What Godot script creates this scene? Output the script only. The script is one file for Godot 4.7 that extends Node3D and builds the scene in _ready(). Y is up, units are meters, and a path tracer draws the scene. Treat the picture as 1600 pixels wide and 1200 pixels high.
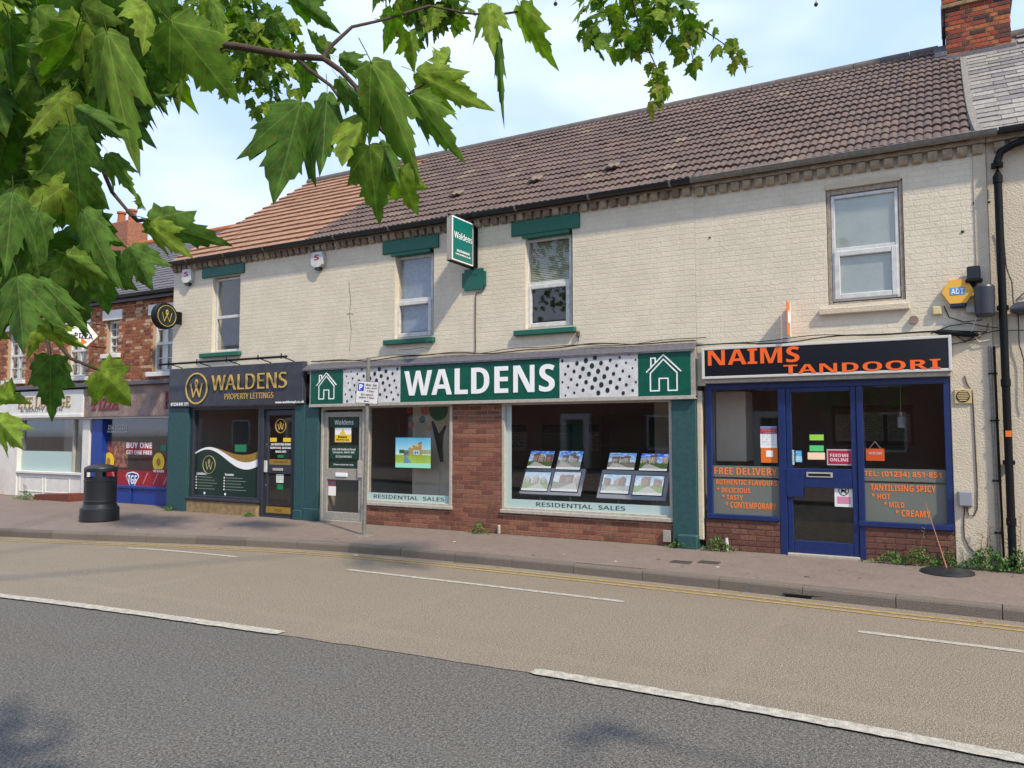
extends Node3D
# A terrace of shops across a street, built in metres: shop fronts stand on the plane z = 0, x runs along the street, y is up.

const EYE := Vector3(0, 1.76, 10.8)
const YAW := 29.3
const PITCH := 3.6
const FOCAL := 1226.0
const G := 0.18            # pavement level at the wall
const SUN_TO := Vector3(0.61, 0.73, 0.31)

var M := {}
var T := {}
var rng := RandomNumberGenerator.new()
var names := {}
var cache := {}

# ---------------------------------------------------------------- mesh collector
class Geo:
	var v := PackedVector3Array()
	var n := PackedVector3Array()
	var uv := PackedVector2Array()
	var col := PackedColorArray()
	var ix := PackedInt32Array()
	var tint := Color(1, 1, 1)
	func vert(p: Vector3, no: Vector3, t := Vector2.ZERO) -> int:
		v.append(p); n.append(no); uv.append(t); col.append(tint)
		return v.size() - 1
	func tri(a: int, b: int, c: int) -> void:          # counter-clockwise seen from outside
		ix.append(a); ix.append(c); ix.append(b)
	func quad(a: Vector3, b: Vector3, c: Vector3, d: Vector3) -> void:
		var no := (b - a).cross(c - a)
		if no.length() < 1e-12: no = (c - a).cross(d - a)
		no = no.normalized()
		var i := vert(a, no, Vector2(0, 1)); vert(b, no, Vector2(1, 1)); vert(c, no, Vector2(1, 0)); vert(d, no, Vector2(0, 0))
		tri(i, i + 1, i + 2); tri(i, i + 2, i + 3)
	func face3(a: Vector3, b: Vector3, c: Vector3) -> void:
		var no := (b - a).cross(c - a).normalized()
		var i := vert(a, no); vert(b, no); vert(c, no)
		tri(i, i + 1, i + 2)
	func box(lo: Vector3, hi: Vector3) -> void:
		var a := lo; var b := hi
		quad(Vector3(a.x, a.y, b.z), Vector3(b.x, a.y, b.z), Vector3(b.x, b.y, b.z), Vector3(a.x, b.y, b.z))
		quad(Vector3(b.x, a.y, a.z), Vector3(a.x, a.y, a.z), Vector3(a.x, b.y, a.z), Vector3(b.x, b.y, a.z))
		quad(Vector3(b.x, a.y, b.z), Vector3(b.x, a.y, a.z), Vector3(b.x, b.y, a.z), Vector3(b.x, b.y, b.z))
		quad(Vector3(a.x, a.y, a.z), Vector3(a.x, a.y, b.z), Vector3(a.x, b.y, b.z), Vector3(a.x, b.y, a.z))
		quad(Vector3(a.x, b.y, b.z), Vector3(b.x, b.y, b.z), Vector3(b.x, b.y, a.z), Vector3(a.x, b.y, a.z))
		quad(Vector3(a.x, a.y, a.z), Vector3(b.x, a.y, a.z), Vector3(b.x, a.y, b.z), Vector3(a.x, a.y, b.z))
	func cbox(lo: Vector3, hi: Vector3, c: float) -> void:   # box with chamfered edges
		c = minf(c, minf(hi.x - lo.x, minf(hi.y - lo.y, hi.z - lo.z)) * 0.45)
		var o := (lo + hi) * 0.5
		var h := (hi - lo) * 0.5
		var i := h - Vector3(c, c, c)
		for ax in 3:
			var u := (ax + 1) % 3
			var w := (ax + 2) % 3
			for s in [-1.0, 1.0]:
				var p := []
				for q in [[-1.0, -1.0], [1.0, -1.0], [1.0, 1.0], [-1.0, 1.0]]:
					var r := Vector3.ZERO
					r[ax] = s * h[ax]; r[u] = q[0] * i[u]; r[w] = q[1] * i[w]
					p.append(o + r)
				if s > 0: quad(p[0], p[1], p[2], p[3])
				else: quad(p[3], p[2], p[1], p[0])
			# edges that run along ax
			for s in [[-1.0, -1.0], [1.0, -1.0], [1.0, 1.0], [-1.0, 1.0]]:
				var a := Vector3.ZERO; var b := Vector3.ZERO; var d := Vector3.ZERO; var e := Vector3.ZERO
				a[ax] = -i[ax]; a[u] = s[0] * h[u]; a[w] = s[1] * i[w]
				b[ax] = i[ax]; b[u] = s[0] * h[u]; b[w] = s[1] * i[w]
				d[ax] = i[ax]; d[u] = s[0] * i[u]; d[w] = s[1] * h[w]
				e[ax] = -i[ax]; e[u] = s[0] * i[u]; e[w] = s[1] * h[w]
				if s[0] * s[1] < 0: quad(o + a, o + b, o + d, o + e)
				else: quad(o + e, o + d, o + b, o + a)
		for sx in [-1.0, 1.0]:
			for sy in [-1.0, 1.0]:
				for sz in [-1.0, 1.0]:
					var a := o + Vector3(sx * h.x, sy * i.y, sz * i.z)
					var b := o + Vector3(sx * i.x, sy * h.y, sz * i.z)
					var d := o + Vector3(sx * i.x, sy * i.y, sz * h.z)
					if sx * sy * sz > 0: face3(a, b, d)
					else: face3(d, b, a)
	func tube(path: Array, radii: Array, sides := 8, caps := true) -> void:
		var base := v.size()
		var up := Vector3.UP
		for k in path.size():
			var dir: Vector3 = (path[mini(k + 1, path.size() - 1)] - path[maxi(k - 1, 0)])
			dir = dir.normalized()
			if absf(dir.dot(up)) > 0.95: up = Vector3.RIGHT if absf(dir.x) < 0.8 else Vector3.BACK
			var a := dir.cross(up).normalized()
			var b := dir.cross(a).normalized()
			up = -b if k == 0 else up
			var r: float = radii[mini(k, radii.size() - 1)]
			for s in sides:
				var t := TAU * s / sides
				var no := a * cos(t) + b * sin(t)
				vert(path[k] + no * r, no, Vector2(float(s) / sides, k))
		for k in path.size() - 1:
			for s in sides:
				var p := base + k * sides + s
				var q := base + k * sides + (s + 1) % sides
				tri(p, q, q + sides); tri(p, q + sides, p + sides)
		if caps:
			for e in [0, path.size() - 1]:
				var pts := []
				for s in sides: pts.append(v[base + e * sides + s])
				for s in range(1, sides - 1):
					if e == 0: face3(pts[0], pts[s + 1], pts[s])
					else: face3(pts[0], pts[s], pts[s + 1])
	func lathe(prof: Array, sides := 32, o := Vector3.ZERO) -> void:   # prof: Vector2(radius, y), from bottom up on the outside
		for k in prof.size() - 1:
			var p: Vector2 = prof[k]; var q: Vector2 = prof[k + 1]
			var d := q - p
			if d.length() < 1e-6: continue
			var nn := Vector2(d.y, -d.x).normalized()
			var b0 := v.size()
			for s in sides + 1:
				var t := TAU * s / sides
				var dr := Vector3(cos(t), 0, sin(t))
				var no := dr * nn.x + Vector3.UP * nn.y
				vert(o + dr * p.x + Vector3.UP * p.y, no); vert(o + dr * q.x + Vector3.UP * q.y, no)
			for s in sides:
				var i := b0 + s * 2
				tri(i, i + 1, i + 3); tri(i, i + 3, i + 2)
	func prism(poly: PackedVector2Array, z0: float, z1: float, o := Vector3.ZERO) -> void:   # poly counter-clockwise in x, y
		var id := Geometry2D.triangulate_polygon(poly)
		for k in range(0, id.size(), 3):
			var p := [poly[id[k]], poly[id[k + 1]], poly[id[k + 2]]]
			if (p[1] - p[0]).cross(p[2] - p[0]) < 0: p.reverse()
			face3(o + Vector3(p[0].x, p[0].y, z1), o + Vector3(p[1].x, p[1].y, z1), o + Vector3(p[2].x, p[2].y, z1))
			face3(o + Vector3(p[2].x, p[2].y, z0), o + Vector3(p[1].x, p[1].y, z0), o + Vector3(p[0].x, p[0].y, z0))
		for k in poly.size():
			var a := poly[k]; var b := poly[(k + 1) % poly.size()]
			quad(o + Vector3(a.x, a.y, z0), o + Vector3(b.x, b.y, z0), o + Vector3(b.x, b.y, z1), o + Vector3(a.x, a.y, z1))
	func mesh() -> ArrayMesh:
		var m := ArrayMesh.new()
		if v.is_empty(): return m
		var a := []
		a.resize(Mesh.ARRAY_MAX)
		a[Mesh.ARRAY_VERTEX] = v; a[Mesh.ARRAY_NORMAL] = n; a[Mesh.ARRAY_TEX_UV] = uv; a[Mesh.ARRAY_COLOR] = col; a[Mesh.ARRAY_INDEX] = ix
		m.add_surface_from_arrays(Mesh.PRIMITIVE_TRIANGLES, a)
		return m

# ---------------------------------------------------------------- where a pixel of the photograph lies
func sight(px: float, py: float) -> Vector3:
	var b := Basis.from_euler(Vector3(deg_to_rad(PITCH), deg_to_rad(YAW), 0))
	return b * Vector3((px - 800.0) / FOCAL, -(py - 600.0) / FOCAL, -1.0)
func on_wall(px: float, py: float, z := 0.0) -> Vector3:      # on the plane z
	var r := sight(px, py)
	return EYE + r * ((z - EYE.z) / r.z)
func on_floor(px: float, py: float, y := 0.13) -> Vector3:
	var r := sight(px, py)
	return EYE + r * ((y - EYE.y) / r.y)
func at_depth(px: float, py: float, d: float) -> Vector3:
	return EYE + sight(px, py) * d
func rect_px(x0: float, y0: float, x1: float, y1: float, z := 0.0) -> Rect2:   # upright rectangle on the plane z
	var m := (y0 + y1) * 0.5
	var c := (x0 + x1) * 0.5
	var a := on_wall(x0, m, z).x; var b := on_wall(x1, m, z).x
	var t := on_wall(c, y0, z).y; var u := on_wall(c, y1, z).y
	return Rect2(a, u, b - a, t - u)

# ---------------------------------------------------------------- nodes
func org(p: Node) -> Vector3:
	var o := Vector3.ZERO
	while p != null and p != self and p is Node3D:
		o += (p as Node3D).position
		p = p.get_parent()
	return o
func numbered(called: String) -> String:
	if not names.has(called):
		names[called] = 0
		return called
	names[called] += 1
	return "%s_%03d" % [called, names[called]]
func thing(called: String, label: String, category: String, at := Vector3.ZERO, group := "") -> Node3D:
	var o := Node3D.new()
	o.name = numbered(called)
	add_child(o)
	o.position = at
	tag(o, label, category, group)
	return o
func tag(o: Node, label: String, category := "", group := "") -> void:
	if label != "": o.set_meta("label", label)
	if category != "": o.set_meta("category", category)
	if group != "": o.set_meta("group", group)
func sub(parent: Node3D, called: String, at := Vector3.ZERO) -> Node3D:     # a part that only holds sub-parts; at is in the world
	var o := Node3D.new()
	o.name = called
	parent.add_child(o, true)
	o.position = at - org(parent)
	return o
func add(parent: Node, called: String, mesh: Mesh, mat: Material, at := Vector3.ZERO) -> MeshInstance3D:   # mesh in world metres, moved by at
	var o := MeshInstance3D.new()
	o.name = called if parent != self else numbered(called)
	o.mesh = mesh
	o.material_override = mat
	parent.add_child(o, true)
	o.position = at - org(parent)
	return o
func lay(parent: Node, called: String, mesh: Mesh, mat: Material, at := Vector3.ZERO) -> MeshInstance3D:   # the same in the parent's own axes
	var o := MeshInstance3D.new()
	o.name = called
	o.mesh = mesh
	o.material_override = mat
	parent.add_child(o, true)
	o.position = at
	return o
func setting(called: String, mesh: Mesh, mat: Material) -> MeshInstance3D:
	var o := add(self, called, mesh, mat)
	o.set_meta("kind", "structure")
	return o
func bx(x0: float, x1: float, y0: float, y1: float, z0: float, z1: float, c := 0.004) -> ArrayMesh:
	var g := Geo.new()
	if c > 0: g.cbox(Vector3(x0, y0, z0), Vector3(x1, y1, z1), c)
	else: g.box(Vector3(x0, y0, z0), Vector3(x1, y1, z1))
	return g.mesh()
func sheet(r: Rect2, z: float) -> ArrayMesh:
	var g := Geo.new()
	g.box(Vector3(r.position.x, r.position.y, z - 0.002), Vector3(r.end.x, r.end.y, z))
	return g.mesh()
func picture(r: Rect2, z: float) -> ArrayMesh:      # front face only carries the print, on a thin card
	var g := Geo.new()
	var a := Vector3(r.position.x, r.position.y, z); var b := Vector3(r.end.x, r.end.y, z)
	g.quad(a, Vector3(b.x, a.y, z), b, Vector3(a.x, b.y, z))
	return g.mesh()
func disc(r: float, th: float, sides := 20, sx := 1.0) -> ArrayMesh:
	var g := Geo.new()
	var p := PackedVector2Array()
	for k in sides: p.append(Vector2(cos(TAU * k / sides) * r * sx, sin(TAU * k / sides) * r))
	g.prism(p, 0, th)
	return g.mesh()

# ---------------------------------------------------------------- lettering
func font(bold := false, serif := false, mono := false) -> Font:
	var k := "font%s%s%s" % [bold, serif, mono]
	if not cache.has(k):
		var f := SystemFont.new()
		f.font_names = PackedStringArray(["Droid Serif" if serif else ("Droid Sans Mono" if mono else "Droid Sans")])
		f.font_weight = 700 if bold else 400
		cache[k] = f
	return cache[k]
func text_mesh(s: String, f: Font, depth: float) -> TextMesh:
	var t := TextMesh.new()
	t.text = s
	t.font = f
	t.font_size = 48
	t.pixel_size = 0.01
	t.curve_step = 1.0
	t.depth = depth
	t.horizontal_alignment = HORIZONTAL_ALIGNMENT_LEFT
	return t
func write(parent: Node3D, called: String, s: String, r: Rect2, z: float, mat: Material, depth := 0.004, f: Font = null) -> MeshInstance3D:   # one line of lettering fitted to the rectangle
	if f == null: f = font(true)
	var t := text_mesh(s, f, depth)
	var bb := t.get_aabb()
	var o := MeshInstance3D.new()
	o.name = called
	o.mesh = t
	o.material_override = mat
	parent.add_child(o, true)
	var k := Vector3(r.size.x / maxf(bb.size.x, 1e-3), r.size.y / maxf(bb.size.y, 1e-3), 1.0)
	o.scale = k
	o.position = Vector3(r.position.x - bb.position.x * k.x, r.position.y - bb.position.y * k.y, z) - org(parent)
	return o
func letters(parent: Node3D, s: String, r: Rect2, z: float, mat: Material, depth := 0.01, f: Font = null) -> void:    # each letter a piece of its own
	if f == null: f = font(true)
	var whole := text_mesh(s, f, depth).get_aabb()
	var kx := r.size.x / maxf(whole.size.x, 1e-3)
	var ky := r.size.y / maxf(whole.size.y, 1e-3)
	for i in s.length():
		if s[i] == " ": continue
		var adv := f.get_string_size(s.substr(0, i), HORIZONTAL_ALIGNMENT_LEFT, -1, 48).x * 0.01
		var key := "ch%s%s%s" % [s[i], f.get_instance_id(), depth]
		if not cache.has(key): cache[key] = text_mesh(s[i], f, depth)
		var o := MeshInstance3D.new()
		o.name = "letter"
		o.mesh = cache[key]
		o.material_override = mat
		parent.add_child(o, true)
		o.scale = Vector3(kx, ky, 1)
		o.position = Vector3(r.position.x + (adv - whole.position.x) * kx, r.position.y - whole.position.y * ky, z) - org(parent)

# ---------------------------------------------------------------- materials
func noise(seed_: int, freq: float, oct := 4) -> FastNoiseLite:
	var f := FastNoiseLite.new()
	f.seed = seed_
	f.noise_type = FastNoiseLite.TYPE_SIMPLEX_SMOOTH
	f.frequency = freq
	f.fractal_type = FastNoiseLite.FRACTAL_FBM
	f.fractal_octaves = oct
	return f
func grey(w: int, seed_: int, freq: float, oct := 4) -> PackedByteArray:
	return noise(seed_, freq, oct).get_seamless_image(w, w).get_data()
func tex(key: String, w: int, layers: Array, lo := 0.75, speck := 0.0, speck_seed := 1, contrast := 1.0) -> ImageTexture:
	# layers: [seed, frequency, octaves, weight]; a grey picture round 1.0 that multiplies a colour
	if T.has(key): return T[key]
	var r := RandomNumberGenerator.new()
	r.seed = 77 + speck_seed
	var acc := PackedFloat32Array()
	acc.resize(w * w)
	var tot := 0.0
	for l in layers:
		var d := grey(w, l[0], l[1], l[2])
		for i in w * w: acc[i] += d[i] / 255.0 * l[3]
		tot += l[3]
	var out := PackedByteArray()
	out.resize(w * w * 3)
	for i in w * w:
		var q := clampf(lo + (1.0 - lo) * clampf((acc[i] / tot - 0.5) * contrast + 0.5, 0.0, 1.0) + (r.randf() - 0.5) * speck, 0.0, 1.0)
		var b := int(q * 255)
		out[i * 3] = b; out[i * 3 + 1] = b; out[i * 3 + 2] = b
	var t := ImageTexture.create_from_image(Image.create_from_data(w, w, false, Image.FORMAT_RGB8, out))
	T[key] = t
	return t
func bumps(key: String, w: int, seed_: int, freq: float, oct: int, strength: float) -> ImageTexture:
	if T.has(key): return T[key]
	var im := noise(seed_, freq, oct).get_seamless_image(w, w)
	im.convert(Image.FORMAT_RGBA8)
	im.bump_map_to_normal_map(strength)
	T[key] = ImageTexture.create_from_image(im)
	return T[key]
func mat(key: String, r: int, g: int, b: int, rough := 0.8, metal := 0.0) -> StandardMaterial3D:   # colour in sRGB bytes
	if M.has(key): return M[key]
	var m := StandardMaterial3D.new()
	m.resource_name = key
	m.albedo_color = Color8(r, g, b)
	m.roughness = rough
	m.metallic = metal
	M[key] = m
	return m
func textured(m: StandardMaterial3D, t: Texture2D, per_metre: float, nrm: Texture2D = null, nscale := 0.6) -> StandardMaterial3D:
	m.albedo_texture = t
	m.uv1_triplanar = true
	m.uv1_world_triplanar = true
	m.uv1_scale = Vector3(per_metre, per_metre, per_metre)
	if nrm != null:
		m.normal_enabled = true
		m.normal_texture = nrm
		m.normal_scale = nscale
	return m
func glow(m: StandardMaterial3D, t: Texture2D, e: float) -> StandardMaterial3D:
	m.emission_enabled = true
	m.emission = Color(1, 1, 1)
	if t != null:
		m.emission = Color(0, 0, 0)
		m.emission_texture = t
	m.emission_energy_multiplier = e
	return m

func make_materials() -> void:
	var paint := tex("paint", 512, [[3, 0.006, 5, 1.0], [4, 0.03, 3, 0.7], [5, 0.16, 2, 0.4]], 0.88, 0.03)
	var fine := tex("fine", 512, [[8, 0.02, 4, 1.0], [9, 0.2, 2, 1.0]], 0.72, 0.10)
	var grit := tex("grit", 1024, [[11, 0.33, 2, 1.8], [12, 0.11, 2, 1.3], [13, 0.04, 2, 0.3]], 0.30, 0.20, 1, 1.9)
	var grit2 := tex("grit2", 1024, [[15, 0.36, 2, 1.6], [17, 0.15, 2, 0.7]], 0.45, 0.24, 3, 1.8)
	var slab := tex("slab", 1024, [[21, 0.25, 2, 1.4], [22, 0.012, 3, 0.4], [23, 0.05, 3, 0.6]], 0.62, 0.16, 5)
	var mott := tex("mott", 512, [[31, 0.012, 4, 1.0], [32, 0.08, 3, 0.8]], 0.55, 0.10)
	var nb := bumps("nb_fine", 512, 41, 0.11, 3, 2.2)
	var ng := bumps("nb_grit", 1024, 43, 0.27, 2, 5.0)
	var nsmooth := bumps("nb_soft", 512, 45, 0.02, 3, 2.0)
	textured(mat("cream_paint", 220, 211, 192, 0.85), paint, 0.45, nb, 0.3)
	textured(mat("cream_render", 207, 195, 174, 0.85), paint, 0.6, nb, 0.6)
	textured(mat("cream_joint", 214, 205, 186, 0.9), paint, 0.45, nb, 0.3)
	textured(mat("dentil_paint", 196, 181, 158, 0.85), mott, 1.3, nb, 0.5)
	textured(mat("dentil_darker", 162, 142, 126, 0.9), mott, 1.3, nb, 0.7)  # darker, rougher and bumpier than the dentil paint
	textured(mat("green_paint", 30, 108, 92, 0.55), fine, 1.3)
	textured(mat("teal_paint", 44, 88, 92, 0.55), fine, 1.0, nsmooth, 0.25)
	textured(mat("fascia_green", 6, 98, 80, 0.30), fine, 0.6)
	textured(mat("fascia_white", 236, 237, 240, 0.35), fine, 0.5)
	mat("letter_white", 236, 238, 241, 0.4)
	mat("dot_black", 16, 38, 36, 0.5)
	textured(mat("lead", 118, 116, 126, 0.6), mott, 2.0, nsmooth, 0.6)
	textured(mat("alu", 176, 172, 164, 0.45, 0.0), fine, 1.4)
	textured(mat("alu_pale", 196, 191, 180, 0.5), fine, 1.2)
	textured(mat("upvc", 226, 228, 228, 0.3), fine, 0.7)
	textured(mat("old_wood", 190, 176, 158, 0.8), mott, 2.5, nb, 0.5)
	for k in 5:
		var c: Array = [[168, 108, 84], [154, 96, 76], [178, 120, 94], [142, 88, 72], [162, 112, 90]][k]
		textured(mat("brick%d" % k, c[0], c[1], c[2], 0.9), mott, 3.0 + k * 0.3, nb, 0.8)
	textured(mat("mortar", 184, 156, 132, 0.95), fine, 2.0, nb, 0.6)
	for k in 3:
		var c: Array = [[138, 92, 76], [126, 82, 70], [148, 102, 84]][k]
		textured(mat("riser%d" % k, c[0], c[1], c[2], 0.9), mott, 2.6 + k * 0.4, nb, 0.8)
	textured(mat("riser_joint", 116, 92, 80, 0.95), fine, 2.0)
	for k in 5:
		var c: Array = [[196, 98, 62], [206, 122, 74], [120, 74, 62], [92, 62, 56], [178, 78, 56]][k]
		textured(mat("stack%d" % k, c[0], c[1], c[2], 0.9), mott, 2.5 + k * 0.4, nb, 0.9)
	textured(mat("stack_joint", 188, 166, 142, 0.95), fine, 2.0)
	for k in 6:
		var c: Array = [[128, 108, 100], [136, 115, 105], [121, 103, 97], [143, 122, 110], [131, 111, 102], [154, 136, 120]][k]
		textured(mat("tile%d" % k, c[0], c[1], c[2], 0.9), mott, 1.7 + k * 0.33, nb, 0.9)
	textured(mat("tile_orange", 200, 153, 122, 0.9), mott, 1.3, nb, 0.6).vertex_color_use_as_albedo = true
	textured(mat("tile_mass", 255, 255, 255, 0.9), mott, 1.7, nb, 0.9).vertex_color_use_as_albedo = true
	for k in 3:
		var c: Array = [[172, 166, 158], [150, 144, 142], [188, 182, 172]][k]
		textured(mat("slate%d" % k, c[0], c[1], c[2], 0.6), mott, 2.2 + k * 0.5, nb, 0.6)
	textured(mat("slate_mass", 124, 118, 124, 0.65), mott, 1.2, nb, 0.6).vertex_color_use_as_albedo = true
	textured(mat("ridge", 124, 116, 112, 0.9), mott, 2.0, nb, 0.7)
	textured(mat("cement", 150, 146, 140, 0.95), mott, 2.4, nb, 0.9)
	textured(mat("gutter_black", 34, 36, 42, 0.35), fine, 1.0)
	textured(mat("gutter_grey", 150, 147, 140, 0.45), mott, 1.5)
	textured(mat("black_iron", 22, 25, 29, 0.5), fine, 1.0).metallic_specular = 0.3
	textured(mat("navy", 29, 51, 110, 0.35), fine, 1.0)
	textured(mat("blue_paint", 26, 66, 160, 0.4), fine, 1.0)
	textured(mat("anthracite", 58, 62, 74, 0.4), fine, 0.8)
	textured(mat("sign_slate", 74, 77, 90, 0.22), fine, 0.4)
	mat("gold", 214, 182, 104, 0.3, 0.35)
	textured(mat("gold_vinyl", 172, 136, 54, 0.5), fine, 1.0)
	textured(mat("green_vinyl", 30, 56, 48, 0.35), fine, 0.8)
	mat("sign_black", 17, 18, 26, 0.25)
	mat("orange_letter", 236, 98, 26, 0.45)
	mat("orange_vinyl", 236, 122, 44, 0.6)
	textured(mat("stone_riser", 178, 152, 112, 0.95), mott, 1.1, nb, 1.0)
	textured(mat("white_paint", 224, 224, 220, 0.6), paint, 0.9)
	textured(mat("taupe_board", 170, 148, 140, 0.7), mott, 0.4)
	mat("maroon", 112, 40, 52, 0.5)
	textured(mat("red_vinyl", 176, 26, 40, 0.5), fine, 1.0)
	mat("yellow_vinyl", 232, 196, 40, 0.5)
	textured(mat("bin_plastic", 46, 49, 54, 0.38), fine, 2.0)
	textured(mat("steel", 156, 156, 150, 0.5, 0.2), mott, 3.0)
	mat("recess_dark", 44, 44, 43, 0.9)  # stands for the shade inside the wall holes and the vent
	textured(mat("plaster", 176, 170, 158, 0.9), paint, 0.5)
	textured(mat("room_wall", 176, 169, 155, 0.9), paint, 0.5)
	textured(mat("room_pale", 206, 198, 182, 0.9), paint, 0.5)
	textured(mat("room_floor", 112, 100, 90, 0.7), mott, 1.0)
	textured(mat("wood", 120, 92, 66, 0.6), mott, 0.8)
	mat("cable", 30, 28, 28, 0.6)
	mat("cable_brown", 74, 56, 44, 0.6)
	mat("cable_white", 190, 186, 176, 0.6)
	textured(mat("kerb_stone", 132, 122, 112, 0.95), slab, 0.9, nb, 0.9)
	textured(mat("kerb_stone_b", 118, 110, 102, 0.95), slab, 0.8, nb, 0.9)
	textured(mat("pavement", 152, 137, 128, 0.95), slab, 0.28, ng, 0.4).vertex_color_use_as_albedo = true
	textured(mat("asphalt", 146, 142, 135, 0.9), grit, 0.36, ng, 0.7).vertex_color_use_as_albedo = true
	textured(mat("buff", 182, 168, 149, 0.95), grit2, 0.30, ng, 0.8).vertex_color_use_as_albedo = true
	textured(mat("road_white", 226, 221, 206, 0.8), tex("worn", 512, [[61, 0.03, 4, 1.0], [62, 0.2, 2, 1.2]], 0.5, 0.2), 0.8, ng, 0.6)
	textured(mat("road_yellow", 216, 184, 116, 0.85), tex("worn", 512, [], 0.5), 0.8, ng, 0.6)
	textured(mat("iron_cover", 84, 76, 70, 0.7), mott, 3.0)
	textured(mat("bark", 92, 74, 62, 0.95), mott, 3.0, nb, 1.0)
	mat("seed_ball", 70, 52, 44, 0.9)
	var gl := mat("glass", 205, 225, 225, 0.02)
	gl.transparency = BaseMaterial3D.TRANSPARENCY_ALPHA
	gl.albedo_color = Color(0.3, 0.36, 0.36, 0.015)
	gl.metallic_specular = 1.0
	var gu := mat("glass_upper", 205, 225, 225, 0.02)
	gu.transparency = BaseMaterial3D.TRANSPARENCY_ALPHA
	gu.albedo_color = Color(0.3, 0.36, 0.4, 0.02)
	gu.metallic_specular = 1.0
	var fr := mat("frost", 150, 158, 156, 0.6)
	fr.transparency = BaseMaterial3D.TRANSPARENCY_ALPHA
	fr.albedo_color = Color8(112, 117, 110, 212)
	var fr2 := mat("frost_mint", 190, 212, 208, 0.6)
	fr2.transparency = BaseMaterial3D.TRANSPARENCY_ALPHA
	fr2.albedo_color = Color8(176, 200, 198, 235)
	textured(mat("blind_sky_reflection", 156, 170, 190, 0.7), fine, 1.0)  # blind with the blue-grey of reflected sky put into its colour
	textured(mat("blind_green", 184, 188, 162, 0.7), fine, 1.0)
	textured(mat("frosted_pane", 172, 182, 176, 0.35), paint, 0.8)

func make_light() -> void:
	var cam := Camera3D.new()
	cam.name = "camera"
	add_child(cam)
	cam.position = EYE
	cam.rotation_degrees = Vector3(PITCH, YAW, 0)
	cam.fov = rad_to_deg(2.0 * atan(600.0 / FOCAL))
	cam.near = 0.05
	cam.far = 900.0
	cam.current = true
	# hazy blue sky with thin cloud, the same all round
	var w := 1024
	var h := 512
	var im := Image.create_empty(w, h, false, Image.FORMAT_RGBF)
	var cl := noise(91, 1.25, 5)
	var cl2 := noise(92, 3.2, 4)
	for y in h:
		var el := (0.5 - (y + 0.5) / h) * PI
		for x in w:
			var az := (x + 0.5) / w * TAU
			var d := Vector3(cos(el) * cos(az), sin(el), cos(el) * sin(az))
			var up := maxf(d.y, 0.0)
			var blue := Color(0.45, 0.59, 0.86).lerp(Color(0.27, 0.41, 0.74), pow(up, 0.7))
			var p := Vector3(d.x, d.y * 2.4, d.z) * 1.3
			var c := cl.get_noise_3dv(p) * 0.9 + cl2.get_noise_3dv(p) * 0.35
			var cov := clampf(smoothstep(-0.38, 0.44, c) * 0.85 + 0.15 * (1.0 - up), 0.0, 1.0)
			var white := Color(0.63, 0.72, 0.85)
			var q := blue.lerp(white, cov)
			if d.y < 0.0: q = Color(0.34, 0.34, 0.34)
			im.set_pixel(x, y, q)
	var pm := PanoramaSkyMaterial.new()
	pm.panorama = ImageTexture.create_from_image(im)
	var sky := Sky.new()
	sky.sky_material = pm
	var env := Environment.new()
	env.background_mode = Environment.BG_SKY
	env.sky = sky
	env.background_energy_multiplier = 1.0
	env.tonemap_mode = Environment.TONE_MAPPER_LINEAR
	env.tonemap_exposure = 1.6
	env.sdfgi_enabled = true
	env.ssao_enabled = true
	env.ssil_enabled = true
	var we := WorldEnvironment.new()
	we.name = "environment"
	we.environment = env
	add_child(we)
	var sun := DirectionalLight3D.new()
	sun.name = "sun"
	add_child(sun)
	sun.look_at_from_position(SUN_TO.normalized() * 50.0, Vector3.ZERO, Vector3.UP)
	sun.light_energy = 1.0
	sun.light_color = Color(1.0, 0.94, 0.84)
	sun.light_angular_distance = 2.6
	sun.shadow_enabled = true

# ---------------------------------------------------------------- ground, road, pavement
const KERB := [[-34.0, 8.2], [-26.0, 6.2], [-22.0, 5.25], [-18.0, 4.25], [-14.25, 3.28], [-12.55, 2.86], [-10.4, 2.24], [-8.9, 1.9], [-7.6, 1.74], [-6.6, 1.70], [-5.1, 1.71], [-2.6, 1.80], [-0.79, 1.92], [0.52, 1.99], [4.0, 2.25], [10.0, 2.9], [22.0, 4.4]]
const MID := [[-34.0, 11.6], [-22.0, 8.6], [-14.0, 6.75], [-9.04, 6.0], [-5.29, 5.68], [-2.78, 5.57], [-1.07, 5.59], [0.28, 5.67], [4.0, 5.95], [10.0, 6.7], [22.0, 8.6]]
const BAY := [[-34.0, 9.4], [-18.0, 5.2], [-14.0, 4.1], [-11.08, 3.08], [-8.93, 2.87], [-6.86, 2.9], [-3.07, 2.98], [-0.79, 3.12], [0.44, 3.18], [4.0, 3.45], [10.0, 4.1], [22.0, 5.6]]
func along(table: Array, x: float) -> float:      # smooth z of a street line at x
	for i in table.size() - 1:
		if x <= table[i + 1][0] or i == table.size() - 2:
			var p0: Array = table[maxi(i - 1, 0)]; var p1: Array = table[i]; var p2: Array = table[i + 1]; var p3: Array = table[mini(i + 2, table.size() - 1)]
			var h: float = p2[0] - p1[0]
			var t: float = (x - p1[0]) / h
			var m1: float = (p2[1] - p0[1]) / (p2[0] - p0[0]) * h
			var m2: float = (p3[1] - p1[1]) / (p3[0] - p1[0]) * h
			return (2 * t * t * t - 3 * t * t + 1) * p1[1] + (t * t * t - 2 * t * t + t) * m1 + (-2 * t * t * t + 3 * t * t) * p2[1] + (t * t * t - t * t) * m2
	return table[0][1]
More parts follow.
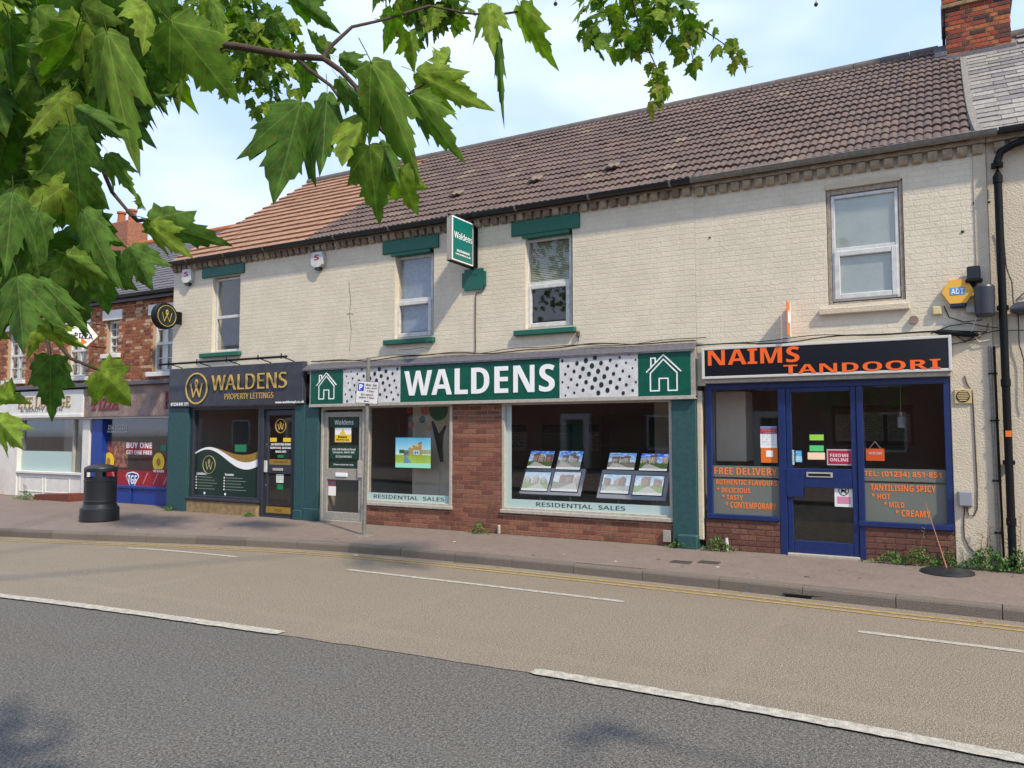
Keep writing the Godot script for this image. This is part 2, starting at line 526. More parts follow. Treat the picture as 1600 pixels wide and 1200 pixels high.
func strip(x0: float, x1: float, step: float, near_: Callable, far_: Callable, y: Callable, rows: int, tone: Callable) -> ArrayMesh:
	# a sheet between two street lines, cut fine enough to carry a colour of its own at each corner
	var g := Geo.new()
	var nx := int(ceil((x1 - x0) / step))
	for i in nx + 1:
		var x := x0 + (x1 - x0) * i / nx
		for j in rows + 1:
			var z: float = lerpf(far_.call(x), near_.call(x), float(j) / rows)
			g.tint = tone.call(x, z)
			g.vert(Vector3(x, y.call(x, z), z), Vector3.UP, Vector2(x, z))
	for i in nx:
		for j in rows:
			var a := i * (rows + 1) + j
			g.tri(a, a + 1, a + rows + 2); g.tri(a, a + rows + 2, a + rows + 1)
	return g.mesh()
func ribbon(x0: float, x1: float, table: Array, off: float, half: float, y: float, wob := 0.006) -> ArrayMesh:
	var g := Geo.new()
	var nn := maxi(2, int((x1 - x0) / 0.05))
	var nz := noise(int(absf(x0 * 13 + off * 7)) + 5, 2.5, 3)
	for i in nn + 1:
		var x := x0 + (x1 - x0) * i / nn
		var z := along(table, x) + off
		var e := 0.0
		if i == 0 or i == nn: e = half * 0.25
		g.vert(Vector3(x, y, z - half + e + nz.get_noise_2d(x * 4, 0) * wob), Vector3.UP)
		g.vert(Vector3(x, y, z + half - e + nz.get_noise_2d(x * 4, 9) * wob), Vector3.UP)
	for i in nn:
		var a := i * 2
		g.tri(a, a + 1, a + 3); g.tri(a, a + 3, a + 2)
	return g.mesh()
func pave_y(x: float, z: float) -> float:
	var k := along(KERB, x)
	return lerpf(0.125, G, clampf((k - z) / maxf(k, 0.5), 0.0, 1.0))
func make_ground() -> void:
	var g := Geo.new()
	g.quad(Vector3(-400, -0.04, 400), Vector3(400, -0.04, 400), Vector3(400, -0.04, -400), Vector3(-400, -0.04, -400))
	setting("ground", g.mesh(), M["pavement"])
	var n1 := noise(301, 0.35, 4)
	var n2 := noise(302, 1.6, 3)
	var flat := func(_x, _z): return 0.0
	var tone_a := func(x, z):
		var q: float = 1.0 + 0.10 * n1.get_noise_2d(x * 0.35, z * 2.2) + 0.05 * n2.get_noise_2d(x, z * 2.0)
		var t: float = n1.get_noise_2d(x + 50.0, z) * 0.05
		return Color(q * (1.0 + t), q, q * (1.0 - t))
	var tone_b := func(x, z):
		var q: float = 1.0 + 0.08 * n1.get_noise_2d(x * 0.3 + 90.0, z * 2.5) + 0.04 * n2.get_noise_2d(x + 40.0, z)
		return Color(q, q * 0.995, q * 0.985)
	var tone_p := func(x, z):
		var q: float = 1.0 + 0.14 * n1.get_noise_2d(x * 0.8 + 20.0, z * 1.5) + 0.08 * n2.get_noise_2d(x, z)
		return Color(q, q * 0.99, q * 0.985)
	setting("road", strip(-34, 22, 0.25, func(x): return along(MID, x) + 4.2, func(x): return along(KERB, x) - 0.05, flat, 40, tone_a), M["asphalt"])
	setting("buff_road_surface", strip(-34, 22, 0.2, func(x): return along(MID, x) + 0.04 + 0.03 * n2.get_noise_2d(x * 2.0, 3.0), func(x): return along(KERB, x) - 0.03, func(_x, _z): return 0.005, 22, tone_b), M["buff"])
	setting("pavement", strip(-34, 22, 0.2, func(x): return along(KERB, x) - 0.12, func(_x): return -0.72, func(x, z): return pave_y(x, z), 14, tone_p), M["pavement"])
	var gum := Geo.new()
	rng.seed = 31
	for i in 140:
		var gx := rng.randf_range(-15.0, 0.9); var gz := rng.randf_range(0.15, along(KERB, gx) - 0.2); var gr := rng.randf_range(0.008, 0.02)
		var q := rng.randf_range(0.35, 1.0)
		gum.tint = Color(q, q, q)
		var cc := Vector3(gx, pave_y(gx, gz) + 0.003, gz)
		for k in 7: gum.face3(cc, cc + Vector3(cos(TAU * (k + 1) / 7), 0, -sin(TAU * (k + 1) / 7) * -1.0) * gr, cc + Vector3(cos(TAU * k / 7), 0, sin(TAU * k / 7)) * gr)
	var gm := mat("chewing_gum", 150, 146, 142, 0.9)
	gm.vertex_color_use_as_albedo = true
	var go := add(get_node("pavement"), "gum_spots", gum.mesh(), gm)
	go.set_meta("kind", "stuff")
	setting("opposite_pavement", strip(-34, 22, 0.5, func(_x): return 17.0, func(x): return along(MID, x) + 4.0, func(_x, _z): return 0.11, 10, tone_p), M["pavement"])
	# kerb stones laid along the street line
	var kerb := Node3D.new()
	kerb.name = "kerb"
	kerb.set_meta("kind", "structure")
	add_child(kerb)
	var x := -30.0
	var k := 0
	rng.seed = 12
	while x < 12.0:
		var ln := 0.9 + rng.randf() * 0.03
		var x2 := x + ln * cos(atan((along(KERB, x + 0.9) - along(KERB, x)) / 0.9))
		var s := Geo.new()
		var a := Vector3(x + 0.004, 0, along(KERB, x)); var b := Vector3(x2 - 0.004, 0, along(KERB, x2))
		var d := (b - a).normalized()
		var o := Vector3(-d.z, 0, d.x)
		if o.z < 0: o = -o
		var hgt := 0.122 + rng.randf() * 0.008
		var prof := [Vector2(0.012, -0.05), Vector2(0.004, hgt - 0.03), Vector2(-0.008, hgt - 0.008), Vector2(-0.026, hgt), Vector2(-0.125, hgt + 0.002), Vector2(-0.125, -0.05)]
		for i in prof.size():
			var p: Vector2 = prof[i]; var q: Vector2 = prof[(i + 1) % prof.size()]
			s.quad(a + o * p.x + Vector3.UP * p.y, b + o * p.x + Vector3.UP * p.y, b + o * q.x + Vector3.UP * q.y, a + o * q.x + Vector3.UP * q.y)
		for e in [a, b]:
			for i in range(1, prof.size() - 1):
				var t := [prof[0], prof[i], prof[i + 1]]
				var r := []
				for pp in t: r.append(e + o * pp.x + Vector3.UP * pp.y)
				if e == b: r.reverse()
				s.face3(r[0], r[1], r[2])
		add(kerb, "kerb_stone", s.mesh(), M["kerb_stone" if rng.randf() < 0.6 else "kerb_stone_b"])
		x = x2
		k += 1
	# markings
	for q in [0.25, 0.40]:
		var yl := setting("yellow_line", ribbon(-30, 14, KERB, q, 0.032, 0.0095, 0.012), M["road_yellow"])
		yl.set_meta("label", "faded yellow no-parking line painted along the kerb")
	for q in [[-17.4, -13.6], [-11.1, -8.93], [-6.86, -3.05], [-0.79, 3.0]]:
		setting("bay_line", ribbon(q[0], q[1], BAY, 0.0, 0.042, 0.0095), M["road_white"])
	for q in [[-16.0, -11.0], [-10.6, -5.2], [-2.76, 2.4]]:
		setting("lane_line", ribbon(q[0], q[1], MID, 0.0, 0.068, 0.0135, 0.014), M["road_white"])
	# small iron covers in the pavement
	for q in [[1047, 878, 1082, 878, "small iron cover in the pavement before the green pilaster"], [1090, 879, 1126, 879, "small iron cover in the pavement before the white vent pipe"]]:
		var c := (on_floor(q[0], q[1], 0.15) + on_floor(q[2], q[3], 0.15)) * 0.5
		var py := pave_y(c.x, c.z)
		var t := thing("access_cover", q[4], "cover", Vector3(c.x, py, c.z))
		add(t, "frame", bx(c.x - 0.13, c.x + 0.13, py - 0.02, py + 0.006, c.z - 0.09, c.z + 0.09), M["iron_cover"])
		for i in 4:
			for j in 3: add(t, "stud", bx(c.x - 0.11 + i * 0.058, c.x - 0.068 + i * 0.058, py, py + 0.010, c.z - 0.07 + j * 0.05, c.z - 0.035 + j * 0.05), M["iron_cover"])
	# storm drain slot under the kerb
	var dc := on_floor(1262, 934, 0.02)
	var dt := thing("kerb_drain", "dark iron drain inlet set in the kerb face", "drain", Vector3(dc.x, 0, along(KERB, dc.x)))
	var kz := along(KERB, dc.x)
	add(dt, "inlet_hood", bx(dc.x - 0.25, dc.x + 0.25, 0.035, 0.05, kz - 0.02, kz + 0.016, 0.004), M["iron_cover"])
	add(dt, "inlet_throat", bx(dc.x - 0.23, dc.x + 0.23, 0.006, 0.034, kz - 0.02, kz + 0.010, 0.002), M["black_iron"])
	# litter of dry leaves and paper scraps on the road edge
	rng.seed = 55
	var paper := mat("paper_scrap", 205, 200, 190, 0.8)
	var dry := mat("dry_leaf", 132, 92, 58, 0.9)
	for i in 26:
		var lx := rng.randf_range(-13.0, 0.4)
		var on_path := rng.randf() < 0.55
		var lz := along(KERB, lx) + (rng.randf_range(-1.3, -0.2) if on_path else rng.randf_range(0.03, 0.22))
		var ly := pave_y(lx, lz) if on_path else 0.005
		var s := Geo.new()
		var pts := PackedVector2Array()
		var rr := rng.randf_range(0.015, 0.045)
		for a in 7: pts.append(Vector2(cos(TAU * a / 7), sin(TAU * a / 7)) * rr * rng.randf_range(0.5, 1.1))
		for a in 7:
			var p := pts[a]; var q := pts[(a + 1) % 7]
			s.face3(Vector3(0, 0.004, 0), Vector3(q.x, 0.008 * rng.randf(), q.y), Vector3(p.x, 0.008 * rng.randf(), p.y))
		var is_paper := rng.randf() < 0.3
		var o := add(self, "paper_scrap" if is_paper else "fallen_leaf", s.mesh(), paper if is_paper else dry, Vector3(lx, ly + 0.003, lz))
		tag(o, "tiny scrap of pale paper lying by the kerb" if is_paper else "small dry brown leaf lying near the kerb", "paper" if is_paper else "leaf", "paper scraps by the kerb" if is_paper else "fallen leaves by the kerb")

# ---------------------------------------------------------------- walls, bricks, roofs
func inside_any(x: float, y: float, holes: Array) -> bool:
	for r in holes:
		if x > r.position.x - 1e-4 and x < r.end.x + 1e-4 and y > r.position.y - 1e-4 and y < r.end.y + 1e-4: return true
	return false
func wall_mesh(x0: float, x1: float, y0: float, y1: float, zf: float, zb: float, holes: Array) -> ArrayMesh:
	var xs := [x0, x1]; var ys := [y0, y1]
	for r in holes:
		for q in [r.position.x, r.end.x]:
			if q > x0 and q < x1: xs.append(q)
		for q in [r.position.y, r.end.y]:
			if q > y0 and q < y1: ys.append(q)
	xs.sort(); ys.sort()
	var g := Geo.new()
	for i in xs.size() - 1:
		for j in ys.size() - 1:
			var a: float = xs[i]; var b: float = xs[i + 1]; var c: float = ys[j]; var d: float = ys[j + 1]
			if b - a < 1e-4 or d - c < 1e-4 or inside_any((a + b) / 2, (c + d) / 2, holes): continue
			g.quad(Vector3(a, c, zf), Vector3(b, c, zf), Vector3(b, d, zf), Vector3(a, d, zf))
			g.quad(Vector3(b, c, zb), Vector3(a, c, zb), Vector3(a, d, zb), Vector3(b, d, zb))
	for r in holes:
		var a: float = maxf(r.position.x, x0); var b: float = minf(r.end.x, x1); var c: float = maxf(r.position.y, y0); var d: float = minf(r.end.y, y1)
		g.quad(Vector3(a, c, zf), Vector3(a, c, zb), Vector3(a, d, zb), Vector3(a, d, zf))
		g.quad(Vector3(b, c, zb), Vector3(b, c, zf), Vector3(b, d, zf), Vector3(b, d, zb))
		g.quad(Vector3(a, d, zf), Vector3(a, d, zb), Vector3(b, d, zb), Vector3(b, d, zf))
		g.quad(Vector3(a, c, zb), Vector3(a, c, zf), Vector3(b, c, zf), Vector3(b, c, zb))
	g.quad(Vector3(x0, y1, zf), Vector3(x1, y1, zf), Vector3(x1, y1, zb), Vector3(x0, y1, zb))
	g.quad(Vector3(x0, y0, zb), Vector3(x0, y0, zf), Vector3(x0, y1, zf), Vector3(x0, y1, zb))
	g.quad(Vector3(x1, y0, zf), Vector3(x1, y0, zb), Vector3(x1, y1, zb), Vector3(x1, y1, zf))
	return g.mesh()
func brick_into(g: Geo, x0: float, x1: float, y0: float, y1: float, zb: float, zf: float, c: float) -> void:
	c = minf(c, (x1 - x0) * 0.3)
	var a := [Vector3(x0, y0, zb), Vector3(x1, y0, zb), Vector3(x1, y1, zb), Vector3(x0, y1, zb)]
	var b := [Vector3(x0 + c, y0 + c, zf), Vector3(x1 - c, y0 + c, zf), Vector3(x1 - c, y1 - c, zf), Vector3(x0 + c, y1 - c, zf)]
	g.quad(b[0], b[1], b[2], b[3])
	for k in 4:
		var l := (k + 1) % 4
		g.quad(a[k], a[l], b[l], b[k])
func bricks(parent: Node3D, x0: float, x1: float, y0: float, y1: float, z: float, holes: Array, mats: Array, proud: float, chamfer: float, flemish: bool, most: int, seed_: int, joint := 0.010, course := 0.075) -> void:
	# every brick has its own edges; the largest in view are pieces of their own, the rest one piece
	var r := RandomNumberGenerator.new()
	r.seed = seed_
	var list := []
	var row := 0
	var y := y0
	while y < y1 - 0.02:
		var yt := minf(y + course - joint, y1)
		var x := x0
		var full := 0.225
		var k := row % 2
		x -= (0.1125 if (row % 2 == 1 and not flemish) else 0.0)
		if flemish and row % 2 == 1: x -= 0.055
		while x < x1 - 0.015:
			var w := full
			if flemish: w = 0.225 if k % 2 == 0 else 0.1125
			k += 1
			var a := maxf(x, x0); var b := minf(x + w - joint, x1)
			x += w
			if b - a < 0.02: continue
			var spans := [[a, b]]
			for h in holes:
				if yt > h.position.y + 0.01 and y < h.end.y - 0.01:
					var nxt := []
					for s in spans:
						if s[1] <= h.position.x or s[0] >= h.end.x: nxt.append(s); continue
						if s[0] < h.position.x - 0.02: nxt.append([s[0], h.position.x])
						if s[1] > h.end.x + 0.02: nxt.append([h.end.x, s[1]])
					spans = nxt
			for s in spans: list.append([s[0], s[1], y, yt])
		y += course
		row += 1
	list.sort_custom(func(p, q): return Vector2(p[0], p[2] - 1.7).length() - 0.3 * (p[1] - p[0]) < Vector2(q[0], q[2] - 1.7).length() - 0.3 * (q[1] - q[0]))
	var rest := Geo.new()
	for i in list.size():
		var q: Array = list[i]
		var dz := proud + (r.randf() - 0.5) * proud * 0.5
		if i < most:
			var ww := snappedf(q[1] - q[0], 0.004); var hh := snappedf(q[3] - q[2], 0.004); var v := int(r.randf() * 3)
			var key := "brk%s_%s_%s_%s_%d" % [ww, hh, proud, chamfer, v]
			if not cache.has(key):
				var g := Geo.new()
				brick_into(g, 0, q[1] - q[0], 0, q[3] - q[2], -0.002, proud * (0.8 + 0.2 * v), chamfer)
				cache[key] = g.mesh()
			add(parent, "brick", cache[key], mats[int(r.randf() * mats.size())], Vector3(q[0], q[2], z))
		else:
			brick_into(rest, q[0], q[1], q[2], q[3], z - 0.002, z + dz, chamfer)
	if list.size() > most:
		var o := add(parent, "brickwork", rest.mesh(), mats[0])
		o.set_meta("kind", "stuff")
func roof_tile(w: float, ln: float) -> Geo:      # small double-roll tile, its foot at the origin, running up along +y, standing off along +z
	var g := Geo.new()
	var n := 16
	var th := 0.022
	for i in n:
		var u0 := float(i) / n; var u1 := float(i + 1) / n
		var h0 := _roll(u0); var h1 := _roll(u1)
		var a := Vector3((u0 - 0.5) * w, 0, h0 + 0.034); var b := Vector3((u1 - 0.5) * w, 0, h1 + 0.034)
		var c := Vector3((u1 - 0.5) * w, ln, h1 + 0.004); var d := Vector3((u0 - 0.5) * w, ln, h0 + 0.004)
		g.quad(a, b, c, d)
		g.quad(a - Vector3(0, 0, th), b - Vector3(0, 0, th), b, a)
	return g
func _roll(u: float) -> float:
	var t := fmod(u * 2.0, 1.0)
	return 0.024 * pow(maxf(0.0, sin(t * PI)), 0.8) if t < 1.0 else 0.0
func tiled_roof(parent: Node3D, x0: float, x1: float, eave: Vector3, ridge: Vector3, most: int, seed_: int, skip: Array = []) -> Node3D:
	var roof := sub(parent, "roof", Vector3((x0 + x1) / 2, eave.y, eave.z))
	var r := RandomNumberGenerator.new()
	r.seed = seed_
	var dir := (ridge - eave)
	dir.x = 0
	var slope := dir.length()
	dir = dir.normalized()
	var nrm := Vector3(0, -dir.z, dir.y)
	if nrm.y < 0: nrm = -nrm
	var gauge := 0.306
	var nc := int(round(slope / gauge))
	gauge = slope / nc
	var nx := int(round((x1 - x0) / 0.2))
	var w := (x1 - x0) / nx
	var under := Geo.new()
	under.quad(Vector3(x0, eave.y, eave.z), Vector3(x1, eave.y, eave.z), Vector3(x1, ridge.y, ridge.z), Vector3(x0, ridge.y, ridge.z))
	under.quad(Vector3(x1, eave.y - 0.05, eave.z), Vector3(x0, eave.y - 0.05, eave.z), Vector3(x0, ridge.y - 0.05, ridge.z), Vector3(x1, ridge.y - 0.05, ridge.z))
	# far slope
	under.quad(Vector3(x1, eave.y, 2 * ridge.z - eave.z), Vector3(x0, eave.y, 2 * ridge.z - eave.z), Vector3(x0, ridge.y, ridge.z), Vector3(x1, ridge.y, ridge.z))
	add(roof, "roof_deck", under.mesh(), M["tile2"])
	var b := Basis(Vector3.RIGHT, dir, nrm)
	if not cache.has("roof_tile"): cache["roof_tile"] = roof_tile(w * 0.992, gauge + 0.03).mesh()
	var list := []
	for j in nc:
		for i in nx:
			var p := Vector3(x0 + (i + 0.5) * w, eave.y, eave.z) + dir * (j * gauge)
			var bad := false
			for s in skip:
				if p.x > s[0] and p.x < s[1] and p.y > s[2]: bad = true
			if not bad: list.append([p, (p - EYE).length()])
	list.sort_custom(func(p, q): return p[1] < q[1])
	var nz := noise(seed_, 0.8, 3)
	var sag := noise(seed_ + 1, 0.3, 2)
	var rest := Geo.new()
	var proto := roof_tile(w * 0.992, gauge + 0.03)
	var cols := []
	for k in 6: cols.append((M["tile%d" % k] as StandardMaterial3D).albedo_color.srgb_to_linear())
	for i in list.size():
		var p: Vector3 = list[i][0]
		var k := int(clampf((nz.get_noise_2d(p.x * 0.9, p.y * 1.6) + 0.30) * 3.0 + r.randfn() * 0.9, 0.0, 5.0))
		k = [2, 0, 4, 1, 3, 5][k]
		if r.randf() < 0.012: k = 5
		p += nrm * (0.022 * sag.get_noise_2d(p.x, p.y))
		var tilt := b.rotated(nrm, (r.randf() - 0.5) * 0.03)
		p += nrm * (r.randf() * 0.008)
		if i < most:
			var o := add(roof, "roof_tile", cache["roof_tile"], M["tile%d" % k], p)
			o.basis = tilt
		else:
			rest.tint = cols[k]
			var base := rest.v.size()
			for q in proto.v.size(): rest.vert(p + tilt * proto.v[q], tilt * proto.n[q])
			for q in proto.ix: rest.ix.append(base + q)
	if list.size() > most:
		var o := add(roof, "roof_tiling", rest.mesh(), M["tile_mass"])
		o.set_meta("kind", "stuff")
	# ridge tiles
	var x := x0
	while x < x1 - 0.05:
		var e := minf(x + 0.44, x1)
		var ok := true
		for s in skip:
			if (x + e) / 2 > s[0] and (x + e) / 2 < s[1]: ok = false
		if ok:
			var g := Geo.new()
			g.tube([Vector3(x + 0.004, ridge.y - 0.015, ridge.z), Vector3(e - 0.004, ridge.y - 0.015, ridge.z)], [0.115, 0.112], 14)
			add(roof, "ridge_tile", g.mesh(), M["ridge"])
		x = e
	return roof
func flat_tile_mass(x0: float, x1: float, eave: Vector3, ridge: Vector3, gauge: float, w: float, th: float, seed_: int, spread: float) -> ArrayMesh:
	var r := RandomNumberGenerator.new()
	r.seed = seed_
	var dir := ridge - eave
	dir.x = 0
	var slope := dir.length()
	dir = dir.normalized()
	var nrm := Vector3(0, -dir.z, dir.y)
	if nrm.y < 0: nrm = -nrm
	var nc := int(slope / gauge)
	gauge = slope / nc
	var g := Geo.new()
	for j in nc:
		var x := x0 - (w * 0.5 if j % 2 == 1 else 0.0)
		while x < x1 - 0.01:
			var a := maxf(x, x0); var b := minf(x + w - 0.006, x1)
			x += w
			if b - a < 0.02: continue
			var q := 1.0 + (r.randf() - 0.5) * spread
			g.tint = Color(q, q * (1.0 + (r.randf() - 0.5) * 0.05), q)
			var lift := th + r.randf() * th * 0.3
			var p := Vector3(0, eave.y, eave.z) + dir * (j * gauge)
			var f0 := Vector3(a, 0, 0) + p + nrm * lift; var f1 := Vector3(b, 0, 0) + p + nrm * lift
			var t0 := Vector3(a, 0, 0) + p + dir * (gauge + 0.02) + nrm * 0.003; var t1 := Vector3(b, 0, 0) + p + dir * (gauge + 0.02) + nrm * 0.003
			g.quad(f0, f1, t1, t0)
			g.quad(f0 - nrm * lift, f1 - nrm * lift, f1, f0)
	g.tint = Color(0.8, 0.8, 0.8)
	g.quad(Vector3(x0, eave.y, eave.z), Vector3(x1, eave.y, eave.z), Vector3(x1, ridge.y, ridge.z), Vector3(x0, ridge.y, ridge.z))
	g.quad(Vector3(x1, eave.y, 2 * ridge.z - eave.z), Vector3(x0, eave.y, 2 * ridge.z - eave.z), Vector3(x0, ridge.y, ridge.z), Vector3(x1, ridge.y, ridge.z))
	return g.mesh()
func dentils(parent: Node3D, x0: float, x1: float, y0: float, y1: float, z: float, mt: Material, mt2: Material, pitch: float, seed_: int) -> void:
	var r := RandomNumberGenerator.new()
	r.seed = seed_
	var n := int(round((x1 - x0) / pitch))
	var p := (x1 - x0) / n
	if not cache.has("dentil"):
		var g := Geo.new()
		# brick corbel with a worn, rounded nose
		var h := y1 - y0
		var prof := [Vector2(0, 0), Vector2(0.045, 0.012), Vector2(0.075, h * 0.42), Vector2(0.08, h), Vector2(0, h)]
		var w := 0.052
		for i in prof.size() - 1:
			var a: Vector2 = prof[i]; var b: Vector2 = prof[i + 1]
			g.quad(Vector3(-w, a.y, a.x), Vector3(w, a.y, a.x), Vector3(w, b.y, b.x), Vector3(-w, b.y, b.x))
		for s in [-1.0, 1.0]:
			for i in range(1, prof.size() - 1):
				var t := [Vector3(s * w, prof[0].y, prof[0].x), Vector3(s * w, prof[i].y, prof[i].x), Vector3(s * w, prof[i + 1].y, prof[i + 1].x)]
				if s > 0: t.reverse()
				g.face3(t[0], t[1], t[2])
		cache["dentil"] = g.mesh()
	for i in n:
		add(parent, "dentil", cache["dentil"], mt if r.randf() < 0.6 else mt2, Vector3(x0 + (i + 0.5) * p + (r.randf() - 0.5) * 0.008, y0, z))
func gutter(parent: Node3D, x0: float, x1: float, y: float, z: float, mt: Material, clips: Material, step: float) -> void:
	var g := Geo.new()
	var n := 10
	var rad := 0.06
	for i in n:
		var a := PI * i / n; var b := PI * (i + 1) / n
		var p := Vector3(0, -sin(a) * rad, -cos(a) * rad); var q := Vector3(0, -sin(b) * rad, -cos(b) * rad)
		g.quad(Vector3(x0, y, z) + q, Vector3(x1, y, z) + q, Vector3(x1, y, z) + p, Vector3(x0, y, z) + p)
	for e in [x0, x1]:
		for i in n:
			var a := PI * i / n; var b := PI * (i + 1) / n
			g.face3(Vector3(e, y, z), Vector3(e, y - sin(a) * rad, z - cos(a) * rad), Vector3(e, y - sin(b) * rad, z - cos(b) * rad))
	g.tube([Vector3(x0, y + 0.002, z + rad), Vector3(x1, y + 0.002, z + rad)], [0.008], 6)
	var o := add(parent, "gutter", g.mesh(), mt)
	var x := x0 + step * 0.6
	while x < x1:
		var c := Geo.new()
		for i in n:
			var a := PI * i / n; var b := PI * (i + 1) / n
			var p := Vector3(0, -sin(a) * (rad + 0.006), -cos(a) * (rad + 0.006)); var q := Vector3(0, -sin(b) * (rad + 0.006), -cos(b) * (rad + 0.006))
			c.quad(Vector3(x, y, z) + q, Vector3(x + 0.035, y, z) + q, Vector3(x + 0.035, y, z) + p, Vector3(x, y, z) + p)
		add(o, "gutter_bracket", c.mesh(), clips)
		x += step
func frame_into(g: Geo, r: Rect2, w: float, z0: float, z1: float, c := 0.004, wb := -1.0, wt := -1.0) -> void:    # four bars round a rectangle, butted
	if wb < 0: wb = w
	if wt < 0: wt = w
	var a := r.position; var b := r.end
	g.cbox(Vector3(a.x, a.y, z0), Vector3(a.x + w, b.y, z1), c)
	g.cbox(Vector3(b.x - w, a.y, z0), Vector3(b.x, b.y, z1), c)
	g.cbox(Vector3(a.x + w, a.y, z0), Vector3(b.x - w, a.y + wb, z1 - 0.0015), c)
	g.cbox(Vector3(a.x + w, b.y - wt, z0), Vector3(b.x - w, b.y, z1 - 0.0015), c)
func inset(r: Rect2, w: float, wb := -1.0, wt := -1.0) -> Rect2:
	if wb < 0: wb = w
	if wt < 0: wt = w
	return Rect2(r.position.x + w, r.position.y + wb, r.size.x - 2 * w, r.size.y - wb - wt)
func room(parent: Node3D, x0: float, x1: float, y0: float, y1: float, zf: float, zb: float, wall: Material, floor_m: Material, ceil_m: Material) -> void:
	var th := 0.08
	add(parent, "room_back_wall", bx(x0, x1, y0, y1, zb - th, zb, 0), wall)
	add(parent, "room_side_wall", bx(x0 - th, x0, y0, y1, zb - th, zf, 0), wall)
	add(parent, "room_side_wall", bx(x1, x1 + th, y0, y1, zb - th, zf, 0), wall)
	add(parent, "room_floor", bx(x0 - th, x1 + th, y0 - th, y0, zb - th, zf, 0), floor_m)
	add(parent, "room_ceiling", bx(x0 - th, x1 + th, y1, y1 + th, zb - th, zf, 0), ceil_m)
func upper_window(parent: Node3D, r: Rect2, split: float, z: float, frame_m: Material, lower_sash: bool, blind_top: Material, blind_low: Material) -> Node3D:
	var w := sub(parent, "window", Vector3(r.get_center().x, r.position.y, z))
	var g := Geo.new()
	frame_into(g, r, 0.045, z - 0.06, z, 0.006)
	var ym := r.position.y + r.size.y * split
	g.cbox(Vector3(r.position.x + 0.045, ym - 0.03, z - 0.06), Vector3(r.end.x - 0.045, ym + 0.03, z - 0.002), 0.006)
	add(w, "frame", g.mesh(), frame_m)
	var top := Rect2(r.position.x + 0.045, ym + 0.03, r.size.x - 0.09, r.end.y - ym - 0.075)
	var low := Rect2(r.position.x + 0.045, r.position.y + 0.045, r.size.x - 0.09, ym - r.position.y - 0.075)
	if lower_sash:
		var s := Geo.new()
		frame_into(s, Rect2(low.position.x - 0.02, low.position.y - 0.02, low.size.x + 0.04, low.size.y + 0.035), 0.07, z - 0.05, z + 0.018, 0.008)
		add(w, "sash", s.mesh(), frame_m)
		low = Rect2(low.position.x + 0.04, low.position.y + 0.04, low.size.x - 0.08, low.size.y - 0.07)
	add(w, "pane", sheet(top, z - 0.03), M["glass_upper"])
	add(w, "pane", sheet(low, z - 0.028), M["glass_upper"])
	for k in 2:
		var bm := blind_top if k == 0 else blind_low
		if bm == null: continue
		var q := top if k == 0 else low
		if k == 0: q = Rect2(q.position.x, q.position.y - 0.03, q.size.x, q.size.y + 0.03)
		if bm == M["frosted_pane"]:
			add(w, "frosted_film", sheet(q, z - 0.036), bm)
			continue
		if bm == M["blind_sky_reflection"]:
			add(w, "sky_reflection_blind", sheet(q, z - 0.09), bm)  # plain blind sheet, the sky reflection painted into its colour
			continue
		var n := int(q.size.y / 0.028)
		for i in n:      # slats of a venetian blind
			var y := q.position.y + (i + 0.5) * q.size.y / n
			var sl := Geo.new()
			sl.quad(Vector3(q.position.x, y - 0.013, z - 0.085), Vector3(q.end.x, y - 0.013, z - 0.085), Vector3(q.end.x, y + 0.013, z - 0.098), Vector3(q.position.x, y + 0.013, z - 0.098))
			add(w, "blind_slat", sl.mesh(), bm)
	room(w, r.position.x - 0.25, r.end.x + 0.25, r.position.y - 0.3, r.end.y + 0.15, z - 0.14, z - 2.2, M["plaster"], M["room_floor"], M["plaster"])
	return w
func house_emblem(parent: Node3D, c: Vector2, s: float, z: float) -> void:   # outline of a house with chimney and door, drawn in raised bars
	var g := Geo.new()
	var pts := [[[-0.36, -0.44], [-0.36, 0.02]], [[0.36, -0.44], [0.36, 0.02]], [[-0.36, -0.44], [-0.12, -0.44]], [[0.12, -0.44], [0.36, -0.44]], [[-0.12, -0.44], [-0.12, -0.12]], [[0.12, -0.44], [0.12, -0.12]], [[-0.12, -0.12], [0.12, -0.12]], [[-0.36, 0.02], [0.0, 0.38]], [[0.36, 0.02], [0.0, 0.38]], [[-0.46, 0.06], [0.0, 0.5]], [[0.46, 0.06], [0.0, 0.5]], [[-0.34, 0.17], [-0.34, 0.42]], [[-0.34, 0.42], [-0.22, 0.42]], [[-0.22, 0.42], [-0.22, 0.29]]]
	for k in pts.size():
		var a := c + Vector2(pts[k][0][0], pts[k][0][1]) * s; var b := c + Vector2(pts[k][1][0], pts[k][1][1]) * s
		var d := (b - a).normalized() * 0.009
		var o := Vector2(-d.y, d.x)
		var f := 0.003 + 0.0004 * k
		g.prism(PackedVector2Array([a - d - o, b + d - o, b + d + o, a - d + o]), z, z + f)
	add(parent, "house_emblem", g.mesh(), M["letter_white"])
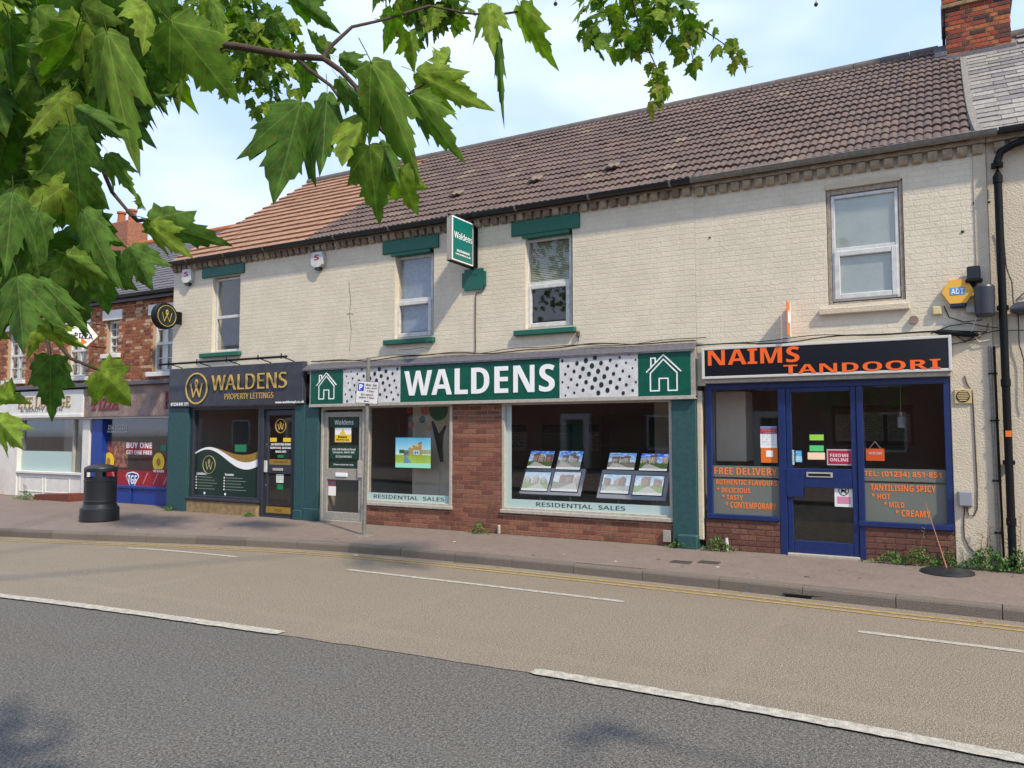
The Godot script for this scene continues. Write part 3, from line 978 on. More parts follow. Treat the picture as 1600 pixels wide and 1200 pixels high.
func monogram(parent: Node3D, c: Vector3, rx: float, ry: float, bar: float, mt: Material, turn := 0.0, own := false) -> void:   # ring round a looped W
	var g := Geo.new()
	var n := 40
	for i in n:
		var a := TAU * i / n; var b := TAU * (i + 1) / n
		var p := Vector2(cos(a) * rx, sin(a) * ry); var q := Vector2(cos(b) * rx, sin(b) * ry)
		var k := 1.0 - bar / rx
		g.prism(PackedVector2Array([p, q, q * k, p * k]), 0, 0.012)
	var w := [[-0.52, 0.30], [-0.28, -0.55], [0.0, 0.06], [0.28, -0.55], [0.52, 0.30]]
	for i in 4:
		var a := Vector2(w[i][0] * rx, w[i][1] * ry); var b := Vector2(w[i + 1][0] * rx, w[i + 1][1] * ry)
		var o := (b - a).orthogonal().normalized() * bar * 0.42
		g.prism(PackedVector2Array([a - o, b - o, b + o, a + o]) if o.dot(Vector2.ONE) > -9 else PackedVector2Array(), 0, 0.010 + 0.001 * i)
	for i in 12:      # loop above the middle of the W
		var a := TAU * i / 12; var b := TAU * (i + 1) / 12
		var p := Vector2(cos(a) * rx * 0.13, (0.32 + sin(a) * 0.27) * ry); var q := Vector2(cos(b) * rx * 0.13, (0.32 + sin(b) * 0.27) * ry)
		var m := Vector2(0, 0.32 * ry)
		g.prism(PackedVector2Array([p, q, m + (q - m) * 0.5, m + (p - m) * 0.5]), 0, 0.015)
	var mi := lay(parent, "monogram", g.mesh(), mt, c) if own else add(parent, "monogram", g.mesh(), mt, c)
	mi.rotation.y = turn
func print_card(key: String, w: int, h: int, draw: Callable) -> ImageTexture:
	if T.has(key): return T[key]
	var im := Image.create_empty(w, h, false, Image.FORMAT_RGB8)
	draw.call(im)
	T[key] = ImageTexture.create_from_image(im)
	return T[key]
func poster_mat(key: String, t: Texture2D, e := 0.0) -> StandardMaterial3D:
	var m := mat(key, 255, 255, 255, 0.5)
	m.albedo_texture = t
	if e > 0:
		m.albedo_color = Color(0.25, 0.25, 0.25)
		glow(m, t, e)
	return m
func property_print(key: String, seed_: int, sky: Color, wall: Color, roof: Color, lawn: Color, pale: float) -> ImageTexture:
	# a printed photograph of houses: sky and cloud, a gabled front with a wing, hedges, grass and a drive
	return print_card(key, 128, 88, func(im: Image):
		var r := RandomNumberGenerator.new()
		r.seed = seed_
		var nz := noise(seed_, 0.05, 4)
		var hz := 50.0 + r.randf_range(-4, 4)
		var vx := r.randf_range(20, 108)
		for y in 88:
			for x in 128:
				var c := sky.lerp(Color(0.85, 0.92, 0.98), clampf(y / hz, 0, 1) * 0.8)
				c = c.lerp(Color(0.95, 0.96, 0.98), clampf(nz.get_noise_2d(x * 0.7, y * 1.6) * 1.6, 0, 0.7))
				if y > hz:
					var d := (y - hz) / (88 - hz)
					c = lawn.lerp(lawn.darkened(0.3), clampf(nz.get_noise_2d(x * 3, y * 5) + 0.4, 0, 1))
					if absf(x - lerpf(vx, 64, d)) < 3 + d * 62: c = Color(0.60, 0.59, 0.58).lerp(Color(0.74, 0.73, 0.71), nz.get_noise_2d(x * 4, y * 4) + 0.5)
				im.set_pixel(x, y, c)
		for h in 3:
			var x0 := int(r.randf_range(2, 34)) + h * 34; var w := int(r.randf_range(26, 42)); var top := int(hz - r.randf_range(16, 30)); var slope := r.randf_range(-0.22, 0.22)
			var wc := wall.lerp(Color(0.84, 0.8, 0.74), r.randf() * 0.7); var side := wc.darkened(0.35); var gable := r.randf() < 0.6
			for x in range(x0, mini(x0 + w, 127)):
				var u := float(x - x0) / w
				var yt := top + slope * (x - x0)
				var roof_top := yt - (11.0 if not gable else 14.0 * (1.0 - absf(u - 0.45) * 2.0))
				for y in range(maxi(0, int(minf(roof_top, yt))), int(hz) + 2):
					var c := roof.lerp(roof.lightened(0.25), nz.get_noise_2d(x * 6, y * 6) + 0.5) if y < yt and not gable else (wc if u < 0.66 else side)
					c = c.lerp(c.darkened(0.2), nz.get_noise_2d(x * 5, y * 5) + 0.5)
					var fy := (y - yt) / maxf(1.0, hz - yt)
					if (fy > 0.12 and fy < 0.38 or fy > 0.56 and fy < 0.86) and fmod(u * 3.0, 1.0) > 0.3 and fmod(u * 3.0, 1.0) < 0.72: c = Color(0.2, 0.24, 0.3).lerp(Color(0.85, 0.88, 0.9), 0.7 if fmod(u * 6.0, 1.0) < 0.2 else 0.05)
					im.set_pixel(x, y, c)
		for i in 260:
			var px := int(r.randf() * 126); var py := int(hz + r.randfn() * 3.0)
			if nz.get_noise_2d(px * 1.5, 7.0) > 0.02 and py < 86 and py > 0: im.fill_rect(Rect2i(px, py, 2, 2), Color(0.14, 0.24, 0.12).lerp(lawn, r.randf() * 0.7))
		im.fill_rect(Rect2i(0, 78, 128, 10), Color(0.93, 0.95, 0.96))
		for i in 14: im.fill_rect(Rect2i(8 + i * 8, 82, int(r.randf_range(3, 7)), 2), Color(0.55, 0.58, 0.62))
		for y in 88:
			for x in 128: im.set_pixel(x, y, im.get_pixel(x, y).lerp(Color(0.92, 0.95, 0.97), pale)))
func notice(key: String, w: int, h: int, paper: Color, bands: Array, ink: Color, lines: int, seed_: int) -> StandardMaterial3D:   # a small printed notice: bands [y0, y1, colour] and rows of small print
	var t := print_card(key, w, h, func(im: Image):
		var r := RandomNumberGenerator.new()
		r.seed = seed_
		im.fill(paper)
		for b in bands: im.fill_rect(Rect2i(0, int(b[0] * h), w, int((b[1] - b[0]) * h)), b[2])
		for i in lines:
			var y := int(h * (0.12 + 0.8 * i / lines)); var x := int(w * 0.1)
			while x < w * 0.85:
				var l := int(r.randf_range(2, 7))
				if r.randf() < 0.85: im.fill_rect(Rect2i(x, y, l, maxi(1, h / (lines * 3))), ink)
				x += l + 2)
	return poster_mat(key, t)

# ---------------------------------------------------------------- the three cream painted shops
const EAVE := Vector3(0, 5.30, 0.14)
const RIDGE := Vector3(0, 8.22, -4.0)

func sticker(parent: Node3D, called: String, px: Array, z: float, m: Material) -> Rect2:
	var r := rect_px(px[0], px[1], px[2], px[3], z)
	add(parent, called, sheet(r, z), m)
	return r
func print_px(parent: Node3D, called: String, px: Array, z: float, m: Material) -> Rect2:
	var r := rect_px(px[0], px[1], px[2], px[3], z)
	add(parent, called, picture(r, z), m)
	return r
func write_px(parent: Node3D, called: String, s: String, px: Array, z: float, m: Material, depth := 0.003, f: Font = null) -> void:
	write(parent, called, s, rect_px(px[0], px[1], px[2], px[3], z), z, m, depth, f)

func make_middle_shop() -> void:
	var s := thing("estate_agent_building", "cream painted brick shop with green fascia, green lintels and brown roof tiles", "building", Vector3(-6.75, G, 0))
	var x0 := -10.41; var x1 := -3.10
	var ow := [Rect2(-8.40, 3.40, 0.82, 1.50), Rect2(-5.82, 3.40, 0.82, 1.50)]
	var wl := sub(s, "wall", Vector3(-6.75, 2.95, 0))
	add(wl, "wall_core", wall_mesh(x0, x1, 2.86, 5.42, -0.004, -0.24, ow), M["cream_joint"])
	var cut := ow.duplicate()
	cut.append(Rect2(-8.66, 4.90, 1.2, 0.22)); cut.append(Rect2(-6.05, 4.90, 1.18, 0.22)); cut.append(Rect2(-8.6, 3.29, 1.07, 0.09)); cut.append(Rect2(-6.0, 3.29, 1.05, 0.09)); cut.append(Rect2(-7.0, 4.1, 0.47, 0.36))
	bricks(wl, x0, x1, 3.02, 5.15, -0.004, cut, [M["cream_paint"]], 0.0014, 0.003, true, 300, 5)
	# brick return walls at the sides and the back
	add(s, "party_wall", wall_mesh(x0 + 0.001, x0 + 0.2, G - 0.3, 5.3, -0.25, -8.0, []), M["cream_render"])
	add(s, "party_wall", wall_mesh(x1 - 0.2, x1 - 0.001, G - 0.3, 5.3, -0.25, -8.0, []), M["cream_render"])
	add(s, "rear_wall", wall_mesh(x0, x1, G - 0.3, 5.3, -8.0, -8.2, []), M["cream_render"])
	for k in 2:
		var c: float = [-8.06, -5.46][k]
		add(s, "lintel", bx(c - 0.60, c + 0.59, 4.895, 5.125, -0.02, 0.035, 0.008), M["green_paint"])
		add(s, "lintel_soffit", bx(c - 0.41, c + 0.41, 4.84, 4.893, -0.11, 0.028, 0.004), M["green_paint"])
		add(s, "window_sill", bx(c - 0.54, c + 0.52, 3.29, 3.375, -0.12, 0.075, 0.01), M["green_paint"])
		upper_window(s, Rect2(c - 0.40, 3.40, 0.80, 1.44), 0.46 if k == 0 else 0.50, -0.10, M["upvc"], true, M["blind_sky_reflection"] if k == 0 else M["blind_green"], M["blind_sky_reflection"] if k == 0 else null)
	dentils(s, x0 + 0.02, x1 - 0.02, 5.125, 5.235, 0.004, M["dentil_darker"], M["dentil_paint"], 0.158, 7)
	add(s, "fascia_board", bx(x0, x1, 5.236, 5.30, -0.05, 0.10, 0.004), M["dentil_darker"])
	gutter(s, x0, x1, 5.315, 0.165, M["gutter_black"], M["gutter_grey"], 1.25)
	tiled_roof(s, x0 + 0.02, x1, EAVE, RIDGE, 300, 21)
	# plaque with clipped corners
	var pq := sub(s, "plaque", Vector3(-6.765, 4.1, 0.03))
	var g := Geo.new()
	g.prism(PackedVector2Array([Vector2(-6.95, 4.10), Vector2(-6.59, 4.10), Vector2(-6.585, 4.15), Vector2(-6.54, 4.155), Vector2(-6.54, 4.39), Vector2(-6.585, 4.40), Vector2(-6.59, 4.45), Vector2(-6.70, 4.45), Vector2(-6.765, 4.475), Vector2(-6.83, 4.45), Vector2(-6.94, 4.45), Vector2(-6.945, 4.40), Vector2(-6.99, 4.39), Vector2(-6.99, 4.155), Vector2(-6.945, 4.15)]), -0.004, 0.03)
	add(pq, "plate", g.mesh(), M["green_paint"])
	write(pq, "worn_lettering", "1892", Rect2(-6.85, 4.33, 0.17, 0.05), 0.031, M["green_paint"], 0.006)
	# shop fascia
	var zf := 0.12
	var sign_part := sub(s, "shop_sign", Vector3(-6.67, 2.29, zf))
	add(sign_part, "sign_box", bx(-10.24, -3.09, 2.255, 2.955, 0.0, zf - 0.004, 0.004), M["alu"])
	var splits := [-10.21, -9.44, -8.17, -5.17, -3.92, -3.15]
	for i in 5:
		var white := i == 1 or i == 3
		add(sign_part, "white_panel" if white else "green_panel", bx(splits[i] + 0.001, splits[i + 1] - 0.001, 2.29, 2.925, zf - 0.006, zf, 0.001), M["fascia_white" if white else "fascia_green"])
	add(sign_part, "sign_trim", bx(-10.24, -3.09, 2.235, 2.285, 0.0, zf + 0.012, 0.004), M["alu_pale"])
	var fl := Geo.new()
	fl.quad(Vector3(-10.40, 2.93, 0.15), Vector3(-3.08, 2.93, 0.15), Vector3(-3.08, 3.03, 0.01), Vector3(-10.40, 3.03, 0.01))
	fl.quad(Vector3(-10.40, 2.90, 0.15), Vector3(-3.08, 2.90, 0.15), Vector3(-3.08, 2.93, 0.15), Vector3(-10.40, 2.93, 0.15))
	add(sign_part, "lead_flashing", fl.mesh(), M["lead"])
	letters(sign_part, "WALDENS", Rect2(-8.08, 2.395, 2.83, 0.42), zf + 0.004, M["letter_white"], 0.012)
	house_emblem(sign_part, Vector2(-9.83, 2.60), 0.50, zf)
	house_emblem(sign_part, Vector2(-3.54, 2.60), 0.54, zf)
	# halftone dots of uneven size on the white panels
	for side in 2:
		var a: float = splits[1] if side == 0 else splits[3]
		var b: float = splits[2] if side == 0 else splits[4]
		for i in range(-8, 18):
			for j in range(-8, 12):
				var q := Vector2(i * 0.150 + 0.075 * (j % 2), j * 0.104).rotated(-0.30 if side == 0 else 0.24)
				var x := a + 0.10 + q.x; var y := 2.33 + q.y
				var u := (x - a) / (b - a); var v := (y - 2.29) / 0.635
				var near_line := absf(u - (0.42 + 0.25 * v)) if side == 0 else absf(u - (0.62 - 0.28 * v))
				var rad := clampf(0.042 - 0.052 * near_line, 0.016, 0.042)
				if side == 0 and u > 0.6 and v < 0.5: rad = clampf(rad, 0.022, 0.028)
				if x - rad < a + 0.006 or x + rad > b - 0.006 or y - rad < 2.295 or y + rad > 2.92: continue
				var key := "dot%d" % int(rad * 1000)
				if not cache.has(key): cache[key] = disc(rad, 0.003, 14, 0.85)
				add(sign_part, "dot", cache[key], M["dot_black"], Vector3(x, y, zf))
	# shop front below
	add(s, "pilaster", bx(x0 + 0.004, -10.08, G, 2.28, -0.10, 0.05, 0.008), M["teal_paint"])
	add(s, "pilaster_base", bx(x0 + 0.002, -10.06, G - 0.02, 0.40, -0.10, 0.09, 0.012), M["teal_paint"])
	add(s, "pilaster", bx(-3.455, x1 - 0.004, G, 2.25, -0.10, 0.06, 0.008), M["teal_paint"])
	add(s, "pilaster_base", bx(-3.38, x1 + 0.01, G - 0.02, 0.37, -0.10, 0.13, 0.02), M["teal_paint"])
	add(s, "pilaster_edge", bx(x1 - 0.003, x1 + 0.07, 0.30, 2.35, -0.10, 0.02, 0.008), M["cream_render"])
	add(s, "shop_lintel", bx(-10.08, -3.455, 2.26, 2.9, -0.22, -0.006, 0), M["old_wood"])
	# brickwork
	var bw := sub(s, "brick_stallriser", Vector3(-6.2, G, 0))
	add(bw, "mortar_bed", bx(-9.02, -3.458, G - 0.1, 0.555, -0.20, -0.006, 0), M["mortar"])
	var red := []
	for k in 5: red.append(M["brick%d" % k])
	bricks(bw, -9.02, -3.458, G + 0.005, 0.55, -0.006, [], red, 0.008, 0.004, false, 300, 8)
	var pier := sub(s, "brick_pier", Vector3(-6.7, 0.55, 0))
	add(pier, "mortar_bed", bx(-7.185, -6.245, 0.556, 2.26, -0.20, -0.006, 0), M["mortar"])
	bricks(pier, -7.185, -6.245, 0.56, 2.255, -0.006, [], red, 0.008, 0.004, false, 300, 9)
	# door
	var dr := sub(s, "shop_door", Vector3(-9.56, G, -0.02))
	var df := Geo.new()
	frame_into(df, Rect2(-10.06, G, 1.02, 2.06), 0.05, -0.10, 0.0, 0.004, 0.03)
	add(dr, "door_frame", df.mesh(), M["alu_pale"])
	var leaf := Rect2(-10.005, 0.215, 0.905, 1.93)
	var lg := Geo.new()
	frame_into(lg, leaf, 0.085, -0.07, -0.025, 0.004, 0.14, 0.09)
	lg.cbox(Vector3(-9.92, 0.93, -0.068), Vector3(-9.185, 1.13, -0.027), 0.004)
	add(dr, "door_leaf", lg.mesh(), M["alu"])
	add(dr, "pane", sheet(Rect2(-9.92, 0.355, 0.735, 0.575), -0.05), M["glass"])
	add(dr, "pane", sheet(Rect2(-9.92, 1.13, 0.735, 0.925), -0.05), M["glass"])
	var gv := mat("door_green_vinyl", 10, 58, 44, 0.4)
	for q in [[0.735, 1.87, 0.18], [0.735, 1.30, 0.24], [0.735, 1.15, 0.10]]:
		add(dr, "green_vinyl_band", sheet(Rect2(-9.88, q[1], 0.66, q[2]), -0.045), gv)
	write(dr, "lettering", "Waldens", Rect2(-9.77, 1.915, 0.44, 0.09), -0.043, M["letter_white"], 0.002, font())
	write(dr, "lettering", "246-248 Bedford Road", Rect2(-9.82, 1.455, 0.54, 0.04), -0.043, M["letter_white"], 0.002, font())
	write(dr, "lettering", "Kempston, MK42 8BS", Rect2(-9.80, 1.395, 0.50, 0.04), -0.043, M["letter_white"], 0.002, font())
	write(dr, "lettering", "01234 841841", Rect2(-9.73, 1.325, 0.36, 0.038), -0.043, M["letter_white"], 0.002, font())
	write(dr, "lettering", "Please mind the step", Rect2(-9.78, 1.18, 0.46, 0.035), -0.043, M["letter_white"], 0.002, font())
	add(dr, "warning_notice", sheet(Rect2(-9.76, 1.60, 0.38, 0.26), -0.043), M["letter_white"])
	add(dr, "warning_notice_foot", sheet(Rect2(-9.755, 1.605, 0.37, 0.135), -0.041), M["yellow_vinyl"])
	write(dr, "lettering", "Beware", Rect2(-9.68, 1.675, 0.21, 0.045), -0.039, M["dot_black"], 0.002)
	write(dr, "lettering", "Mind the step", Rect2(-9.72, 1.625, 0.29, 0.035), -0.039, M["dot_black"], 0.002)
	var tg := Geo.new()
	tg.prism(PackedVector2Array([Vector2(-9.64, 1.75), Vector2(-9.50, 1.75), Vector2(-9.57, 1.85)]), -0.041, -0.039)
	add(dr, "warning_triangle", tg.mesh(), M["yellow_vinyl"])
	add(dr, "letter_plate", bx(-9.71, -9.44, 0.985, 1.055, -0.03, -0.012, 0.004), M["letter_white"])
	add(dr, "door_handle", bx(-9.19, -9.10, 0.98, 1.28, -0.03, 0.005, 0.006), M["alu_pale"])
	var nt := notice("door_notice", 40, 60, Color(0.92, 0.91, 0.9), [[0.0, 0.4, Color(0.55, 0.24, 0.24)], [0.1, 0.3, Color(0.3, 0.32, 0.42)]], Color(0.7, 0.7, 0.72), 0, 3)
	add(dr, "notice", picture(Rect2(-9.90, 0.64, 0.18, 0.28), -0.044), nt)
	# windows
	for k in 2:
		var r: Rect2 = [Rect2(-9.03, 0.535, 1.845, 1.72), Rect2(-6.245, 0.535, 2.79, 1.72)][k]
		var w := sub(s, "shop_window", Vector3(r.get_center().x, r.position.y, 0))
		var fg := Geo.new()
		frame_into(fg, r, 0.055, -0.12, 0.012, 0.006, 0.07, 0.045)
		add(w, "frame", fg.mesh(), M["alu_pale"])
		add(w, "sill", bx(r.position.x - 0.01, r.end.x + 0.012, r.position.y - 0.02, r.position.y + 0.035, -0.02, 0.045, 0.006), M["alu_pale"])
		var p := inset(r, 0.055, 0.07, 0.045)
		add(w, "pane", sheet(p, -0.06), M["glass"])
		var band := 0.125
		add(w, "frosted_band", sheet(Rect2(p.position.x, p.position.y, p.size.x, band), -0.056), M["frost_mint"])
		if k == 1:
			add(w, "frosted_edge", sheet(Rect2(p.position.x, p.position.y + band, 0.09, p.size.y - band), -0.056), M["frost_mint"])
		if k == 0: write(w, "lettering", "RESIDENTIAL  SALES", Rect2(-8.86, 0.635, 1.48, 0.062), -0.054, M["dot_black"], 0.002, font())
		else: write(w, "lettering", "RESIDENTIAL  SALES", Rect2(-5.66, 0.635, 1.46, 0.062), -0.054, M["dot_black"], 0.002, font())
	room(s, -10.2, -3.3, G, 2.62, -0.24, -5.6, M["room_wall"], M["room_floor"], M["room_pale"])
	for i in 5: add(s, "framed_poster", picture(Rect2(-9.6 + i * 1.2, 1.35, 0.8, 0.62), -5.58), notice("agency_poster%d" % i, 64, 50, [Color(0.86, 0.86, 0.84), Color(0.3, 0.5, 0.44), Color(0.8, 0.78, 0.7), Color(0.4, 0.44, 0.5), Color(0.82, 0.84, 0.86)][i], [[0.0, 0.3, Color(0.1, 0.36, 0.3)]], Color(0.5, 0.5, 0.5), 7, 80 + i))
	for i in 3: add(s, "ceiling_panel", bx(-9.2 + i * 2.3, -8.0 + i * 2.3, 2.60, 2.618, -2.6, -2.0, 0.004), M["upvc"])
	# small fittings of this wall
	add(s, "wall_socket_box", bx(-3.60, -3.49, 0.24, 0.40, 0.0, 0.06, 0.006), M["alu"])
	add(s, "vent_pipe", bx(-6.30, -6.26, G, 0.32, 0.0, 0.05, 0.01), M["alu_pale"])
	for q in [[[545, 440], [548, 470], [546, 492], [549, 515], [546, 548]], [[541, 492], [546, 490], [552, 491]], [[672, 545], [660, 543], [640, 546], [622, 547]], [[712, 360], [728, 357], [742, 355]], [[860, 330], [861, 338]]]:
		var cp := []
		for e in q: cp.append(on_wall(e[0], e[1], 0.0))
		var cg := Geo.new()
		cg.tube(cp, [0.0022, 0.0035, 0.0025], 4)
		add(wl, "crack", cg.mesh(), M["cable_brown"])
	# pale patches where a bracket once hung, and a slipped tile or two
	var tc = M["tile5"]
	for q in [[712, 313], [836, 291], [957, 271]]:
		var z := -0.5
		for i in 30:
			var p := on_wall(q[0], q[1], z)
			var yr := lerpf(EAVE.y, RIDGE.y, (EAVE.z - z) / (EAVE.z - RIDGE.z))
			z += (p.y - yr) * -0.35 if p.y > yr else (yr - p.y) * 0.35
		var p2 := on_wall(q[0], q[1], z)
		var o := add(s, "slipped_tile", roof_tile(0.2, 0.26).mesh(), tc, p2 + Vector3(0, 0.06, 0.03))
		o.rotation = Vector3(-deg_to_rad(54), 0.12, 0.05)

func make_lettings_shop() -> void:
	var s := thing("lettings_agent_building", "cream painted shop with slate coloured fascia, gold letters and orange roof tiles", "building", Vector3(-12.33, G, 0))
	var x0 := -14.24; var x1 := -10.412
	var wl := sub(s, "wall", Vector3(-12.33, 3, 0))
	var ow := [Rect2(-13.04, 3.40, 0.80, 1.52)]
	add(wl, "wall_core", wall_mesh(x0, x1, 2.9, 5.42, -0.004, -0.24, ow), M["cream_joint"])
	var cut := ow.duplicate()
	cut.append(Rect2(-13.34, 4.92, 1.22, 0.22)); cut.append(Rect2(-13.32, 3.29, 1.15, 0.09))
	bricks(wl, x0, x1, 3.1, 5.15, -0.004, cut, [M["cream_paint"]], 0.0014, 0.003, true, 300, 31)
	add(s, "gable_wall", wall_mesh(x0, x0 + 0.22, G - 0.3, 5.35, -0.25, -8.0, []), M["cream_render"])
	add(s, "rear_wall", wall_mesh(x0, x1, G - 0.3, 5.3, -8.0, -8.2, []), M["cream_render"])
	var gg := Geo.new()
	gg.face3(Vector3(x0 + 0.01, 5.35, 0.0), Vector3(x0 + 0.01, 8.1, -4.0), Vector3(x0 + 0.01, 5.35, -8.0))
	add(s, "gable_peak", gg.mesh(), M["cream_render"])
	add(s, "lintel", bx(-13.34, -12.12, 4.93, 5.13, -0.02, 0.035, 0.008), M["green_paint"])
	add(s, "window_sill", bx(-13.32, -12.17, 3.29, 3.375, -0.12, 0.075, 0.01), M["green_paint"])
	upper_window(s, Rect2(-13.04, 3.40, 0.80, 1.50), 0.47, -0.09, M["upvc"], false, null, null)
	dentils(s, x0 + 0.02, x1 - 0.02, 5.125, 5.235, 0.004, M["dentil_darker"], M["dentil_paint"], 0.158, 17)
	add(s, "fascia_board", bx(x0, x1, 5.236, 5.30, -0.05, 0.10, 0.004), M["dentil_darker"])
	gutter(s, x0 - 0.05, x1, 5.315, 0.165, M["gutter_black"], M["gutter_grey"], 1.1)
	var rf := sub(s, "roof", Vector3(-12.3, 5.3, 0))
	var o := add(rf, "roof_tiling", flat_tile_mass(x0 - 0.06, x1 + 0.015, EAVE, RIDGE, 0.305, 0.30, 0.035, 44, 0.22), M["tile_orange"])
	o.set_meta("kind", "stuff")
	var x := x0 - 0.06
	while x < x1 - 0.1:
		var g := Geo.new()
		g.tube([Vector3(x, RIDGE.y - 0.02, RIDGE.z), Vector3(minf(x + 0.44, x1) - 0.006, RIDGE.y - 0.02, RIDGE.z)], [0.12], 12)
		add(rf, "ridge_tile", g.mesh(), M["ridge"])
		x += 0.44
	# fascia with raised gold lettering
	var zf := 0.11
	var sg := sub(s, "shop_sign", Vector3(-12.3, 2.3, zf))
	add(sg, "sign_panel", bx(-14.16, -12.74, 2.30, 3.09, 0.0, zf, 0.006), M["sign_slate"])
	add(sg, "sign_panel", bx(-12.738, -10.415, 2.30, 3.09, 0.0, zf, 0.006), M["sign_slate"])
	letters(sg, "WALDENS", rect_px(332, 584, 449, 608, zf), zf + 0.02, M["gold"], 0.02, font())
	write_px(sg, "lettering", "PROPERTY LETTINGS", [351, 614, 427, 623], zf + 0.006, M["gold"], 0.006, font())
	write_px(sg, "lettering", "01234 841 371", [267, 629, 294, 634], zf + 0.003, M["letter_white"], 0.003)
	write_px(sg, "lettering", "www.waldenspl.co.uk", [430, 626, 475, 631], zf + 0.003, M["letter_white"], 0.003)
	var c := on_wall(308, 607, zf)
	monogram(sg, c + Vector3(0, 0, 0.012), 0.33, 0.32, 0.035, M["gold"])
	# trough of lamps on brackets above the sign
	var lb := sub(s, "sign_light_rail", Vector3(-12.3, 3.15, 0.3))
	var rg := Geo.new()
	rg.tube([Vector3(-14.2, 3.17, 0.32), Vector3(-10.62, 3.17, 0.32)], [0.022], 8)
	add(lb, "rail", rg.mesh(), M["black_iron"])
	for q in [-13.9, -13.05, -12.2, -11.35, -10.75]:
		var a := Geo.new()
		a.tube([Vector3(q, 3.17, 0.32), Vector3(q, 3.14, 0.15), Vector3(q, 3.11, 0.0)], [0.010], 6)
		add(lb, "bracket", a.mesh(), M["black_iron"])
		var b := Geo.new()
		b.tube([Vector3(q, 3.13, 0.33), Vector3(q, 3.23, 0.33)], [0.012], 6)
		add(lb, "spike", b.mesh(), M["black_iron"])
	add(s, "pilaster", bx(-14.22, -13.60, G - 0.03, 2.30, -0.10, 0.06, 0.008), M["teal_paint"])
	add(s, "pilaster", bx(-10.66, x1 - 0.004, G, 2.30, -0.10, 0.05, 0.008), M["teal_paint"])
	add(s, "pilaster_base", bx(-10.64, x1 - 0.002, G - 0.02, 0.36, -0.10, 0.10, 0.012), M["teal_paint"])
	add(s, "shop_lintel", bx(-13.6, -10.66, 2.27, 2.95, -0.22, -0.006, 0), M["old_wood"])
	add(s, "stone_stallriser", bx(-13.90, -11.60, G - 0.1, 0.44, -0.14, 0.05, 0.03), M["stone_riser"])
	# window with printed vinyl
	var w := sub(s, "shop_window", Vector3(-12.55, 0.5, 0))
	var r := Rect2(-13.60, 0.45, 2.03, 1.83)
	var fg := Geo.new()
	frame_into(fg, r, 0.10, -0.12, 0.0, 0.006, 0.07, 0.05)
	add(w, "frame", fg.mesh(), M["anthracite"])
	add(w, "sill", bx(-13.62, -11.56, 0.43, 0.475, -0.02, 0.075, 0.006), M["anthracite"])
	var p := inset(r, 0.10, 0.07, 0.05)
	add(w, "pane", sheet(p, -0.06), M["glass"])
	var n := 30
	var green := PackedVector2Array([p.position, Vector2(p.end.x, p.position.y)])
	var whites := []; var golds := []
	for i in n + 1:
		var t := 1.0 - float(i) / n
		var xx := p.position.x + p.size.x * t
		var yb := 1.24 + 0.20 * cos((t - 0.2) * 5.2) * (1.0 - 0.1 * t)
		var ww := 0.03 + 0.11 * smoothstep(0.0, 0.8, t)
		green.append(Vector2(xx, yb))
		whites.append([Vector2(xx, yb), Vector2(xx, yb + ww)])
		golds.append([Vector2(xx, yb + ww), Vector2(xx, yb + ww + 0.15 * smoothstep(0.25, 0.85, t))])
	var gg1 := Geo.new()
	gg1.prism(green, -0.056, -0.054)
	add(w, "green_vinyl", gg1.mesh(), M["green_vinyl"])
	for k in 2:
		var q: Array = whites if k == 0 else golds
		var b := Geo.new()
		for i in n:
			var a0: Vector2 = q[i][0]; var a1: Vector2 = q[i][1]; var b0: Vector2 = q[i + 1][0]; var b1: Vector2 = q[i + 1][1]
			b.quad(Vector3(b0.x, b0.y, -0.053 + 0.001 * k), Vector3(a0.x, a0.y, -0.053 + 0.001 * k), Vector3(a1.x, a1.y, -0.053 + 0.001 * k), Vector3(b1.x, b1.y, -0.053 + 0.001 * k))
		add(w, "white_wave" if k == 0 else "gold_wave", b.mesh(), M["letter_white" if k == 0 else "gold_vinyl"])
	monogram(w, Vector3(-13.08, 1.13, -0.053), 0.185, 0.185, 0.012, mat("gold_line", 150, 150, 100, 0.5))
	write(w, "lettering", "Landlords", Rect2(-13.44, 0.925, 0.30, 0.05), -0.052, M["letter_white"], 0.002)
	write(w, "lettering", "Tenants", Rect2(-12.62, 0.925, 0.25, 0.045), -0.052, M["letter_white"], 0.002)
	var faint := mat("faint_print", 110, 126, 112, 0.6)
	for k in 2:
		for i in 5:
			var yy := 0.87 - i * 0.058
			var xx: float = [-13.47, -12.65][k]
			add(w, "bullet", sheet(Rect2(xx, yy, 0.03, 0.028), -0.052), M["letter_white"])
			add(w, "small_print", sheet(Rect2(xx + 0.06, yy + 0.004, 0.42 + 0.2 * fmod(i * 0.37 + k * 0.3, 1.0), 0.014), -0.052), faint)
	for q in [-13.2, -12.6]: add(w, "bullet", disc(0.026, 0.002, 12), M["letter_white"], Vector3(q, 0.56, -0.054))
	add(w, "window_sticker", sheet(rect_px(367, 695, 385, 706, -0.054), -0.052), mat("sticker_green", 22, 120, 78, 0.5))
	# door
	var d := sub(s, "shop_door", Vector3(-11.1, G, 0))
	var dg := Geo.new()
	frame_into(dg, Rect2(-11.565, G, 0.90, 2.09), 0.055, -0.12, 0.01, 0.005, 0.03)
	add(d, "door_frame", dg.mesh(), M["anthracite"])
	var lg := Geo.new()
	frame_into(lg, Rect2(-11.508, 0.215, 0.786, 1.985), 0.10, -0.08, -0.03, 0.005, 0.13)
	lg.cbox(Vector3(-11.408, 1.0, -0.078), Vector3(-10.822, 1.17, -0.032), 0.005)
	add(d, "door_leaf", lg.mesh(), M["anthracite"])
	add(d, "pane", sheet(Rect2(-11.408, 0.345, 0.586, 0.655), -0.055), M["glass"])
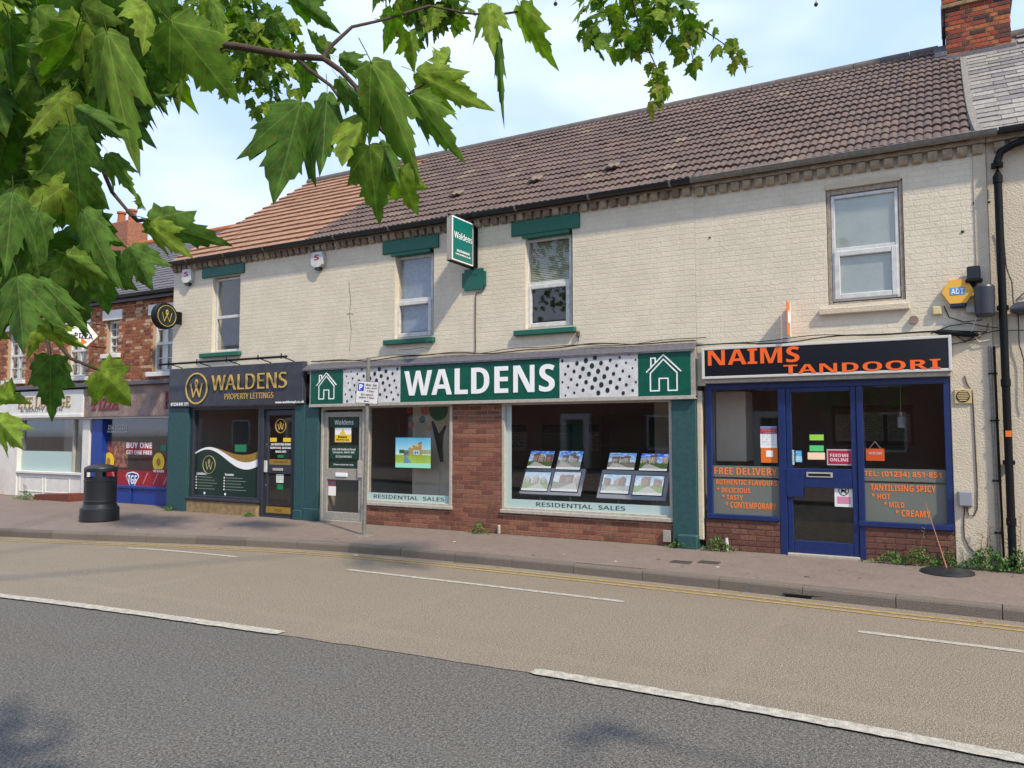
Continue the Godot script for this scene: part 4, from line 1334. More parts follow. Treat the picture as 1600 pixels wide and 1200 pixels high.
	add(d, "pane", sheet(Rect2(-11.408, 1.17, 0.586, 0.93), -0.055), M["glass"])
	add(d, "gold_band", sheet(Rect2(-11.40, 1.17, 0.57, 0.10), -0.051), M["gold_vinyl"])
	write(d, "lettering", "01234 841 371", Rect2(-11.30, 1.20, 0.38, 0.04), -0.049, mat("bronze_ink", 110, 84, 30, 0.6), 0.002)
	add(d, "kick_plate", sheet(Rect2(-11.44, 0.26, 0.64, 0.12), -0.027), M["gold_vinyl"])
	write(d, "lettering", "PUSH", Rect2(-11.20, 0.29, 0.17, 0.05), -0.025, M["bronze_ink"], 0.002)
	monogram(d, Vector3(-11.115, 1.90, -0.052), 0.14, 0.135, 0.012, M["gold"])
	for q in [[-11.39, 0.17], [-11.05, 0.2]]: add(d, "yellow_sticker", sheet(Rect2(q[0], 1.60, q[1], 0.075), -0.051), M["yellow_vinyl"])
	write(d, "lettering", "244 BEDFORD ROAD", Rect2(-11.37, 1.53, 0.52, 0.045), -0.05, M["letter_white"], 0.002)
	write(d, "lettering", "KEMPSTON, BEDFORD", Rect2(-11.38, 1.46, 0.54, 0.045), -0.05, M["letter_white"], 0.002)
	write(d, "lettering", "MK42 8BS", Rect2(-11.24, 1.395, 0.27, 0.04), -0.05, M["letter_white"], 0.002)
	add(d, "green_sticker", sheet(Rect2(-11.19, 1.30, 0.16, 0.055), -0.05), M["sticker_green"])
	add(d, "letter_plate", bx(-11.28, -11.02, 1.055, 1.105, -0.034, -0.018, 0.003), M["alu_pale"])
	add(d, "door_handle", bx(-11.50, -11.43, 1.02, 1.24, -0.035, -0.005, 0.005), M["upvc"])
	add(d, "paper_notice", picture(Rect2(-11.21, 0.83, 0.19, 0.16), -0.05), notice("lettings_paper", 40, 36, Color(0.88, 0.9, 0.86), [], Color(0.4, 0.45, 0.42), 5, 7))
	add(d, "green_sticker", sheet(Rect2(-11.18, 0.70, 0.15, 0.10), -0.05), M["sticker_green"])
	add(d, "lock", disc(0.016, 0.006, 12), M["steel"], Vector3(-11.455, 0.78, -0.031))
	add(d, "lock", disc(0.016, 0.006, 12), M["steel"], Vector3(-11.455, 1.55, -0.031))
	room(s, -14.0, -10.62, G, 2.62, -0.24, -4.6, M["room_wall"], M["room_floor"], M["room_pale"])
	for i in 2: add(s, "framed_poster", picture(Rect2(-13.4 + i * 1.3, 1.4, 0.9, 0.6), -4.58), notice("lettings_poster%d" % i, 64, 50, Color(0.84, 0.84, 0.82), [[0.0, 0.3, Color(0.2, 0.3, 0.28)]], Color(0.5, 0.5, 0.5), 7, 90 + i))
	add(s, "desk", bx(-13.3, -11.7, G, 0.92, -2.6, -1.9, 0.01), M["wood"])

func make_takeaway() -> void:
	var s := thing("takeaway_building", "cream painted brick takeaway with black sign, orange letters and navy shop front", "building", Vector3(-1.4, G, 0))
	var x0 := -3.098; var x1 := 0.44
	var ow := [Rect2(-1.36, 3.42, 0.90, 1.53)]
	var wl := sub(s, "wall", Vector3(-1.3, 2.9, 0))
	add(wl, "wall_core", wall_mesh(x0, 0.30, 2.42, 5.42, -0.004, -0.24, ow), M["cream_joint"])
	var cut := ow.duplicate()
	cut.append(Rect2(-1.47, 3.28, 1.05, 0.09))
	bricks(wl, x0, 0.30, 3.0, 5.13, -0.004, cut, [M["cream_paint"]], 0.0014, 0.003, true, 300, 51)
	add(s, "rendered_pier", bx(-0.015, x1, G - 0.1, 2.985, -0.24, 0.012, 0.006), M["cream_render"])
	add(s, "rendered_corner", bx(0.301, x1, 2.986, 5.30, -0.24, 0.010, 0.004), M["cream_render"])
	add(s, "party_wall", wall_mesh(0.24, x1, G - 0.3, 5.3, -0.25, -8.0, []), M["cream_render"])
	add(s, "rear_wall", wall_mesh(x0, x1, G - 0.3, 5.3, -8.0, -8.2, []), M["cream_render"])
	add(s, "lintel", bx(-1.37, -0.48, 4.93, 5.0, -0.10, 0.012, 0.004), M["cream_render"])
	add(s, "window_sill", bx(-1.47, -0.42, 3.29, 3.37, -0.12, 0.07, 0.008), M["cream_render"])
	var bg := Geo.new()
	frame_into(bg, Rect2(-1.355, 3.375, 0.89, 1.555), 0.045, -0.09, -0.02, 0.005, 0.07, 0.07)
	add(s, "old_window_surround", bg.mesh(), M["old_wood"])
	upper_window(s, Rect2(-1.305, 3.46, 0.79, 1.39), 0.48, -0.03, M["upvc"], true, M["frosted_pane"], M["frosted_pane"])
	dentils(s, x0 + 0.02, x1, 5.095, 5.215, 0.004, M["dentil_paint"], M["dentil_paint"], 0.16, 27)
	add(s, "fascia_board", bx(x0, x1, 5.217, 5.28, -0.05, 0.10, 0.004), M["dentil_paint"])
	gutter(s, x0, x1 + 0.12, 5.315, 0.165, M["gutter_grey"], M["gutter_grey"], 1.15)
	tiled_roof(s, x0, 0.28, EAVE, RIDGE, 300, 61, [[0.0, 0.4, 7.55]])
	# black sign
	var zf := 0.16
	var sg := sub(s, "shop_sign", Vector3(-1.5, 2.5, zf))
	add(sg, "sign_panel", bx(-2.93, -0.035, 2.54, 2.885, zf - 0.03, zf - 0.008, 0.002), M["sign_black"])
	var fg := Geo.new()
	frame_into(fg, Rect2(-2.985, 2.50, 3.0, 0.43), 0.035, 0.02, zf, 0.005, 0.035, 0.035)
	add(sg, "sign_frame", fg.mesh(), mat("silver", 196, 196, 194, 0.4))
	add(sg, "sign_back", bx(-2.95, -0.02, 2.52, 2.91, 0.005, zf - 0.031, 0), M["sign_black"])
	add(sg, "drip_board", bx(-2.98, 0.0, 2.445, 2.498, -0.005, 0.10, 0.004), M["alu_pale"])
	letters(sg, "NAIMS", rect_px(1106, 544.5, 1249, 568.5, zf), zf - 0.002, M["orange_letter"], 0.008)
	letters(sg, "TANDOORI", rect_px(1224, 565.5, 1470, 580, zf), zf - 0.002, M["orange_letter"], 0.008)
	# navy shop front
	var sf := sub(s, "shop_front_frame", Vector3(-1.5, G, 0))
	add(sf, "top_rail", bx(-2.98, -0.02, 2.36, 2.445, -0.14, 0.0, 0.005), M["navy"])
	for q in [[-2.98, -2.905], [-2.02, -1.925], [-1.062, -0.99], [-0.09, -0.018]]:
		add(sf, "mullion", bx(q[0], q[1], G if q[0] < -0.5 and q[0] > -2.5 else 0.63, 2.36, -0.14, 0.004, 0.006), M["navy"])
	for k in 2:
		var r: Rect2 = [Rect2(-2.905, 0.63, 0.885, 1.73), Rect2(-0.99, 0.63, 0.90, 1.73)][k]
		var w := sub(s, "shop_window", Vector3(r.get_center().x, r.position.y, 0))
		add(w, "sill", bx(r.position.x - 0.075, r.end.x + 0.07 if k == 1 else r.end.x, 0.60, 0.665, -0.14, 0.03, 0.006), M["navy"])
		add(w, "pane", sheet(Rect2(r.position.x, 0.665, r.size.x, 1.695), -0.06), M["glass"])
		add(w, "frosted_band", sheet(Rect2(r.position.x, 1.165, r.size.x, 0.155), -0.056), M["frost"])
		add(w, "frosted_panel", sheet(Rect2(r.position.x, 0.665, r.size.x, 0.475), -0.056), M["frost"])
	var w0: Node3D = s.get_node("shop_window")
	var ov = M["orange_vinyl"]
	write_px(w0, "lettering", "FREE DELIVERY", [1116, 731, 1214, 742], -0.054, ov)
	write_px(w0, "lettering", "AUTHENTIC FLAVOURS", [1118, 750, 1214, 758], -0.054, ov)
	write_px(w0, "lettering", "* DELICIOUS", [1120, 762, 1172, 770], -0.054, ov)
	write_px(w0, "lettering", "* TASTY", [1128, 773, 1161, 781], -0.054, ov)
	write_px(w0, "lettering", "* CONTEMPORARY", [1134, 785, 1213, 795], -0.054, ov)
	add(w0, "poster", picture(rect_px(1188, 666, 1214, 700, -0.054), -0.052), notice("review_notice", 64, 84, Color(0.9, 0.91, 0.92), [[0.0, 0.36, Color(0.42, 0.52, 0.72)], [0.1, 0.34, Color(0.62, 0.2, 0.24)]], Color(0.62, 0.62, 0.64), 10, 4))
	print_px(w0, "orange_sticker", [1189, 700, 1215, 723], -0.054, mat("takeaway_orange", 226, 112, 22, 0.5))
	var hs := rect_px(1197, 704, 1208, 714, -0.052)
	write(w0, "sticker_mark", "∩", hs, -0.051, M["letter_white"], 0.002)
	var w1: Node3D = s.get_node("shop_window2") if s.has_node("shop_window2") else null
	if w1 == null:
		for c in s.get_children():
			if String(c.name).begins_with("shop_window") and c != w0: w1 = c
	write_px(w1, "lettering", "TEL: (01234) 851·851", [1350, 737, 1471, 747], -0.054, ov)
	write_px(w1, "lettering", "TANTILISING SPICY", [1360, 758, 1462, 768], -0.054, ov)
	write_px(w1, "lettering", "* HOT", [1362, 771, 1391, 780], -0.054, ov)
	write_px(w1, "lettering", "* MILD", [1381, 784, 1413, 793], -0.054, ov)
	write_px(w1, "lettering", "* CREAMY", [1399, 797, 1454, 808], -0.054, ov)
	var hc := rect_px(1353, 701, 1382, 720, -0.07)
	add(w1, "hanging_card", sheet(hc, -0.075), M["orange_letter"])
	write(w1, "lettering", "WE'RE OPEN", Rect2(hc.position.x + 0.03, hc.position.y + 0.08, hc.size.x - 0.06, 0.025), -0.073, M["letter_white"], 0.002)
	var st := Geo.new()
	for q in [0.04, hc.size.x - 0.04]: st.tube([Vector3(hc.position.x + q, hc.end.y, -0.075), Vector3(hc.get_center().x, hc.end.y + 0.09, -0.068)], [0.003], 5)
	add(w1, "card_string", st.mesh(), M["cable_white"])
	# bricks under the windows
	var rs := [M["riser0"], M["riser1"], M["riser2"]]
	for q in [[-3.0, -2.022], [-0.998, -0.02]]:
		var bw := sub(s, "brick_stallriser", Vector3((q[0] + q[1]) / 2, G, 0))
		add(bw, "mortar_bed", bx(q[0], q[1], G - 0.1, 0.60, -0.2, -0.006, 0), M["riser_joint"])
		bricks(bw, q[0], q[1], G + 0.002, 0.598, -0.006, [], rs, 0.007, 0.004, false, 300, int(q[0] * 10) + 90)
	# door
	var d := sub(s, "shop_door", Vector3(-1.5, G, 0))
	add(d, "threshold", bx(-1.925, -1.062, G - 0.02, G + 0.03, -0.14, 0.05, 0.006), M["alu_pale"])
	var lg := Geo.new()
	frame_into(lg, Rect2(-1.922, G + 0.032, 0.857, 2.148), 0.068, -0.07, -0.012, 0.006, 0.16, 0.06)
	lg.cbox(Vector3(-1.854, 1.06, -0.068), Vector3(-1.133, 1.305, -0.014), 0.006)
	lg.cbox(Vector3(-1.93, 0.93, -0.013), Vector3(-1.72, 1.30, 0.012), 0.005)
	add(d, "door_leaf", lg.mesh(), M["navy"])
	add(d, "pane", sheet(Rect2(-1.854, 0.372, 0.721, 0.69), -0.045), M["glass"])
	add(d, "pane", sheet(Rect2(-1.854, 1.305, 0.721, 0.995), -0.045), M["glass"])
	var lp := rect_px(1260, 738, 1301, 746, -0.014)
	add(d, "letter_plate", bx(lp.position.x, lp.end.x, lp.position.y, lp.end.y, -0.016, -0.004, 0.003), M["alu_pale"])
	add(d, "letter_slot", bx(lp.position.x + 0.025, lp.end.x - 0.025, lp.position.y + 0.018, lp.end.y - 0.018, -0.004, -0.0025, 0), M["sign_black"])
	for k in 2:
		var y := 674.0 + 17 * k
		print_px(d, "hygiene_rating", [1264, y, 1288, y + 16], -0.041, M["sign_black"])
		print_px(d, "rating_band", [1265, y + 5, 1287, y + 14], -0.039, mat("lime%d" % k, 150 - 70 * k, 210 - 8 * k, 70 + 50 * k, 0.5))
	print_px(d, "pale_sticker", [1262, 707, 1289, 718], -0.041, mat("peach", 244, 214, 180, 0.5))
	print_px(d, "mint_sticker", [1231, 703, 1241, 726], -0.041, notice("mint_note", 24, 48, Color(0.78, 0.9, 0.88), [], Color(0.35, 0.5, 0.5), 7, 11))
	print_px(d, "blue_sticker", [1243, 704, 1253, 722], -0.041, notice("blue_note", 24, 48, Color(0.55, 0.78, 0.9), [[0, 0.5, Color(0.1, 0.55, 0.8)]], Color(0.9, 0.95, 1.0), 5, 12))
	print_px(d, "online_sticker_rim", [1292, 702, 1332, 727], -0.041, mat("rim_grey", 186, 180, 178, 0.5))
	print_px(d, "online_sticker", [1294, 704, 1330, 725], -0.039, mat("crimson", 168, 26, 62, 0.5))
	write_px(d, "lettering", "FEEDME", [1297, 709, 1326, 714], -0.037, mat("pink_white", 236, 206, 214, 0.5), 0.002)
	write_px(d, "lettering", "ONLINE", [1297, 716, 1326, 721], -0.037, M["pink_white"], 0.002)
	var nd := print_px(d, "no_dogs_notice", [1304, 756, 1333, 792], -0.041, mat("notice_white", 222, 226, 222, 0.5))
	print_px(d, "notice_band", [1308, 776, 1329, 787], -0.039, mat("notice_pink", 206, 130, 160, 0.5))
	var ring := Geo.new()
	for i in 20:
		var a := Vector2.from_angle(TAU * i / 20) * 0.062; var b := Vector2.from_angle(TAU * (i + 1) / 20) * 0.062
		ring.prism(PackedVector2Array([a, b, b * 0.85, a * 0.85]), 0, 0.002)
	ring.prism(PackedVector2Array([Vector2(-0.045, 0.035), Vector2(-0.038, 0.042), Vector2(0.045, -0.035), Vector2(0.038, -0.042)]), 0, 0.0025)
	ring.prism(PackedVector2Array([Vector2(-0.03, 0.0), Vector2(-0.03, -0.03), Vector2(-0.02, -0.03), Vector2(-0.016, -0.012), Vector2(0.012, -0.012), Vector2(0.014, -0.03), Vector2(0.024, -0.03), Vector2(0.024, 0.006), Vector2(0.038, 0.016), Vector2(0.03, 0.026), Vector2(0.012, 0.01), Vector2(-0.03, 0.012)]), 0, 0.003)
	add(d, "no_dogs_symbol", ring.mesh(), M["sign_black"], Vector3(nd.get_center().x, nd.position.y + nd.size.y * 0.70, -0.040))
	room(s, -2.99, 0.0, G, 2.62, -0.24, -4.4, M["room_wall"], M["room_floor"], M["room_pale"])
	add(s, "menu_board", bx(-1.9, -0.6, 1.55, 2.25, -4.39, -4.36, 0.01), M["maroon"])
	for i in 3: add(s, "menu_sheet", picture(Rect2(-1.84 + i * 0.42, 1.62, 0.36, 0.56), -4.355), notice("menu_sheet%d" % i, 48, 72, Color(0.9, 0.86, 0.78), [[0.0, 0.16, Color(0.7, 0.3, 0.1)]], Color(0.4, 0.36, 0.32), 14, 70 + i))
	var lampc := on_wall(1408, 659, -0.9)
	var lg2 := Geo.new()
	lg2.lathe([Vector2(0.0, -0.08), Vector2(0.045, -0.08), Vector2(0.05, 0.06), Vector2(0.02, 0.08), Vector2(0.02, 0.13)], 16, lampc)
	lg2.tube([lampc + Vector3(0, 0.12, 0), Vector3(lampc.x, 2.62, lampc.z)], [0.004], 5)
	add(s, "pendant_shade", lg2.mesh(), M["upvc"])
	# meter cupboard and mirror seen through the left pane
	add(s, "wall_cupboard", bx(-2.98, -2.55, 1.36, 2.36, -0.95, -0.5, 0.01), M["room_pale"])
	add(s, "counter", bx(-2.6, -0.3, G, 1.15, -2.8, -2.3, 0.01), M["wood"])
	add(s, "wall_mirror", bx(-2.985, -2.96, 1.5, 2.1, -1.9, -1.4, 0.005), M["recess_dark"])
	for q in [[-2.6, -1.2], [-2.3, -1.6]]: add(s, "ceiling_spot", disc(0.04, 0.05, 12), M["upvc"], Vector3(q[0], 2.5, q[1]))
	# orange takeaway flag sticking out above the sign is a thing of its own; see fittings
	# chimney and the strip of lead beside it
	var ch := sub(s, "chimney", Vector3(0.54, 7.6, -3.5))
	var jm = M["stack_joint"]
	var cx0 := 0.09; var cx1 := 0.985; var czf := -3.42; var czb := -4.5
	add(ch, "chimney_core", bx(cx0 + 0.008, cx1 - 0.008, 7.5, 9.6, czb, czf - 0.006, 0), jm)
	var sm := []
	for k in 5: sm.append(M["stack%d" % k])
	bricks(ch, cx0, cx1, 7.82, 8.72, czf - 0.006, [], sm, 0.014, 0.005, true, 300, 71)
	add(ch, "oversailing_course", bx(cx0 - 0.055, cx1 + 0.05, 8.64, 8.705, czb - 0.03, czf + 0.045, 0.008), M["stone_riser"])
	bricks(ch, cx0 - 0.045, cx1 + 0.045, 8.71, 9.6, czf + 0.03, [], sm, 0.014, 0.005, true, 300, 72)
	add(ch, "chimney_head", bx(cx0 - 0.04, cx1 + 0.04, 8.71, 9.6, czb - 0.03, czf + 0.03, 0), jm)
	add(ch, "flank_course", bx(cx0 - 0.045, cx0, 8.36, 8.64, czb, czf - 0.01, 0.008), M["stack3"])
	var lf := Geo.new()
	lf.box(Vector3(cx0 - 0.16, 7.74, -3.42), Vector3(cx1 + 0.08, 7.86, -3.36))
	add(ch, "lead_apron", bx(cx0 - 0.18, cx1 + 0.06, 7.74, 7.84, -3.40, -3.365, 0.01), M["lead"])
	for i in 4:
		add(ch, "step_flashing", bx(cx0 - 0.17, cx0 + 0.01, 7.86 + i * 0.09, 7.945 + i * 0.09, -3.55 - i * 0.13, -3.40 - i * 0.13, 0.008), M["lead"])

func make_slate_house() -> void:
	var s := thing("slate_roofed_house", "cream rendered house with grey slate roof beyond the downpipe", "building", Vector3(2.6, G, 0))
	var x0 := 0.445; var x1 := 6.0
	add(s, "wall", wall_mesh(x0, x1, G - 0.2, 5.3, -0.02, -0.3, []), M["cream_render"])
	add(s, "side_wall", wall_mesh(x1 - 0.2, x1, G - 0.3, 5.3, -0.31, -8.0, []), M["cream_render"])
	add(s, "rear_wall", wall_mesh(x0, x1, G - 0.3, 5.3, -8.0, -8.2, []), M["cream_render"])
	dentils(s, x0 + 0.05, 2.0, 5.095, 5.215, -0.015, M["dentil_paint"], M["dentil_paint"], 0.16, 37)
	add(s, "fascia_board", bx(x0, x1, 5.217, 5.28, -0.06, 0.09, 0.004), M["dentil_paint"])
	gutter(s, x0 + 0.125, x1, 5.315, 0.165, M["gutter_black"], M["gutter_black"], 1.5)
	# slates one by one
	var roof := sub(s, "roof", Vector3(2, 5.3, 0))
	var r := RandomNumberGenerator.new()
	r.seed = 81
	var dir := (RIDGE - EAVE).normalized()
	var nrm := Vector3(0, -dir.z, dir.y)
	if nrm.y < 0: nrm = -nrm
	var slope := (RIDGE - EAVE).length()
	var gauge := 0.21
	var nc := int(slope / gauge)
	var rest := Geo.new()
	var keys := []
	for v in 3:
		var g := Geo.new()
		var lift := 0.012 + 0.004 * v
		g.quad(Vector3(0.003, 0, lift), Vector3(0.297, 0.004 * (v - 1), lift), Vector3(0.297, gauge * 1.15, 0.002), Vector3(0.003, gauge * 1.15, 0.002))
		g.quad(Vector3(0.003, 0, 0), Vector3(0.297, 0, 0), Vector3(0.297, 0.004 * (v - 1), lift), Vector3(0.003, 0, lift))
		g.quad(Vector3(0.003, 0, lift), Vector3(0.003, gauge * 1.15, 0.002), Vector3(0.003, gauge * 1.15, 0), Vector3(0.003, 0, 0))
		keys.append(g.mesh())
	var b := Basis(Vector3.RIGHT, dir, nrm)
	var under := Geo.new()
	under.quad(Vector3(0.30, EAVE.y, EAVE.z), Vector3(x1, EAVE.y, EAVE.z), Vector3(x1, RIDGE.y - 0.02, RIDGE.z), Vector3(0.30, RIDGE.y - 0.02, RIDGE.z))
	under.quad(Vector3(x1, EAVE.y, 2 * RIDGE.z - EAVE.z), Vector3(0.30, EAVE.y, 2 * RIDGE.z - EAVE.z), Vector3(0.30, RIDGE.y, RIDGE.z), Vector3(x1, RIDGE.y, RIDGE.z))
	add(roof, "roof_deck", under.mesh(), M["slate1"])
	for j in nc:
		for i in 6:
			var x := 0.33 + i * 0.30 - (0.15 if j % 2 == 1 else 0.0)
			if x < 0.3: x = 0.31
			var p := Vector3(x, EAVE.y, EAVE.z) + dir * (j * slope / nc) + nrm * 0.004
			if x < 0.98 and x > -0.2 and p.z < -3.25: continue
			var o := add(roof, "slate", keys[int(r.randf() * 3)], M["slate%d" % int(r.randf() * 3)], p)
			o.basis = b.rotated(nrm, (r.randf() - 0.5) * 0.02)
	var rg := Geo.new()
	rg.tube([Vector3(1.0, RIDGE.y - 0.03, RIDGE.z), Vector3(x1, RIDGE.y - 0.03, RIDGE.z)], [0.11], 12)
	add(roof, "ridge_tile", rg.mesh(), M["ridge"])
	# cement fillet between the tiled and the slated roof
	var cf := Geo.new()
	for i in 16:
		var t0 := i / 16.0 * 0.80; var t1 := (i + 1) / 16.0 * 0.80
		var p0 := EAVE + dir * slope * t0; var p1 := EAVE + dir * slope * t1
		var wv := 0.012 * sin(i * 2.1); var wv2 := 0.012 * sin((i + 1) * 2.1)
		var xo := 0.275 + (0.06 * pow(1.0 - i / 16.0, 6)); var xo2 := 0.275 + (0.06 * pow(1.0 - (i + 1) / 16.0, 6))
		cf.quad(Vector3(xo, p0.y, p0.z) + nrm * 0.06, Vector3(xo + 0.085 + wv, p0.y, p0.z) + nrm * 0.02, Vector3(xo2 + 0.085 + wv2, p1.y, p1.z) + nrm * 0.02, Vector3(xo2, p1.y, p1.z) + nrm * 0.06)
		cf.quad(Vector3(xo - 0.02, p0.y, p0.z), Vector3(xo, p0.y, p0.z) + nrm * 0.06, Vector3(xo2, p1.y, p1.z) + nrm * 0.06, Vector3(xo2 - 0.02, p1.y, p1.z))
	add(roof, "cement_fillet", cf.mesh(), M["cement"])

# ---------------------------------------------------------------- brick houses to the left, set back a little
func sash_window(parent: Node3D, r: Rect2, z: float, bars: int) -> void:
	var w := sub(parent, "window", Vector3(r.get_center().x, r.position.y, z))
	var g := Geo.new()
	frame_into(g, r, 0.06, z - 0.08, z, 0.006)
	var ym := r.get_center().y
	g.cbox(Vector3(r.position.x + 0.06, ym - 0.03, z - 0.07), Vector3(r.end.x - 0.06, ym + 0.03, z - 0.003), 0.005)
	for i in bars:
		var x := r.position.x + r.size.x * (i + 1) / (bars + 1)
		g.cbox(Vector3(x - 0.012, r.position.y + 0.06, z - 0.06), Vector3(x + 0.012, ym - 0.03, z - 0.02), 0.003)
		g.cbox(Vector3(x - 0.012, ym + 0.03, z - 0.06), Vector3(x + 0.012, r.end.y - 0.06, z - 0.02), 0.003)
	for q in [0.25, 0.75]:
		var y: float = r.position.y + r.size.y * q
		g.cbox(Vector3(r.position.x + 0.06, y - 0.011, z - 0.059), Vector3(r.end.x - 0.06, y + 0.011, z - 0.021), 0.003)
	add(w, "frame", g.mesh(), M["upvc"])
	add(w, "pane", sheet(inset(r, 0.05), z - 0.045), M["glass_upper"])
	add(w, "sill", bx(r.position.x - 0.10, r.end.x + 0.10, r.position.y - 0.10, r.position.y, z - 0.05, z + 0.16, 0.008), M["white_paint"])
	add(w, "curtain", sheet(Rect2(r.position.x + 0.06, r.position.y, r.size.x * 0.3, r.size.y), z - 0.15), M["white_paint"])
	room(w, r.position.x - 0.2, r.end.x + 0.2, r.position.y - 0.1, r.end.y + 0.1, z - 0.12, z - 1.6, M["plaster"], M["room_floor"], M["plaster"])

func make_left_houses() -> void:
	var zw := -0.6
	var red := mat("far_brick", 255, 255, 255, 0.95)
	# far brick: colour of each brick is carried by the geometry
	red.vertex_color_use_as_albedo = true
	textured(red, T["mott"], 1.5, T["nb_fine"], 0.6)
	var palette := [Color8(180, 112, 80), Color8(160, 96, 72), Color8(198, 132, 92), Color8(142, 84, 68), Color8(222, 192, 158), Color8(188, 120, 84)]
	var eave := Vector3(0, 4.93, zw + 0.15); var ridge := Vector3(0, 7.62, zw - 4.0)
	for k in 2:
		var x0: float = [-18.06, -26.0][k]; var x1: float = [-14.26, -18.07][k]
		var s: Node3D
		if k == 0: s = thing("pizza_shop_building", "red brick house with taupe pizza shop fascia and blue shop front", "building", Vector3(-16.15, G, zw))
		else: s = thing("beauty_salon_building", "red brick house with white beauty salon shop front", "building", Vector3(-22, G, zw))
		var wins: Array = [[Rect2(-17.40, 3.62, 0.46, 0.80), Rect2(-15.72, 3.13, 0.80, 1.30)], [Rect2(-18.95, 3.13, 0.80, 1.30), Rect2(-21.6, 3.13, 0.8, 1.3), Rect2(-23.6, 3.13, 0.8, 1.3)]][k]
		add(s, "wall", wall_mesh(x0, x1, 2.80, 5.0, zw - 0.005, zw - 0.24, wins), mat("far_mortar", 168, 138, 112, 0.95))
		var g := Geo.new()
		var r := RandomNumberGenerator.new()
		r.seed = 400 + k
		var y := 2.86
		var row := 0
		while y < 4.86:
			var x := x0 - (0.06 if row % 2 == 1 else 0.0)
			var c := row % 2
			while x < x1:
				var w := 0.225 if c % 2 == 0 else 0.1125
				c += 1
				var a := maxf(x, x0); var b := minf(x + w - 0.01, x1)
				x += w
				if b - a < 0.02 or inside_any((a + b) / 2, y + 0.03, wins): continue
				var cc: Color = palette[int(r.randf() * 6) if r.randf() < 0.75 else 0]
				g.tint = cc.srgb_to_linear()
				brick_into(g, a, b, y, y + 0.065, zw - 0.006, zw + 0.004, 0.004)
			y += 0.075
			row += 1
		var bw := add(s, "brickwork", g.mesh(), red)
		bw.set_meta("kind", "stuff")
		add(s, "rear_wall", wall_mesh(x0, x1, G - 0.3, 5.0, zw - 8.0, zw - 8.2, []), mat("far_mortar", 168, 138, 112, 0.95))
		add(s, "side_wall", wall_mesh(x0, x0 + 0.2, G - 0.3, 5.0, zw - 0.25, zw - 8.0, []), M["far_mortar"])
		for q in wins:
			sash_window(s, q, zw - 0.08, 1)
			add(s, "lintel", bx(q.position.x - 0.14, q.end.x + 0.14, q.end.y, q.end.y + 0.24, zw - 0.05, zw + 0.03, 0.008), M["white_paint"])
		var rf := sub(s, "roof", Vector3((x0 + x1) / 2, 4.9, zw))
		var sm := add(rf, "slating", flat_tile_mass(x0, x1, eave, ridge, 0.20, 0.27, 0.014, 500 + k, 0.35), M["slate_mass"])
		sm.set_meta("kind", "stuff")
		var rg := Geo.new()
		rg.tube([Vector3(x0, ridge.y, ridge.z), Vector3(x1, ridge.y, ridge.z)], [0.11], 10)
		add(rf, "ridge_tile", rg.mesh(), M["stack1"])
		gutter(s, x0, x1, 4.94, zw + 0.17, M["gutter_black"], M["gutter_black"], 1.4)
		add(s, "fascia_board", bx(x0, x1, 4.80, 4.92, zw - 0.02, zw + 0.10, 0.004), M["gutter_black"])
		# shop lean-to roof strip over the fascia
		add(s, "shop_cornice", bx(x0, x1, 2.84, 2.93, zw - 0.05, zw + 0.34, 0.01), M["lead"])
		add(s, "shop_soffit", bx(x0, x1, 2.10, 2.14, zw - 0.2, zw + 0.2, 0), M["white_paint"])
		if k == 1:
			var ch := sub(s, "chimney", Vector3(-22.6, 7.2, -4.0))
			add(ch, "stack", bx(-23.1, -22.0, 6.6, 8.35, -4.9, -4.2, 0.02), textured(mat("far_chimney", 190, 128, 100, 0.9), T["mott"], 2.0, T["nb_fine"], 0.8))
			for i in 2:
				var pg := Geo.new()
				pg.lathe([Vector2(0.13, 8.35), Vector2(0.11, 8.7), Vector2(0.14, 8.72), Vector2(0.14, 8.78), Vector2(0.09, 8.78)], 14, Vector3(-22.85 + i * 0.55, 0, -4.55))
				add(ch, "chimney_pot", pg.mesh(), M["stack1"])
	# ---- pizza shop front
	var p: Node3D = get_node("pizza_shop_building")
	var zs := zw + 0.25
	var sg := sub(p, "shop_sign", Vector3(-16.1, 2.14, zs))
	add(sg, "sign_board", bx(-17.78, -14.25, 2.14, 2.84, zw, zs, 0.008), M["taupe_board"])
	write_px(sg, "lettering", "Pizza", [144, 613, 186, 640], zs + 0.012, M["maroon"], 0.02, font(true, true))
	write_px(sg, "lettering", "Pasta", [257, 610, 296, 638], zs + 0.012, M["maroon"], 0.02, font(true, true))
	add(p, "pilaster", bx(-18.02, -17.74, G, 2.14, zw - 0.1, zw + 0.12, 0.008), M["white_paint"])
	var zq := zw + 0.05
	add(p, "blue_post", bx(-17.70, -17.30, G, 2.12, zw - 0.1, zw + 0.10, 0.01), M["blue_paint"])
	add(p, "blue_post", bx(-14.98, -14.30, G, 2.12, zw - 0.1, zw + 0.10, 0.01), M["blue_paint"])
	add(p, "blue_stallriser", bx(-17.30, -14.98, G, 0.52, zw - 0.1, zw + 0.06, 0.008), M["blue_paint"])
	add(p, "blue_stallriser_rail", bx(-17.30, -14.98, 0.52, 0.58, zw - 0.1, zw + 0.10, 0.006), M["blue_paint"])
	add(p, "blue_batten", bx(-16.25, -16.19, G, 0.52, zw + 0.06, zw + 0.085, 0.004), M["blue_paint"])
	var w := sub(p, "shop_window", Vector3(-16.1, 0.58, zw))
	add(w, "pane", sheet(Rect2(-17.30, 0.58, 2.32, 1.54), zw - 0.03), M["glass"])
	var zv := zw - 0.026
	add(w, "red_vinyl_band", sheet(Rect2(-17.30, 0.58, 2.32, 0.34), zv), M["red_vinyl"])
	var bo := rect_px(198, 692, 238, 710, zv)
	add(w, "offer_vinyl", sheet(bo, zv + 0.003), M["red_vinyl"])
